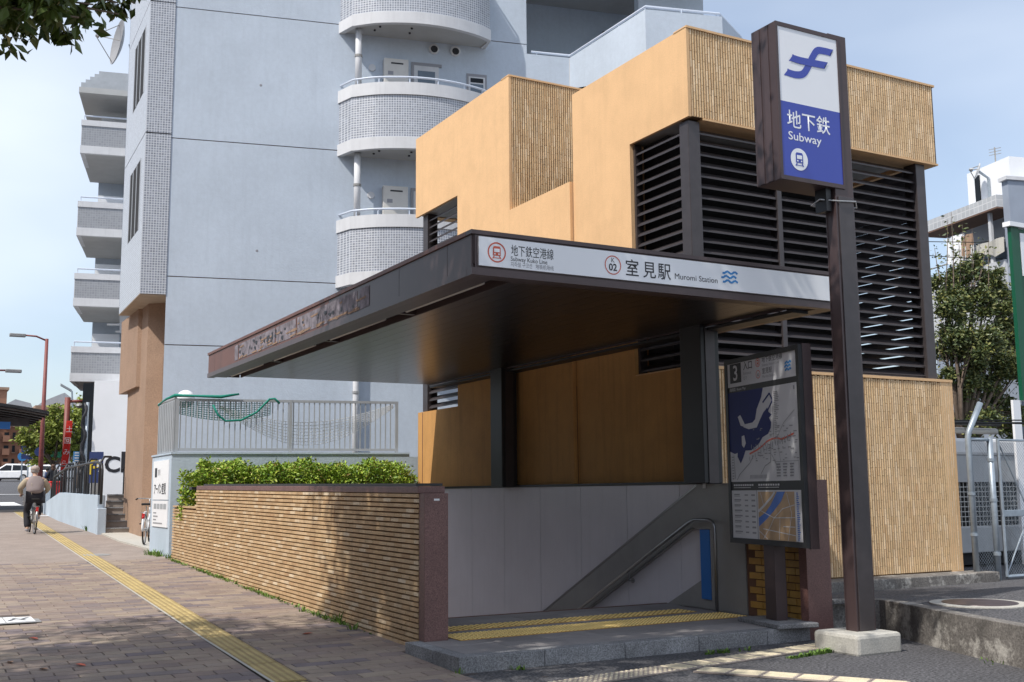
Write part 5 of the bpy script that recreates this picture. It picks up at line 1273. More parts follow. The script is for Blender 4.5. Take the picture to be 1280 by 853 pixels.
p = S0+UB*.3+VB*2.6+ZU*1.02; q = MB(); q.tube([p+ZU*.7, p+UB*.35+ZU*1.0, p+UB*.6+ZU*1.18, p+UB*.72+ZU*1.05, p+UB*.74], .03, 8); q.build('top_rail', M['black_metal'], r2, smooth=True)
# parking sign board and tall decorated lamp post
p = S0+VB*7+UB*-.1
t = thing('parking_sign', (p.x, p.y, .9), 'dark blue sign with yellow letter P and white arrow behind the railing', 'sign')
a0 = BP(bl(112, 565, 9)[0], 9, bl(112, 565, 9)[1]); a1 = BP(bl(129.5, 565, 9)[0], 9, bl(129.5, 565, 9)[1]); zt5 = bl(112, 565, 9)[1]; wd = (a1-a0).length
t.location = (a0.x, a0.y, .95)
MB().obox(a0-ZU*.95, UB*wd, VB*.08, ZU*.95).build('panel', plain('navy', (.03, .05, .16)), t); MB().obox(a0-ZU*2.2+UB*.1, UB*.08, VB*.08, ZU*1.25).build('leg', M['steel_dark'], t); MB().obox(a0-ZU*2.2+UB*(wd-.18), UB*.08, VB*.08, ZU*1.25).build('leg', M['steel_dark'], t)
sh = Sheet(a0, a0+UB*wd, a0-ZU*.95, t); sh.lift = .01
sh.text('P', .06, .72, .62, plain('yellow', (.75, .55, .03)), bold=.01); q = MB(); sh.line(q, [(.48, .45), (.9, .45)], .07); sh.line(q, [(.74, .25), (.92, .45), (.74, .65)], .07); sh.put(q, 'arrow', M['white_paint'])

def lamp_post(name, px, py_base, Y, h, r, m, lab, cat='street lamp', arm=None, head=True, label_grp=None):
    b = atx(0, 0, 1); 
def street_lamp(x, y, h, armdir, arm_l, m, lab, r=.09):
    t = thing('street_lamp', (x, y, gz(y)), lab, 'street lamp')
    z0 = gz(y); q = MB(); q.tube([(x, y, z0), (x, y, z0+h*.4), (x, y, z0+h)], [r*1.25, r, r*.75], 10); q.build('pole', m, t, smooth=True)
    a = Vector((*armdir, 0)).normalized(); top = Vector((x, y, z0+h))
    q = MB(); q.tube([top-ZU*.1, top+a*arm_l*.5+ZU*.1, top+a*arm_l+ZU*.12], .045, 8); q.build('arm', m, t, smooth=True)
    q = MB(); e_ = a.cross(ZU); q.obox(top+a*arm_l-e_*.14+ZU*.02, a*.75, e_*.28, ZU*.16); o = q.build('lamp_head', M['steel_dark'], t, bevel=.03); fix_normals(o)
    return t
# lamp beside the pavement: red brown pole
def at_dist(px, py, Y):
    return aty(px, py, Y)
c_ = at_dist(50, 600, 60); z_t = at_dist(62, 424, 60).z
street_lamp(c_.x, 60, z_t-gz(60), (-1, 0), 1.0, M['pole_red'], 'tall red brown street lamp with one arm above the green tree', .11)
c_ = at_dist(-12, 600, 60); z_t = at_dist(3, 466, 60).z
street_lamp(c_.x-.6, 60, z_t-gz(60), (1, 0), 1.0, M['pole_red'], 'second street lamp, its head just entering the picture over the shelter', .10)
# short dark pole with lamp arm to the right, carrying the banner
c_ = at_dist(80, 600, 46); zt6 = at_dist(80, 497, 46).z
t = thing('lamp_post', (c_.x, 46, gz(46)), 'dark red post with a short side arm above the red banner', 'lamp post')
q = MB(); q.tube([(c_.x, 46, gz(46)), (c_.x, 46, zt6)], .11, 10); q.build('pole', M['pole_red'], t, smooth=True)
q = MB(); q.tube([(c_.x, 46, zt6-.15), (c_.x+.75, 46, zt6-.12)], .06, 8); q.build('arm', M['pole_red'], t, smooth=True)
q = MB(); q.lathe([(.02, .1), (.16, .0), (.17, -.04), (.1, -.1)], (c_.x+.45, 46, zt6-.28), n=12); q.build('lamp_head', M['alu'], t)
p2 = at_dist(83, 487, 70); t = thing('cobra_lamp', (p2.x+.5, 70, gz(70)), 'slanted pale lamp head on a thin arm beside the blue building', 'street lamp')
q = MB(); q.obox(at_dist(76, 482, 70), at_dist(90, 490, 70)-at_dist(76, 482, 70), Vector((0, .3, 0)), ZU*.12); o = q.build('lamp_head', M['alu'], t); fix_normals(o)
q = MB(); q.tube([at_dist(90, 489, 70), at_dist(92, 540, 70), (at_dist(92, 540, 70).x, 70, gz(70))], .05, 6); q.build('pole', M['galv'], t)
# banner
b0 = at_dist(76.0, 588, 44); b1 = at_dist(83.2, 526, 44)
t = thing('red_banner', (b1.x, 44, gz(44)), 'tall narrow red banner flag with white hiragana on a white pole', 'banner')
M_b = M['banner_red']; n_ = 14; q = MB(); W_ = .28
vs = []
for i in range(n_+1):
    f = i/n_; z = b0.z+(b1.z-b0.z)*f; xl = b0.x-.02+(.14*f); vs.append((xl, 44-.02+.05*sin(f*7), z)); vs.append((xl+.25-.03*f, 44+.03*sin(f*6+1), z))
for i in range(n_): q.add([vs[2*i], vs[2*i+1], vs[2*i+3], vs[2*i+2]], [(0, 1, 2, 3)], .5)
q.build('cloth', M_b, t)
q = MB(); q.tube([(b1.x+.16, 44.05, gz(44)), (b1.x+.16, 44.05, b1.z+.05)], .022, 6); q.build('pole', M['white_paint'], t)
for k, ch in enumerate('土回みらく'):
    z = b1.z-.42-k*.42; lettering(ch, .25, (b0.x+.0+.14*(z-b0.z)/(b1.z-b0.z), 43.90, z), (1, 0, 0), (0, 0, 1), M['white_paint'], t)
# tall post with black and white wrapping (sign pole) right of the banner
c_ = at_dist(105.5, 600, 40); t = thing('wrapped_pole', (c_.x, 40, gz(40)), 'slim pole wrapped in black and white twisted tape near the shop railing', 'pole')
zt7 = at_dist(105.5, 503, 40).z
q = MB(); q.tube([(c_.x, 40, gz(40)), (c_.x, 40, zt7)], .05, 8); q.build('pole', M['galv'], t, smooth=True)
q = MB()
pts = [(c_.x-.10+.06*sin(k*.9), 40-.05+.05*cos(k*1.1), zt7-.02-k*.13) for k in range(20)]; q.tube(pts, [.03+.035*abs(sin(k*1.3)) for k in range(20)], 6); q.build('tape', M['ink'], t, smooth=True)
# pedestrian signal, small blue sign, green sign, no-entry disc
def small_sign(px, py, Y, w_, h_, m, lab, shape='rect', pole=True, mark=None):
    p = at_dist(px, py, Y); t = thing('road_sign', (p.x, Y, gz(Y)), lab, 'sign')
    if shape == 'rect': MB().box(p.x-w_/2, p.x+w_/2, Y-.05, Y, p.z-h_/2, p.z+h_/2).build('panel', M[m], t)
    else: MB().lathe([(w_/2, 0), (w_/2, .04)], (p.x, Y-.05, p.z), (0, -1, 0), 20).build('panel', M[m], t)
    if mark: mark(p, t, Y)
    if pole: MB().tube([(p.x, Y+.06, gz(Y)), (p.x, Y+.06, p.z+h_/2)], .045, 8).build('pole', M['galv'], t)
    return t
M['sign_cyan'] = mat('sign_cyan', (.05, .25, .55), rough=.5, var=0)
def wmark(p, t, Y): MB().box(p.x-.16, p.x+.16, Y-.11, Y-.10, p.z-.16, p.z+.16).build('mark', M['white_paint'], t)
small_sign(36, 566, 75, .85, .8, 'navy', 'dark blue square sign with white centre in front of the brick flats', mark=wmark)
small_sign(28, 571, 80, .6, .6, 'sign_cyan', 'round blue traffic sign on a pale pole by the parked cars', 'disc')
small_sign(49, 565, 66, .5, .5, 'navy', 'small round dark blue sign fixed to the red lamp pole', 'disc', pole=False)
small_sign(95.5, 571, 42, .20, .36, 'sign_cyan', 'small pale blue notice sign left of the parking sign', mark=lambda p, t, Y: [MB().box(p.x-.07, p.x+.07, Y-.09, Y-.08, p.z-.16+k*.09, p.z-.12+k*.09).build('print', M['white_paint'], t) for k in range(4)])
small_sign(70, 566, 78, 1.6, .7, 'green_paint', 'green information sign under the street tree', pole=True)
p = at_dist(95, 553, 84); t = thing('pedestrian_signal', (p.x, 84, gz(84)), 'pedestrian traffic signal showing red beside the banner', 'traffic light')
MB().box(p.x-.2, p.x+.2, 84-.2, 84, p.z-.38, p.z+.38).build('housing', M['steel_dark'], t, bevel=.02)
MB().box(p.x-.08, p.x+.08, 83.78, 83.8, p.z+.07, p.z+.24).build('red_lamp', mat('red_lamp', (.8, .05, .02), emit=((1, .08, .02), .6)), t)
MB().box(p.x-.13, p.x+.13, 83.78, 83.8, p.z-.30, p.z-.04).build('green_lamp', plain('dim_green', (.02, .08, .05)), t)
MB().tube([(p.x, 84.1, gz(84)), (p.x, 84.1, p.z+.5)], .06, 8).build('pole', M['galv'], t)

# red planter or box behind the pedestrian
p = at_dist(70, 620, 55)
t = thing('red_stall_box', (p.x, 55, gz(55)), 'bright red low stall box on the pavement behind the standing woman', 'box')
a_ = at_dist(64, 600, 55); b_ = at_dist(82, 600, 55); MB().box(a_.x, b_.x, 55, 55.8, gz(55), gz(55)+.85).build('body', M['red_plastic'], t, bevel=.03); MB().box(a_.x-.03, b_.x+.03, 54.97, 55.83, gz(55)+.85, gz(55)+.92).build('lid', M['banner_red'], t, bevel=.02)

# ------------------------------------------------------------------ bus shelter
t = thing('bus_shelter', (-1, 48, gz(48)), 'dark curved bus shelter roof with ribbed underside at the left edge', 'bus shelter')
Ys = 44
tip = at_dist(57, 517, Ys); lft = at_dist(0, 512, Ys)
prof = []
X1 = tip.x; X0 = X1-5.5; zt8 = tip.z
top = [(X0+(X1-X0)*k/14, zt8+.42*(1-(k/14)**2.6)*1.0) for k in range(15)]
q = MB(); n = len(top)
for i in range(n-1):
    (xa_, za_), (xb2, zb2_) = top[i], top[i+1]
    q.add([(xa_, Ys-1.2, za_), (xb2, Ys-1.2, zb2_), (xb2, Ys+5, zb2_), (xa_, Ys+5, za_), (xa_, Ys-1.2, za_-.08), (xb2, Ys-1.2, zb2_-.08), (xb2, Ys+5, zb2_-.08), (xa_, Ys+5, za_-.08)], [(0,1,2,3),(7,6,5,4),(0,4,5,1),(1,5,6,2),(2,6,7,3),(3,7,4,0)], .5)
o = q.build('roof', M['black_metal'], t); fix_normals(o)
for k in range(6):
    q = MB(); q.tube([(x, Ys-1.1+k*1.1, z-.14) for x, z in top], .04, 5); q.build('roof_rib', M['louver'], t)
q = MB(); q.tube([(top[8][0], Ys-1.1, zt8-.32), (top[8][0], Ys+5, zt8-.32)], .10, 8); q.build('beam', M['black_metal'], t)
MB().box(X0, tip.x-.5, Ys+.4, Ys+.6, zt8-.46, zt8-.16).build('cross_beam', M['louver'], t)
for y in (Ys, Ys+4): MB().tube([(X0+1.2, y, gz(y)), (X0+1.2, y, zt8+.3)], .09, 8).build('post', M['black_metal'], t)
MB().box(X0+.3, at_dist(12, 533, Ys).x, Ys-.3, Ys-.2, zt8-.62, zt8-.36).build('blue_panel', M['blue_board'], t)

# ------------------------------------------------------------------ brick flats far away
M['far_brick'] = mat('far_brick', (.27, .135, .085), rough=.9, var=.12, vs=.5)
def flats(px0, px1, pytop, Y, floors, cols, lab, base_off=0, roof=True):
    a = at_dist(px0, pytop, Y); b = at_dist(px1, pytop, Y); z0 = gz(Y)-1; t = thing('brick_flats', ((a.x+b.x)/2, Y, gz(Y)), lab, 'building', 'distant brick flats' if False else None)
    MB().box(a.x, b.x, Y, Y+12, z0, a.z).build('wall', M['far_brick'], t)
    MB().box(a.x-.3, b.x+.3, Y-.3, Y+12.3, a.z, a.z+.5).build('parapet', M['brown_render'], t)
    W = (b.x-a.x)/cols; H = (a.z-gz(Y)-1.0)/floors
    for i in range(cols):
        for j in range(floors):
            x0 = a.x+W*(i+.22+.12*(j % 2 == 0)*0); z_ = gz(Y)+1.4+H*j
            w_ = MB().box(x0, x0+W*(.56 if i % 2 == 0 else .34), Y-.04, Y+.01, z_, z_+H*.50).build('window', M['glass_dark'], t)
            MB().box(x0-.05, x0+W*(.56 if i % 2 == 0 else .34)+.05, Y-.12, Y-.0, z_-.12, z_-.0).build('sill', M['white_trim'] if i % 2 == 0 else M['brown_render'], w_)
            if i % 2 == 0: MB().box(x0-.15, x0+W*.62, Y-.9, Y-.13, z_-.35, z_+.35).build('balcony', M['far_brick'], t)
    return t, a, b
f1, a1_, b1_ = flats(-60, 46, 519, 135, 4, 10, 'dark brick flats with small balconies behind the bus shelter')
f2, a2_, b2_ = flats(47, 130, 512, 150, 4, 8, 'paler brown brick flats behind the street tree')
for f, a, b, Y in ((f1, a1_, b1_, 135), (f2, a2_, b2_, 150)):
    q = MB(); L = (b.x-a.x)
    q.prof([(0, 0), (L, 0), (L*.94, 1.2), (L*.75, 1.6), (L*.6, .8), (L*.42, 1.9), (L*.28, 1.4), (L*.1, .7)], (a.x, Y+2, a.z+.5), (1, 0, 0), (0, 0, 1), (0, 8, 0)); o = q.build('roof', M['fence_grey'], f); fix_normals(o)
p = at_dist(4, 495, 140)
t = thing('stair_tower', (p.x, 140, gz(140)), 'small brick stair tower with an aerial rising over the bus shelter', 'tower')
MB().box(p.x-1.6, p.x+.4, 140, 143, gz(140), p.z+.7).build('wall', M['far_brick'], t); MB().box(p.x-1.8, p.x+.6, 139.8, 143.2, p.z+.7, p.z+1.0).build('cap', M['brown_render'], t); MB().tube([(p.x-.5, 141, p.z+1), (p.x-.5, 141, p.z+2.6)], .05, 5).build('aerial', M['galv'], t)
# low white street barrier in the distance
structure('far_kerb', MB().box(-60, 14, 118, 118.4, gz(118), gz(118)+.18), M['concrete_light'])
t = thing('roadside_barrier', (-6, 122, gz(122)), 'long pale guard barrier behind the parked cars', 'barrier')
for k in range(20):
    MB().box(-26+k*1.9, -24.3+k*1.9, 122, 122.1, gz(122)+.3, gz(122)+1.1).build('panel', M['fence_grey'], t)

# ------------------------------------------------------------------ trees
def tree(name, base, h_trunk, limbs, blobs, n, size, leafm, lab, cat='tree', r0=.2, droop=.2, grp=None, keep=None, twigs=True):
    t = thing(name, tuple(base), lab, cat, grp); b = Vector(base)
    q = MB(); q.tube([b-ZU*.2, b+ZU*h_trunk*.5+Vector((.05, .03, 0)), b+ZU*h_trunk], [r0*1.2, r0, r0*.75], 10)
    q.build('trunk', M['bark'], t, smooth=True)
    q = MB(); fork = b+ZU*h_trunk
    for (c, r) in blobs:
        c = Vector(c); mid = fork.lerp(c, .5)+Vector((R.uniform(-.2, .2), R.uniform(-.2, .2), R.uniform(0, .25)))*r
        q.tube([fork-ZU*.1, mid, c], [r0*.45, r0*.28, r0*.12], 6)
        for _ in range(6):
            e_ = c+Vector((R.gauss(0, 1), R.gauss(0, 1), R.gauss(0, .8))).normalized()*r*R.uniform(.5, .95); q.tube([mid.lerp(c, R.random()), e_], [r0*.12, r0*.03], 4)
    q.build('limbs', M['bark'], t, smooth=True)
    q = MB(); vol = [r**2.2 for c, r in blobs]; tot = sum(vol); pts = []
    for (c, r), v in zip(blobs, vol):
        c = Vector(c); k = int(n*v/tot); subs = [c+Vector((R.gauss(0, 1), R.gauss(0, 1), R.gauss(0, .8))).normalized()*r*R.uniform(.35, .95) for _ in range(max(8, int(16*r)))]
        for _ in range(k):
            s_ = R.choice(subs); d = Vector((R.gauss(0, 1), R.gauss(0, 1), R.gauss(0, .75))); p = s_+d.normalized()*abs(R.gauss(0, .22))*r
            if keep is None or keep(p): pts.append(p)
    leafcloud(q, pts, size, droop=droop); q.build('crown', leafm, t, kind='stuff'); return t
# green street tree beyond the crossing
p = at_dist(66, 600, 68); B = Vector((p.x, 68, gz(68)))
cz = at_dist(66, 545, 68).z
tree('street_tree', B, cz-B.z-1.6, 4, [((p.x-.9, 68, cz+.1), 1.25), ((p.x+.6, 68.3, cz+.6), 1.5), ((p.x+1.6, 68, cz-.3), 1.3), ((p.x+.1, 67.6, cz+1.1), 1.0), ((p.x-.2, 68.5, cz-.9), 1.1), ((p.x+2.3, 68.6, cz+.2), 1.0), ((p.x-1.5, 68, cz-.6), .7)], 9000, .26, M['far_leaf'], 'fresh green street tree behind the red lamp pole', r0=.16)
p = at_dist(98, 600, 80); cz = at_dist(98, 540, 80).z
tree('street_tree', Vector((p.x, 80, gz(80))), cz-gz(80)-1.6, 4, [((p.x-.6, 80, cz+.4), 1.6), ((p.x+.9, 80, cz-.2), 1.5), ((p.x+.2, 80.4, cz+1.4), 1.1)], 5000, .3, M['far_leaf'], 'second green street tree partly hidden by the banner and post', r0=.16)
# overhead tree whose leaves hang into the top left corner
def keep_main(p):
    d = p-EYE; w_ = d.dot(fw)
    if w_ < .4: return True
    return True
blobs = [((-1.6, 9.6, 7.3), 1.75), ((-.2, 10.3, 7.9), 1.5), ((.6, 9.8, 7.75), 1.15), ((-2.8, 9.0, 7.4), 1.9), ((-1.0, 8.4, 8.2), 1.5), ((1.2, 10.0, 8.6), 1.15), ((2.2, 10.6, 9.3), 1.15), ((-3.2, 10.5, 8.6), 1.9),
         ((.3, 11.3, 9.3), 1.5), ((2.3, 9.0, 8.9), 1.2), ((-.6, 9.4, 9.6), 1.7), ((.2, 7.2, 8.2), 1.3), ((1.4, 7.6, 8.6), 1.3), ((-2.2, 7.4, 7.6), 1.6), ((3.0, 10.0, 10.2), 1.2), ((1.0, 8.6, 9.9), 1.4), ((-4.6, 9.4, 8), 1.6),
         ((-3.0, 6.0, 7.8), 1.5), ((-1.2, 5.8, 8.2), 1.4), ((-4.2, 7.2, 8.4), 1.6), ((3.4, 8.4, 10.2), 1.1),
         (tuple(aty(10, -8, 8.0)), .50), (tuple(aty(-60, 0, 8.2)), .7), (tuple(aty(60, -20, 8.4)), .48), (tuple(aty(110, -26, 8.6)), .42), (tuple(aty(150, -34, 8.9)), .40), (tuple(aty(30, -90, 8.6)), .8), (tuple(aty(130, -110, 9.2)), .8), (tuple(aty(165, -22, 9.2)), .28), ((3.7, 7.3, 9.1), 1.15), ((2.6, 7.9, 9.0), 1.2), ((4.0, 8.3, 8.9), 1.2), ((4.6, 8.9, 9.6), 1.1)]
tree('overhanging_tree', Vector((-3.4, 8.6, 0)), 4.6, 6, blobs, 98000, .13, M['street_leaf'], 'dark leafy branches hanging into the top left corner', r0=.22, droop=.9, keep=lambda p: p.z > 4.66+max(0, (p.x-.3)*.60) and not (p.x > .165*p.y and p.z < 1.6+.66*p.y))
# tree further up the kerb, outside the picture, whose shade falls on the pavement
tree('kerb_tree', Vector((-7.0, 22.5, gz(22))), 4.0, 5, [((-6.5, 23, 6.6), 1.6), ((-5.2, 24.0, 6.9), 1.5), ((-6.2, 25.4, 6.8), 1.5), ((-4.4, 25.2, 7.2), 1.2), ((-7.4, 24.2, 7.2), 1.5)], 14000, .17, M['street_leaf'], 'leafy kerbside tree that shades a band of the pavement', r0=.2)

# evergreen on the right
tp = aty(1203, 560, 21.5)
def rb(px, py, dy, r): p = aty(px, py, 21.5+dy); return (tuple(p), r*1.3)
tree('evergreen_tree', Vector((tp.x, 21.5, .2)), 2.5, 8, [rb(1185, 385, 0, .55), rb(1215, 375, .3, .55), rb(1245, 395, 0, .6), rb(1180, 430, .3, .6), rb(1210, 425, -.3, .7), rb(1245, 440, .2, .75), rb(1270, 420, 0, .5), rb(1270, 465, 0, .6), rb(1190, 475, .4, .5), rb(1225, 475, .2, .65), rb(1255, 505, 0, .55), rb(1225, 525, -.2, .5), rb(1185, 515, .5, .35), rb(1262, 530, -.2, .4), rb(1200, 350, .2, .42), rb(1235, 355, .2, .45), rb(1182, 355, .4, .40), rb(1258, 370, .3, .45), rb(1220, 335, .2, .34)],
     78000, .125, M['tree_leaf'], 'broad glossy evergreen tree rising between the tower and the green post', r0=.17, droop=.1)
q = MB(); R4 = random.Random(12); tq = MB()
ev = bpy.data.objects['evergreen_tree']
for (px, py0, py1) in ((1182, 370, 275), (1192, 360, 265), (1200, 355, 300), (1214, 360, 285), (1224, 350, 315), (1236, 365, 300), (1250, 380, 335), (1175, 350, 310), (1262, 400, 350), (1205, 350, 280)):
    a = aty(px, py0, 21.5+R4.uniform(-.4, .4)); b = aty(px+R4.uniform(-8, 8), py1, 21.5); tq.tube([a, a.lerp(b, .5)+Vector((R4.uniform(-.08, .08), 0, 0)), b], [.018, .012, .005], 4)
    pts = [a.lerp(b, R4.random())+Vector((R4.gauss(0, .12), R4.gauss(0, .12), R4.gauss(0, .06))) for _ in range(42)]
    leafcloud(q, pts, .13)
q.build('shoots', M['tree_leaf'], ev, kind='stuff'); tq.build('twigs', M['bark'], ev)

# ================================================================== RIGHT: FENCE, GATE, MACHINE, HOUSE, GREEN POST
GY = 11.2
t = thing('chain_link_gate', (14.6, GY, .2), 'galvanised chain link fence and gate beside the ribbed tile tower', 'gate')
def gx(px, py=640): return aty(px, py, GY).x
g = M['galv']
xA, xB, xC, xD = gx(1216, 640), gx(1243, 640), gx(1253, 640), 16.6
q = MB(); q.tube([(xA, GY, .2), (xA, GY, 2.36), (xA+.03, GY, 2.45), (xA+.26, GY-.05, 2.88)], .045, 10); q.build('angled_post', g, t, smooth=True)
q = MB(); q.tube([(xB, GY, .15), (xB, GY, 2.36)], .045, 10); q.build('gate_post', g, t, smooth=True)
q = MB(); q.tube([(xA, GY, 2.33), (xB, GY, 2.33)], .028, 8); q.tube([(xA, GY, .26), (xB, GY, .26)], .028, 8); q.build('side_frame', g, t, smooth=True)
q = MB(); q.tube([(xC, GY, .28), (xC, GY, 2.33), (xD, GY, 2.33), (xD, GY, .28), (xC, GY, .28)], .028, 8); q.build('gate_frame', g, t)
MB().box(xC, xD, GY-.025, GY+.025, 1.17, 1.27).build('middle_rail', g, t, bevel=.006)
q = MB(); q.tube([(xC+.03, GY+.02, 2.3), (xC+.62, GY+.02, 1.28)], .012, 6); q.tube([(xC+.03, GY+.02, .3), (xC+.62, GY+.02, 1.16)], .012, 6); q.build('brace', g, t)
for z in (.6, 1.4, 2.0): q = MB(); q.lathe([(.055, 0), (.055, .05)], (xB, GY, z), n=10); q.build('hinge', g, t)
for z in (.9, 1.5): q = MB(); q.lathe([(.055, 0), (.055, .04)], (xA, GY, z), n=10); q.build('clamp', g, t)
def chain(mb, x0, x1, z0, z1, Y, s=.056, r=.0022):
    n = int((x1-x0+z1-z0)/s)
    for k in range(n+1):
        c = k*s
        a0 = (x0+max(0, c-(z1-z0)), z0+min(c, z1-z0)); a1 = (x0+min(c, x1-x0), z0+max(0, c-(x1-x0)))
        if a0 != a1:
            mb.tube([(a0[0], Y, a0[1]), (a1[0], Y, a1[1])], r, 3, cap=False); mb.tube([(x1+x0-a0[0], Y+.004, a0[1]), (x1+x0-a1[0], Y+.004, a1[1])], r, 3, cap=False)
q = MB(); chain(q, xA, xB, .27, 2.32, GY+.02); chain(q, xC, xD, .3, 2.31, GY+.02); chain(q, 14.0, xA, .3, 2.3, GY+.03, .06, .002)
q.build('wire_mesh', g, t, kind='stuff')
t2 = thing('razor_cable', (15.2, 13.0, 2.6), 'dark cable and wires strung above the chain link gate', 'cable')
q = MB(); q.tube([(13.4, 12.6, 2.72), (14.6, 12.6, 2.66), (15.6, 12.6, 2.70), (18, 12.6, 2.74)], .02, 5); q.tube([(13.4, 12.7, 2.80), (14.9, 12.6, 2.72), (18, 12.6, 2.80)], .012, 5); q.build('cable', M['rubber'], t2)
# machine behind the fence
t = thing('cooling_unit', (17, 14.0, .2), 'large grey boxed cooling unit with black grille behind the chain link gate', 'machine')
mx0, mx1, MY = 15.2, 21.0, 14.0
def mz(py): return aty(1240, py, MY).z
M['unit_grey'] = mat('unit_grey', (.36, .37, .38), rough=.6, var=.06, streak=.2); M['unit_white'] = mat('unit_white', (.62, .63, .64), rough=.5, var=.05)
MB().box(mx0, mx1, MY, MY+2, .42, mz(658)).build('lower_panel', M['unit_grey'], t, bevel=.02)
MB().box(mx0, mx1, MY+.12, MY+2, mz(658), mz(603)).build('grille_back', M['dark_inside'], t)
q = MB(); 
for k in range(int((mx1-mx0)/.10)): q.box(mx0+k*.10, mx0+k*.10+.012, MY+.04, MY+.055, mz(658), mz(603))
for k in range(9): z = mz(658)+(mz(603)-mz(658))*k/9; q.box(mx0, mx1, MY+.03, MY+.04, z, z+.012)
q.build('grille', M['alu'], t, kind='stuff')
MB().box(mx0, mx1, MY-.02, MY+2, mz(603), mz(570)).build('upper_panel', M['unit_grey'], t, bevel=.01)
MB().box(mx0-.4, mx1, MY-.05, MY+2, mz(570), mz(549)).build('top_cover', M['unit_white'], t, bevel=.06)
MB().box(mx0, mx1, MY+.1, MY+2, .2, .42).build('plinth', M['dark_inside'], t)
MB().box(mx0+.5, mx0+.9, MY-.03, MY-.02, mz(590), mz(583)).build('name_plate', M['alu'], t)
t = thing('pipe_rack', (16, 16, .2), 'dark pipes and pale duct running behind the cooling unit', 'pipes')
for k, (z, r, m_) in enumerate(((3.0, .05, 'rubber'), (2.85, .07, 'steel_dark'), (3.16, .05, 'sign_white'))): MB().tube([(14.0, 16+k*.1, z), (21 if k < 2 else 17.2, 16+k*.1, z-.02)], r, 7).build('pipe', M[m_], t, smooth=True)
for x in (14.6, 17, 20): MB().tube([(x, 16.05, .2), (x, 16.05, 2.9)], .05, 6).build('support', M['steel_dark'], t)

# green post and sign block at the right edge
t = thing('green_sign_tower', (17.1, 13.6, .2), 'dark green framed sign structure cut by the right edge', 'sign')
a = aty(1262, 283, 13.6); b = aty(1275, 283, 13.6); zlo = aty(1270, 500, 13.6).z
q = MB(); 
MB().box(a.x+.03, a.x+.26, 13.6, 13.68, zlo, a.z).build('green_frame', M['green_paint'], t)
MB().box(a.x+.26, a.x+1.6, 13.62, 13.67, zlo+.1, a.z-.02).build('green_panel', M['green_paint'], t)
MB().box(a.x+.30, a.x+1.5, 13.605, 13.62, a.z-.95, a.z-.1).build('white_panel', M['sign_white'], t)
MB().box(a.x-.05, a.x+1.8, 13.55, 13.72, a.z, a.z+.09).build('white_cap', M['sign_white'], t)
MB().box(aty(1269, 515, 13.6).x, aty(1278, 515, 13.6).x, 13.63, 13.68, .2, zlo-.001).build('white_post', M['sign_white'], t)

# house on the right
t = thing('grey_house', (30, 33, .2), 'grey tiled house with laundry balcony and a white rooftop box', 'building')
U2 = Vector((sin(radians(104)), cos(radians(104)), 0)); V2 = Vector((sin(radians(14)), cos(radians(14)), 0))
P1 = EYE+ray(1257, 300)*36; P1.z = 0
def hs(px, py, off=0):      # on the street-side (left) face of the house
    p = on_plane(px, py, P1+U2*off, U2); q_ = p-P1; return q_.dot(V2), p.z
def HP(u, v, z): return P1+U2*u+V2*v+ZU*z
M['house_tile'] = tilemat('house_tile', (.50, .51, .52), (.66, .66, .66), .22, frame=(tuple(V2), (0, 0, 1)), mortar=.1, var=.08)
M['house_blue'] = mat('house_blue_grey', (.30, .34, .41), rough=.8, var=.08, vs=1); M['house_grey'] = mat('house_grey', (.58, .59, .61), rough=.85, var=.06, vs=1)
def hbox(nm, m, u0, u1, v0, v1, z0, z1, par=None):
    o = MB().obox(HP(u0, v0, z0), U2*(u1-u0), V2*(v1-v0), ZU*(z1-z0), .5).build(nm, M[m], par or t); return o
vE, zE = hs(1160, 275); _, zc_t = hs(1255, 243); _, zc_b = hs(1256, 258)
v_far = hs(1160, 300)[0]
z_ft, z_fb = zc_t, zc_b
_, z_pt = hs(1250, 327); _, z_win = hs(1250, 300)
hbox('main_block', 'house_grey', .9, 9, 0, v_far, .2, z_ft)
hbox('front_wall', 'house_blue', .0, 9, -.3, 0, .2, hs(1257, 226)[1])
hbox('eave_band', 'house_tile', -.25, .9, 0, v_far+.2, z_fb, z_ft)
M['wood_soffit'] = mat('wood_soffit', (.22, .13, .09), rough=.7)
hbox('eave_soffit', 'wood_soffit', -.24, .9, .01, v_far+.2, z_fb-.05, z_fb)
hbox('balcony_wall', 'house_grey', -.1, .05, 0, v_far, z_pt-2.2, z_pt)
hbox('balcony_floor', 'house_grey', 0.05, .9, 0, v_far, z_pt-1.2, z_pt-1.0)
hbox('lower_wall', 'house_blue', .05, .3, 0, v_far, .2, z_pt-2.2)
hbox('wall_recess', 'house_grey', .85, .9, 0, v_far, z_pt-1, z_fb-.05)
for (v0, v1) in ((.5, 3.2), (4.0, 7.5), (9.5, 13.5)):
    if v1 < v_far:
        w_ = hbox('window', 'glass', .82, .86, v0, v1, z_pt-.8, z_fb-.9)
        for v in (v0, (v0+v1)/2, v1-.08): hbox('window_frame', 'alu', .80, .83, v, v+.08, z_pt-.8, z_fb-.9, w_)
for v in (.6, 6.0): 
    o = hbox('balcony_post', 'white_trim', -.05, .05, v, v+.12, z_pt, z_fb-.05)
q = MB(); q.tube([HP(-.05, .2, z_pt+.45), HP(-.05, v_far, z_pt+.45)], .03, 5); q.tube([HP(.2, .2, z_fb-1.0), HP(.2, v_far*.8, z_fb-1.0)], .025, 5); q.build('balcony_rail', M['alu'], t)
hbox('front_cap', 'white_trim', -.1, 9, -.36, 0.05, hs(1257, 226)[1], hs(1257, 226)[1]+.12)
hbox('rooftop_box', 'sign_white', .6, 9, .3, hs(1210, 240, .6)[0], z_ft, hs(1250, 200, .6)[1])
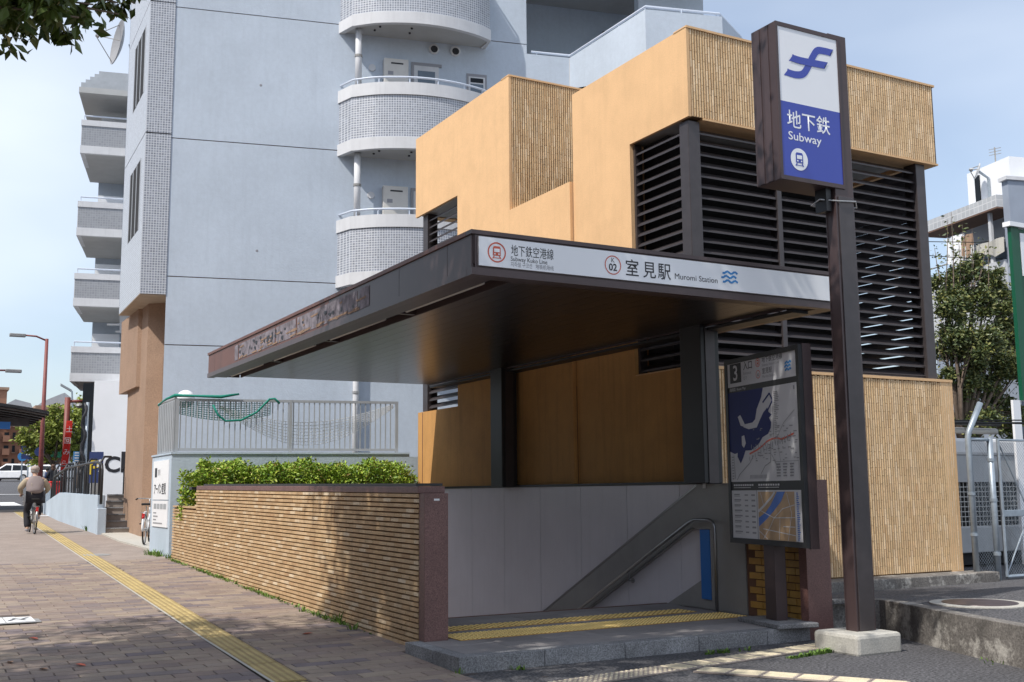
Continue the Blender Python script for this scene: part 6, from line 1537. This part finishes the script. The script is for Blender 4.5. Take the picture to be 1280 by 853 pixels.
vv, zz_ = hs(1213, 245, .6); hbox('narrow_window', 'glass_dark', .57, .6, vv-.55, vv-.3, zz_-.5, zz_+.6)
hbox('front_box_window', 'glass', 1.5, 3.0, -.33, -.3, hs(1257, 226)[1]-2.2, hs(1257, 226)[1]-1.0)
# laundry
for k, (px, py, w_, h_, m_, lab) in enumerate(((1196, 312, 1.0, .95, 'sign_white', 'large white sheet hanging on the house balcony line'), (1211, 308, .5, .8, 'brown_render', 'brown towel hanging beside the white sheet on the balcony'), (1208, 322, .8, .7, 'unit_white', 'white shirt hanging low on the house balcony rail'), (1240, 311, 1.3, .5, 'concrete_light', 'beige cloth bundled over the balcony rail near its corner'))):
    v, z = hs(px, py, -.15); q = MB(); n_ = 8; vs = []
    for i in range(n_+1):
        f = i/n_; off = .06*sin(f*9+k); vs += [HP(-.2+off, v-w_/2+w_*f, z+h_/2), HP(-.22+off*1.6, v-w_/2+w_*f, z-h_/2+.1*sin(f*7+k))]
    for i in range(n_): q.add([vs[2*i], vs[2*i+1], vs[2*i+3], vs[2*i+2]], [(0, 1, 2, 3)], .5)
    single('laundry', q, M[m_], lab, 'laundry', tuple(HP(-.2, v, z-h_/2)))
v, z = hs(1224, 215, .2); pd_ = HP(.2, v, z)
t3 = thing('satellite_dish', tuple(pd_-ZU*2), 'white satellite dish bracketed on the white rooftop box of the house', 'satellite dish')
dish(t3, pd_, (-U2*.8+V2*.45+ZU*.35), .29, 'unit_white'); MB().tube([pd_, pd_+U2*.35-ZU*.2, pd_+U2*.35-ZU*2.1], .05, 6).build('bracket', M['galv'], t3)
v, z = hs(1244, 195, .8); pa_ = HP(.8, v, z)
t3 = thing('tv_aerial', tuple(pa_-ZU*.8), 'small forked aerial on the roof right of the white dish', 'aerial')
q = MB(); q.tube([pa_-ZU*.9, pa_+ZU*.3], .025, 5)
for k in range(3): q.tube([pa_+ZU*(.1*k)-V2*.3, pa_+ZU*(.1*k+.1)+V2*.3], .012, 4)
q.build('rods', M['steel_dark'], t3)
t3 = thing('overhead_cable', (24, 24, 4), 'thin dark overhead cables crossing in front of the grey house', 'cable')
for k, (ya, yb_) in enumerate(((302, 296), (318, 322))):
    a = aty(1140, ya, 24); b = aty(1300, yb_, 24); MB().tube([a, a.lerp(b, .5)-ZU*.12, b], .014, 5).build('cable', M['rubber'], t3)
# neighbouring far house line so the horizon is not bare
t = thing('low_building', (60, 70, .2), 'pale low building far behind the evergreen tree', 'building')
MB().box(38, 90, 62, 74, 0, 6.5).build('wall', M['house_grey'], t); 
for k in range(12): MB().box(40+k*4, 42.2+k*4, 61.95, 62.02, 2.5, 4.2).build('window', M['glass_dark'], t)
MB().box(37.5, 90.5, 61.5, 74.5, 6.5, 6.9).build('roof', M['white_trim'], t)

# ================================================================== PEOPLE, BICYCLES, CARS
def skin(name, joints, edges, m, parent, sub=2, root=0):
    """one continuous body grown round a skeleton; joints: (co, radius or (rx, ry))"""
    names = list(joints); idx = {k: i for i, k in enumerate(names)}
    me = bpy.data.meshes.new(name); rl = Vector((0, 0, 0))
    me.from_pydata([tuple(joints[k][0]) for k in names], [(idx[a], idx[b]) for a, b in edges], [])
    me.materials.append(m); o = bpy.data.objects.new(name, me); C.objects.link(o); o.parent = parent
    o.modifiers.new('skin', 'SKIN').use_smooth_shade = True
    if not me.skin_vertices: me.skin_vertices.new()
    for i, k in enumerate(names):
        r = joints[k][1]; me.skin_vertices[0].data[i].radius = r if isinstance(r, tuple) else (r, r)
        me.skin_vertices[0].data[i].use_root = (i == root)
    s = o.modifiers.new('sub', 'SUBSURF'); s.levels = sub; s.render_levels = sub
    dg = bpy.context.evaluated_depsgraph_get(); me2 = bpy.data.meshes.new_from_object(o.evaluated_get(dg))
    o.modifiers.clear(); o.data = me2; me2.materials.clear(); me2.materials.append(m); me2.shade_smooth()
    return o
def loc_part(mb, nm, m, parent, **k): return mb.build(nm, m, parent, local=True, **k)
def hand(j, e, side, wrist, d, r=.009):
    """palm and five bent fingers from the wrist, fingers pointing along d"""
    w_ = Vector(wrist); d = Vector(d).normalized(); s_ = Vector((side, 0, 0)); s_ = (s_-d*s_.dot(d)).normalized(); dn = Vector((0, 0, -1)); dn = (dn-d*dn.dot(d)).normalized()
    palm = w_+d*.06; j['palm%d' % side] = (palm, (.040, .018)); e.append(('wrist%d' % side, 'palm%d' % side))
    for k, (o_, L) in enumerate(((-.030, .062), (-.010, .072), (.010, .068), (.028, .052))):
        a = palm+s_*o_+d*.03; b = a+d*L*.5+dn*.012; c = b+d*L*.2+dn*L*.5
        for nm, co in (('a', a), ('b', b), ('c', c)): j['f%d%d%s' % (side, k, nm)] = (co, r)
        e += [('palm%d' % side, 'f%d%da' % (side, k)), ('f%d%da' % (side, k), 'f%d%db' % (side, k)), ('f%d%db' % (side, k), 'f%d%dc' % (side, k))]
    a = w_+d*.03-s_*.04; b = a+d*.03-s_*.01+dn*.02
    j['t%da' % side] = (a, r*1.1); j['t%db' % side] = (b, r); e += [('palm%d' % side, 't%da' % side), ('t%da' % side, 't%db' % side)]
def head_mesh(c, r, m_, parent, fwd=(0, 1, 0)):
    pass
def bicycle(loc, rz, label, frame_m, fender_m, basket=True, group=None, name='bicycle'):
    t = thing(name, loc, label, 'bicycle', group, rz)
    RW = .33
    def wheel(y):
        q = MB(); n = 32
        base = []
        for k in range(n):
            a = 2*pi*k/n; base.append((0, y+RW*cos(a)*.95, RW+RW*sin(a)*.95))
        q.tube(base+[base[0]], .019, 6, cap=False); w_ = loc_part(q, 'tyre', M['rubber'], t, smooth=True)
        q = MB(); b2 = [(0, y+RW*.88*cos(2*pi*k/n), RW+RW*.88*sin(2*pi*k/n)) for k in range(n)]; q.tube(b2+[b2[0]], .010, 5, cap=False); loc_part(q, 'rim', M['alu'], w_)
        q = MB()
        for k in range(18):
            a = 2*pi*k/18; q.tube([(.02*(1 if k % 2 else -1), y, RW), (0, y+RW*.88*cos(a), RW+RW*.88*sin(a))], .0015, 3)
        loc_part(q, 'spokes', M['alu'], w_)
        q = MB(); q.lathe([(.02, -.05), (.025, 0), (.02, .05)], (0, y, RW), (1, 0, 0), 10); loc_part(q, 'hub', M['alu'], w_)
        q = MB(); f = [(0, y+(RW+.035)*cos(a), RW+(RW+.035)*sin(a)) for a in [pi*(-.05+1.0*k/14)+(.25 if y == 0 else -.1) for k in range(15)]]; q.tube(f, .026, 6); loc_part(q, 'mudguard', fender_m, t, smooth=True)
    wheel(0); wheel(1.06)
    bb_ = (0, .44, .28); st_ = (0, .24, .72); hd = (0, .86, .80); hb_ = (0, .90, .60)
    q = MB(); q.tube([bb_, st_], .016, 8); q.tube([bb_, (0, .6, .36), hb_], .022, 8); q.tube([(0, .3, .55), (0, .6, .5), hb_], .016, 8); q.tube([hb_, hd], .02, 8)
    for s_ in (-.05, .05): q.tube([bb_, (s_, 0, RW)], .010, 6); q.tube([(0, .26, .66), (s_, 0, RW)], .009, 6); q.tube([hb_, (s_, .93, .55), (s_, 1.06, RW)], .013, 6)
    loc_part(q, 'frame', frame_m, t, smooth=True)
    q = MB(); q.tube([hd, (0, .82, .98)], .013, 8); q.tube([(-.27, .62, .98), (-.24, .70, 1.0), (-.10, .82, 1.0), (0, .84, .99), (.10, .82, 1.0), (.24, .70, 1.0), (.27, .62, .98)], .011, 8); loc_part(q, 'handlebar', M['alu'], t, smooth=True)
    for s_ in (-1, 1): q = MB(); q.tube([(s_*.27, .60, .978), (s_*.25, .70, .998)], .017, 8); loc_part(q, 'grip', M['rubber'], t, smooth=True)
    q = MB(); q.tube([st_, (0, .21, .83)], .012, 8); loc_part(q, 'seat_post', M['alu'], t)
    q = MB(); q.add([(-.10, .08, .85), (.10, .08, .85), (.05, .28, .86), (.02, .38, .86), (-.02, .38, .86), (-.05, .28, .86), (-.10, .08, .90), (.10, .08, .90), (.05, .28, .90), (.02, .38, .89), (-.02, .38, .89), (-.05, .28, .90)],
        [(5,4,3,2,1,0),(6,7,8,9,10,11)]+[(i, (i+1) % 6, (i+1) % 6+6, i+6) for i in range(6)]); o = loc_part(q, 'saddle', M['rubber'], t, bevel=.02)
    q = MB(); q.tube([(0, .02, .70), (-.06, .0, .70), (-.06, -.28, .70), (.06, -.28, .70), (.06, .0, .70), (0, .02, .70)], .006, 5); q.tube([(-.06, -.2, .70), (-.05, 0, RW)], .005, 5); q.tube([(.06, -.2, .70), (.05, 0, RW)], .005, 5); q.tube([(-.06, -.1, .70), (.06, -.1, .70)], .005, 5); q.tube([(-.06, -.2, .70), (.06, -.2, .70)], .005, 5); loc_part(q, 'rear_rack', M['steel_dark'], t)
    q = MB(); q.lathe([(.09, 0), (.09, .008)], (.05, .44, .28), (1, 0, 0), 18); q.tube([(.06, .44, .28), (.07, .52, .12)], .01, 5); q.tube([(-.06, .44, .28), (-.07, .36, .44)], .01, 5); loc_part(q, 'crank', M['steel_dark'], t)
    q = MB(); q.box(.06, .15, .48, .57, .10, .125); loc_part(q, 'pedal', M['rubber'], t); q = MB(); q.box(-.15, -.06, .32, .41, .43, .455); loc_part(q, 'pedal', M['rubber'], t)
    q = MB(); q.lathe([(.02, -.0), (.028, .02), (.0, .03)], (0, -.30, .60), (0, -1, 0), 10); q.box(-.03, .03, -.30, -.28, .56, .68); loc_part(q, 'rear_reflector', M['red_plastic'], t)
    if basket:
        q = MB()
        for z in (.72, .82, .95): q.tube([(-.16, .98, z), (.16, .98, z), (.17, 1.22, z), (-.17, 1.22, z), (-.16, .98, z)], .005, 4)
        for k in range(7):
            x = -.16+.053*k
            for y in (.98, 1.22): q.tube([(x*.85, y, .72), (x, y, .96)], .003, 4)
        for k in range(4): y = 1.0+.07*k; q.tube([(-.14, y, .72), (-.165, y, .96)], .003, 4); q.tube([(.14, y, .72), (.165, y, .96)], .003, 4)
        loc_part(q, 'basket', M['steel_dark'], t)
    return t
cp = atz(38, 668, .65); cy_ = 30.6; cxp = atz(36, 667, gz(30.6)).x
cyc = bicycle((cxp+.02, cy_, gz(cy_)+.012), .03, 'city bicycle being ridden away along the pavement by the capped man', M['steel_dark'], M['steel_rail'])
plain('vest', (.27, .225, .22), .85); plain('sleeve', (.42, .35, .25), .85); plain('trousers', (.018, .018, .025), .85); plain('cap', (.40, .33, .29), .85); plain('coat', (.02, .022, .03), .8); plain('hair', (.10, .05, .03), .7); plain('hair_grey', (.3, .29, .28), .8); plain('shoe_grey', (.3, .3, .33), .6)
ps_ = thing('person', (cxp+.02, cy_, gz(cy_)+.012), 'man in grey vest, pale cap and black trousers cycling away', 'person', rz=.03)
def V3(*a): return Vector(a)
j = {'pelvis': (V3(0, .20, .96), (.155, .13)), 'waist': (V3(0, .25, 1.10), (.150, .115)), 'chest': (V3(0, .33, 1.28), (.165, .12)), 'neckb': (V3(0, .38, 1.44), (.07, .07)), 'neck': (V3(0, .41, 1.50), (.055, .055)), 'skull': (V3(0, .44, 1.585), (.080, .095)), 'crown': (V3(0, .44, 1.66), (.062, .075))}
e = [('pelvis', 'waist'), ('waist', 'chest'), ('chest', 'neckb'), ('neckb', 'neck'), ('neck', 'skull'), ('skull', 'crown')]
for s in (-1, 1):
    kn = V3(s*.14, .60, .62) if s < 0 else V3(s*.15, .64, .80); an = V3(s*.13, .42, .20) if s < 0 else V3(s*.13, .46, .46)
    if s < 0: an = V3(-.13, .34, .16); kn = V3(-.15, .50, .56)
    j.update({'sh%d' % s: (V3(s*.20, .36, 1.40), .062), 'elb%d' % s: (V3(s*.33, .40, 1.16), .046), 'wrist%d' % s: (V3(s*.275, .60, 1.03), .028),
              'hip%d' % s: (V3(s*.10, .24, .93), .095), 'knee%d' % s: (kn, .062), 'ankle%d' % s: (an, .042), 'toe%d' % s: (an+V3(0, .14, -.06), (.038, .03)), 'heel%d' % s: (an+V3(0, -.04, -.06), .035)})
    e += [('chest', 'sh%d' % s), ('sh%d' % s, 'elb%d' % s), ('elb%d' % s, 'wrist%d' % s), ('pelvis', 'hip%d' % s), ('hip%d' % s, 'knee%d' % s), ('knee%d' % s, 'ankle%d' % s), ('ankle%d' % s, 'toe%d' % s), ('ankle%d' % s, 'heel%d' % s)]
    hand(j, e, s, j['wrist%d' % s][0], (0, .8, -.3))
skin('body', j, e, M['skin'], ps_)
g_ = 1.18
jv = {'a': (V3(0, .19, .98), (.225, .19)), 'b': (V3(0, .24, 1.10), (.225, .185)), 'c': (V3(0, .32, 1.28), (.24, .19)), 'd': (V3(0, .37, 1.44), (.155, .14)), 'e': (V3(-.15, .34, 1.38), .115), 'f': (V3(.15, .34, 1.38), .115)}
skin('vest', jv, [('a', 'b'), ('b', 'c'), ('c', 'd'), ('c', 'e'), ('c', 'f')], M['vest'], ps_)
jt = {'p': (V3(0, .19, .93), (.185, .155))}; et = []
for s in (-1, 1):
    for nm in ('hip', 'knee', 'ankle'):
        jt[nm+str(s)] = (j[nm+str(s)][0]+(V3(0, 0, -.02) if nm == 'ankle' else V3(0, 0, 0)), {'hip': .115, 'knee': .085, 'ankle': .082}[nm])
    et += [('p', 'hip%d' % s), ('hip%d' % s, 'knee%d' % s), ('knee%d' % s, 'ankle%d' % s)]
    skin('sleeve', {'a': (j['sh%d' % s][0]-V3(s*.05, 0, 0), .105), 'b': (j['elb%d' % s][0]+V3(s*.02, 0, 0), .080), 'c': (j['wrist%d' % s][0], .050)}, [('a', 'b'), ('b', 'c')], M['sleeve'], ps_)
    an = j['ankle%d' % s][0]; skin('shoe', {'a': (an+V3(0, -.05, -.055), .05), 'b': (an+V3(0, .06, -.06), (.052, .045)), 'c': (an+V3(0, .15, -.065), (.042, .03))}, [('a', 'b'), ('b', 'c')], M['shoe_grey'], ps_)
skin('trousers', jt, et, M['trousers'], ps_)
q = MB(); q.sphere((0, .44, 1.655), (.112, .128, .085), 18, 10); q.sphere((0, .55, 1.63), (.09, .10, .018), 14, 6); loc_part(q, 'cap', M['cap'], ps_, smooth=True)
q = MB(); q.sphere((0, .425, 1.60), (.097, .10, .07), 14, 8); loc_part(q, 'hair', M['hair_grey'], ps_, smooth=True)
for s in (-1, 1): q = MB(); q.sphere((s*.088, .45, 1.585), (.015, .022, .032), 8, 6); loc_part(q, 'ear', M['skin'], ps_, smooth=True)
q = MB(); q.tube([(-.10, .10, 1.0), (-.10, .12, 1.25), (-.13, .26, 1.42)], .006, 4); loc_part(q, 'vest_seam', M['sleeve'], ps_)
# parked bicycle between the pillars
p = atz(181, 681, gz(26)+.03)
bicycle((p.x-.02, p.y, gz(p.y)+.05), -.30, 'white and black bicycle parked between the brown pillar and the blue wall end', M['white_paint'], M['white_paint'], basket=False)
# standing woman far down the pavement
def stander(px, Y, h, label, coat, legs, hairm, turn=0, dxl=.12):
    pz = gz(Y); p = at_dist(px, 620, Y); t = thing('person', (p.x, Y, pz), label, 'person', rz=turn); k = h/1.7
    j = {'pelvis': (V3(0, 0, .92)*k, (.14*k, .10*k)), 'chest': (V3(0, .0, 1.25)*k, (.15*k, .10*k)), 'neck': (V3(0, .0, 1.43)*k, .05*k), 'skull': (V3(0, .02, 1.56)*k, (.075*k, .09*k)), 'crown': (V3(0, .02, 1.63)*k, .065*k)}
    e = [('pelvis', 'chest'), ('chest', 'neck'), ('neck', 'skull'), ('skull', 'crown')]
    for s in (-1, 1):
        j.update({'sh%d' % s: (V3(s*.18, 0, 1.36)*k, .055*k), 'elb%d' % s: (V3(s*.24, .03, 1.10)*k, .042*k), 'wrist%d' % s: (V3(s*.14, .20, 1.0)*k, .028*k), 'hip%d' % s: (V3(s*.09, 0, .88)*k, .09*k), 'knee%d' % s: (V3(s*(.10+dxl*.5), .02, .48)*k, .058*k), 'ankle%d' % s: (V3(s*(.10+dxl), 0, .09)*k, .04*k), 'toe%d' % s: (V3(s*(.11+dxl), .16, .04)*k, .035*k)})
        e += [('chest', 'sh%d' % s), ('sh%d' % s, 'elb%d' % s), ('elb%d' % s, 'wrist%d' % s), ('pelvis', 'hip%d' % s), ('hip%d' % s, 'knee%d' % s), ('knee%d' % s, 'ankle%d' % s), ('ankle%d' % s, 'toe%d' % s)]
        hand(j, e, s, j['wrist%d' % s][0], (0, .9, -.1))
    skin('body', j, e, M['skin'], t)
    skin('coat', {'a': (V3(0, 0, .80)*k, (.19*k, .15*k)), 'b': (V3(0, 0, 1.05)*k, (.17*k, .13*k)), 'c': (V3(0, 0, 1.27)*k, (.185*k, .13*k)), 'd': (V3(0, 0, 1.41)*k, .085*k), 'l1': (V3(-.17, 0, 1.36)*k, .078*k), 'l2': (V3(-.25, .03, 1.10)*k, .066*k), 'l3': (V3(-.15, .18, 1.0)*k, .05*k), 'r1': (V3(.17, 0, 1.36)*k, .078*k), 'r2': (V3(.25, .03, 1.10)*k, .066*k), 'r3': (V3(.15, .18, 1.0)*k, .05*k)}, [('a', 'b'), ('b', 'c'), ('c', 'd'), ('c', 'l1'), ('l1', 'l2'), ('l2', 'l3'), ('c', 'r1'), ('r1', 'r2'), ('r2', 'r3')], coat, t)
    jt = {'p': (V3(0, 0, .85)*k, (.155*k, .12*k))}; et = []
    for s in (-1, 1):
        for nm, r in (('hip', .105), ('knee', .075), ('ankle', .06)): jt[nm+str(s)] = (j[nm+str(s)][0], r*k)
        et += [('p', 'hip%d' % s), ('hip%d' % s, 'knee%d' % s), ('knee%d' % s, 'ankle%d' % s)]
        q = MB(); c_ = j['ankle%d' % s][0]; q.sphere((c_.x, c_.y+.06, .04), (.05, .14, .045), 10, 6); loc_part(q, 'shoe', M['rubber'], t, smooth=True)
    skin('trousers', jt, et, legs, t)
    q = MB(); q.sphere(V3(0, -.01, 1.60)*k, (.10*k, .12*k, .11*k), 14, 8); q.sphere(V3(0, -.06, 1.48)*k, (.09*k, .06*k, .12*k), 12, 8); loc_part(q, 'hair', hairm, t, smooth=True)
    return t
stander(64.5, 60, 1.68, 'woman with brown hair in a dark coat standing past the cyclist', M['coat'], M['trousers'], M['hair'], turn=.3)
stander(57.5, 64, 1.5, 'second figure in dark blue behind the standing woman', plain('dark_blue', (.03, .05, .12), .8), M['trousers'], M['rubber'], turn=1.2, dxl=.03)

def car(x, y, z, rz, paint, label, H=1.5, L=4.1, W=1.7, van=False):
    t = thing('parked_car', (x, y, z), label, 'car', 'cars along the far side of the road', rz)
    hl = L/2
    low = [(-hl, .28), (-hl, .62), (-hl+.04, .86), (-hl+.55, .93), (hl-.75, .90), (hl-.10, .72), (hl, .55), (hl, .28)]
    roof = [(-hl+.02, .86), (-hl+.25, H-.14), (-hl+.55, H-.02), (.25 if not van else hl-1.2, H), (hl-.95, .92)]
    arch = []
    q = MB()
    # body side profile with narrowing greenhouse
    def loft(prof, w0, w1, z0, z1):
        n = len(prof); vs = []
        for s in (-1, 1):
            for (px, pz) in prof:
                f = max(0, min(1, (pz-z0)/(z1-z0))) if z1 > z0 else 0; vs.append((px, s*(w0+(w1-w0)*f)/2, pz))
        return vs, [tuple(range(n-1, -1, -1)) if False else tuple(range(n)), tuple(range(2*n-1, n-1, -1))]+[(i, i+n, (i+1) % n+n, (i+1) % n) for i in range(n)]
    vs, fs = loft(low, W, W*.97, .28, .9); q.add(vs, fs, .5); o = loc_part(q, 'body', paint, t, bevel=.07); fix_normals(o)
    q = MB(); vs, fs = loft(roof, W*.95, W*.74, .86, H); q.add(vs, fs, .5); o = loc_part(q, 'cabin', paint, t, bevel=.05); fix_normals(o)
    for s in (-1, 1):
        def sidept(px, pz, off=.012):
            f = (pz-.86)/(H-.86); return (px, s*((W*.95+(W*.74-W*.95)*f)/2+off), pz)
        for a_, b_ in (((-hl+.35, -.35), (-hl+.58, -.35)), ((-.25, hl-1.15), (-.25, .22))):
            q = MB(); q.add([sidept(a_[0], .95), sidept(a_[1], .95), sidept(b_[1], H-.12), sidept(b_[0], H-.16)], [(0, 1, 2, 3)] if s < 0 else [(3, 2, 1, 0)], .5); loc_part(q, 'side_window', M['glass_dark'], t)
        for wx in (-hl+.75, hl-.78):
            q = MB(); q.lathe([(.20, 0), (.31, .0), (.32, .03), (.32, .17), (.30, .20), (.2, .19)], (wx, s*(W/2-.17), .31), (0, s, 0), 22); w_ = loc_part(q, 'wheel', M['rubber'], t)
            q = MB(); q.lathe([(.05, .195), (.19, .20), (.20, .18)], (wx, s*(W/2-.17), .31), (0, s, 0), 16); loc_part(q, 'rim', M['alu'], w_)
        q = MB(); q.box(hl-.95, hl-.85, s*(W/2+.0), s*(W/2+.14), .92, 1.03) if s > 0 else q.box(hl-.95, hl-.85, -W/2-.14, -W/2, .92, 1.03); loc_part(q, 'mirror', paint, t)
        q = MB(); q.box(hl-.10, hl+.01, s*W/2*.55 if s > 0 else -W/2*.92, s*W/2*.92 if s > 0 else -W/2*.55, .58, .72); loc_part(q, 'headlight', M['sign_white'], t)
        q = MB(); q.box(-hl-.01, -hl+.08, s*W/2*.62 if s > 0 else -W/2*.94, s*W/2*.94 if s > 0 else -W/2*.62, .68, .92); loc_part(q, 'tail_light', M['red_plastic'], t)
    q = MB(); q.add([(hl-1.0, -W*.43, .94), (hl-1.0, W*.43, .94), (.36, W*.36, H-.06), (.36, -W*.36, H-.06)], [(0, 1, 2, 3)], .5)
    for i in range(4): pass
    q.v = [(x_+.035, y_, z_+.02) for x_, y_, z_ in q.v]; loc_part(q, 'windscreen', M['glass_dark'], t)
    q = MB(); q.add([(-hl-.0, -W*.42, .95), (-hl-.0, W*.42, .95), (-hl+.27, W*.36, H-.16), (-hl+.27, -W*.36, H-.16)], [(3, 2, 1, 0)], .5); loc_part(q, 'rear_window', M['glass_dark'], t)
    q = MB(); q.box(hl-.02, hl+.015, -.17, .17, .42, .52); q.box(-hl-.015, -hl+.02, -.17, .17, .5, .6); loc_part(q, 'number_plate', M['sign_white'], t)
    q = MB(); q.box(-hl+.1, hl-.1, -W/2+.06, W/2-.06, .20, .30); loc_part(q, 'underbody', M['rubber'], t)
    return t
def carat(px, Y): p = at_dist(px, 598, Y); return p.x, Y, gz(Y)
plain('car_white', (.78, .78, .78), .25); plain('car_silver', (.45, .46, .48), .3, .4); plain('car_dark', (.04, .045, .06), .3)
car(*carat(13, 108), pi-.35, M['car_white'], 'white hatchback at the left edge beyond the crossing', H=1.55)
car(*carat(48, 114), pi-.5, M['car_silver'], 'silver saloon just right of the white hatchback', H=1.45, L=4.4)
car(*carat(64, 122), pi-.2, M['car_dark'], 'dark car half hidden behind the red lamp pole', H=1.5)
car(*carat(92, 110), pi-.2, M['car_silver'], 'grey van seen between the banner and the railing', H=1.8, L=4.5, van=True)

# ================================================================== ACROSS THE ROAD (outside the picture): unseen blocks put in to cut skylight from the left
M['unseen_wall'] = mat('unseen_block_wall', (.20, .17, .15), rough=.9, var=.1, vs=.4)
for k, (y0, y1, h_, lab) in enumerate(((-34, -6, 17, 'unseen brown block added across the road behind the viewpoint to cut skylight'), (-5, 22, 22, 'unseen tall brown block added across the road from the entrance to cut skylight'), (24, 52, 18, 'unseen lower brown block added further along the far side of the road to cut skylight'))):
    t = thing('unseen_block', (-30, (y0+y1)/2, gz(y0)), lab, 'building')
    MB().box(-44, -24, y0, y1, -1, h_).build('wall', M['unseen_wall'], t); MB().box(-44.3, -23.7, y0-.3, y1+.3, h_, h_+.6).build('roof', M['concrete'], t)
    wm = MB().box(0, .08, 0, 1.6, 0, 1.3, .5).mesh('window'); wm.materials.append(M['glass_dark'])
    for j in range(int(h_/3.2)):
        for i in range(int((y1-y0)/3.4)): inst('window', wm, (-24.05, y0+1+i*3.4, 1.6+j*3.2), t)

GROUPS = {'fallen_leaf': 'fallen leaves on the paving', 'street_lamp': 'street lamps along the road', 'road_sign': 'small road signs in the distance', 'brick_flats': 'brick flats at the end of the street',
          'laundry': 'laundry on the house balcony', 'street_tree': 'street trees beyond the crossing', 'bicycle': 'bicycles', 'person': 'people on the pavement', 'satellite_dish': 'satellite dishes on the roofs',
          'unseen_block': 'unseen blocks added across the road', 'manhole_cover': 'round manhole covers'}
for o in list(bpy.data.objects):
    k = o.name.split('.')[0]
    if o.parent is None and k in GROUPS and 'label' in o: o['group'] = GROUPS[k]
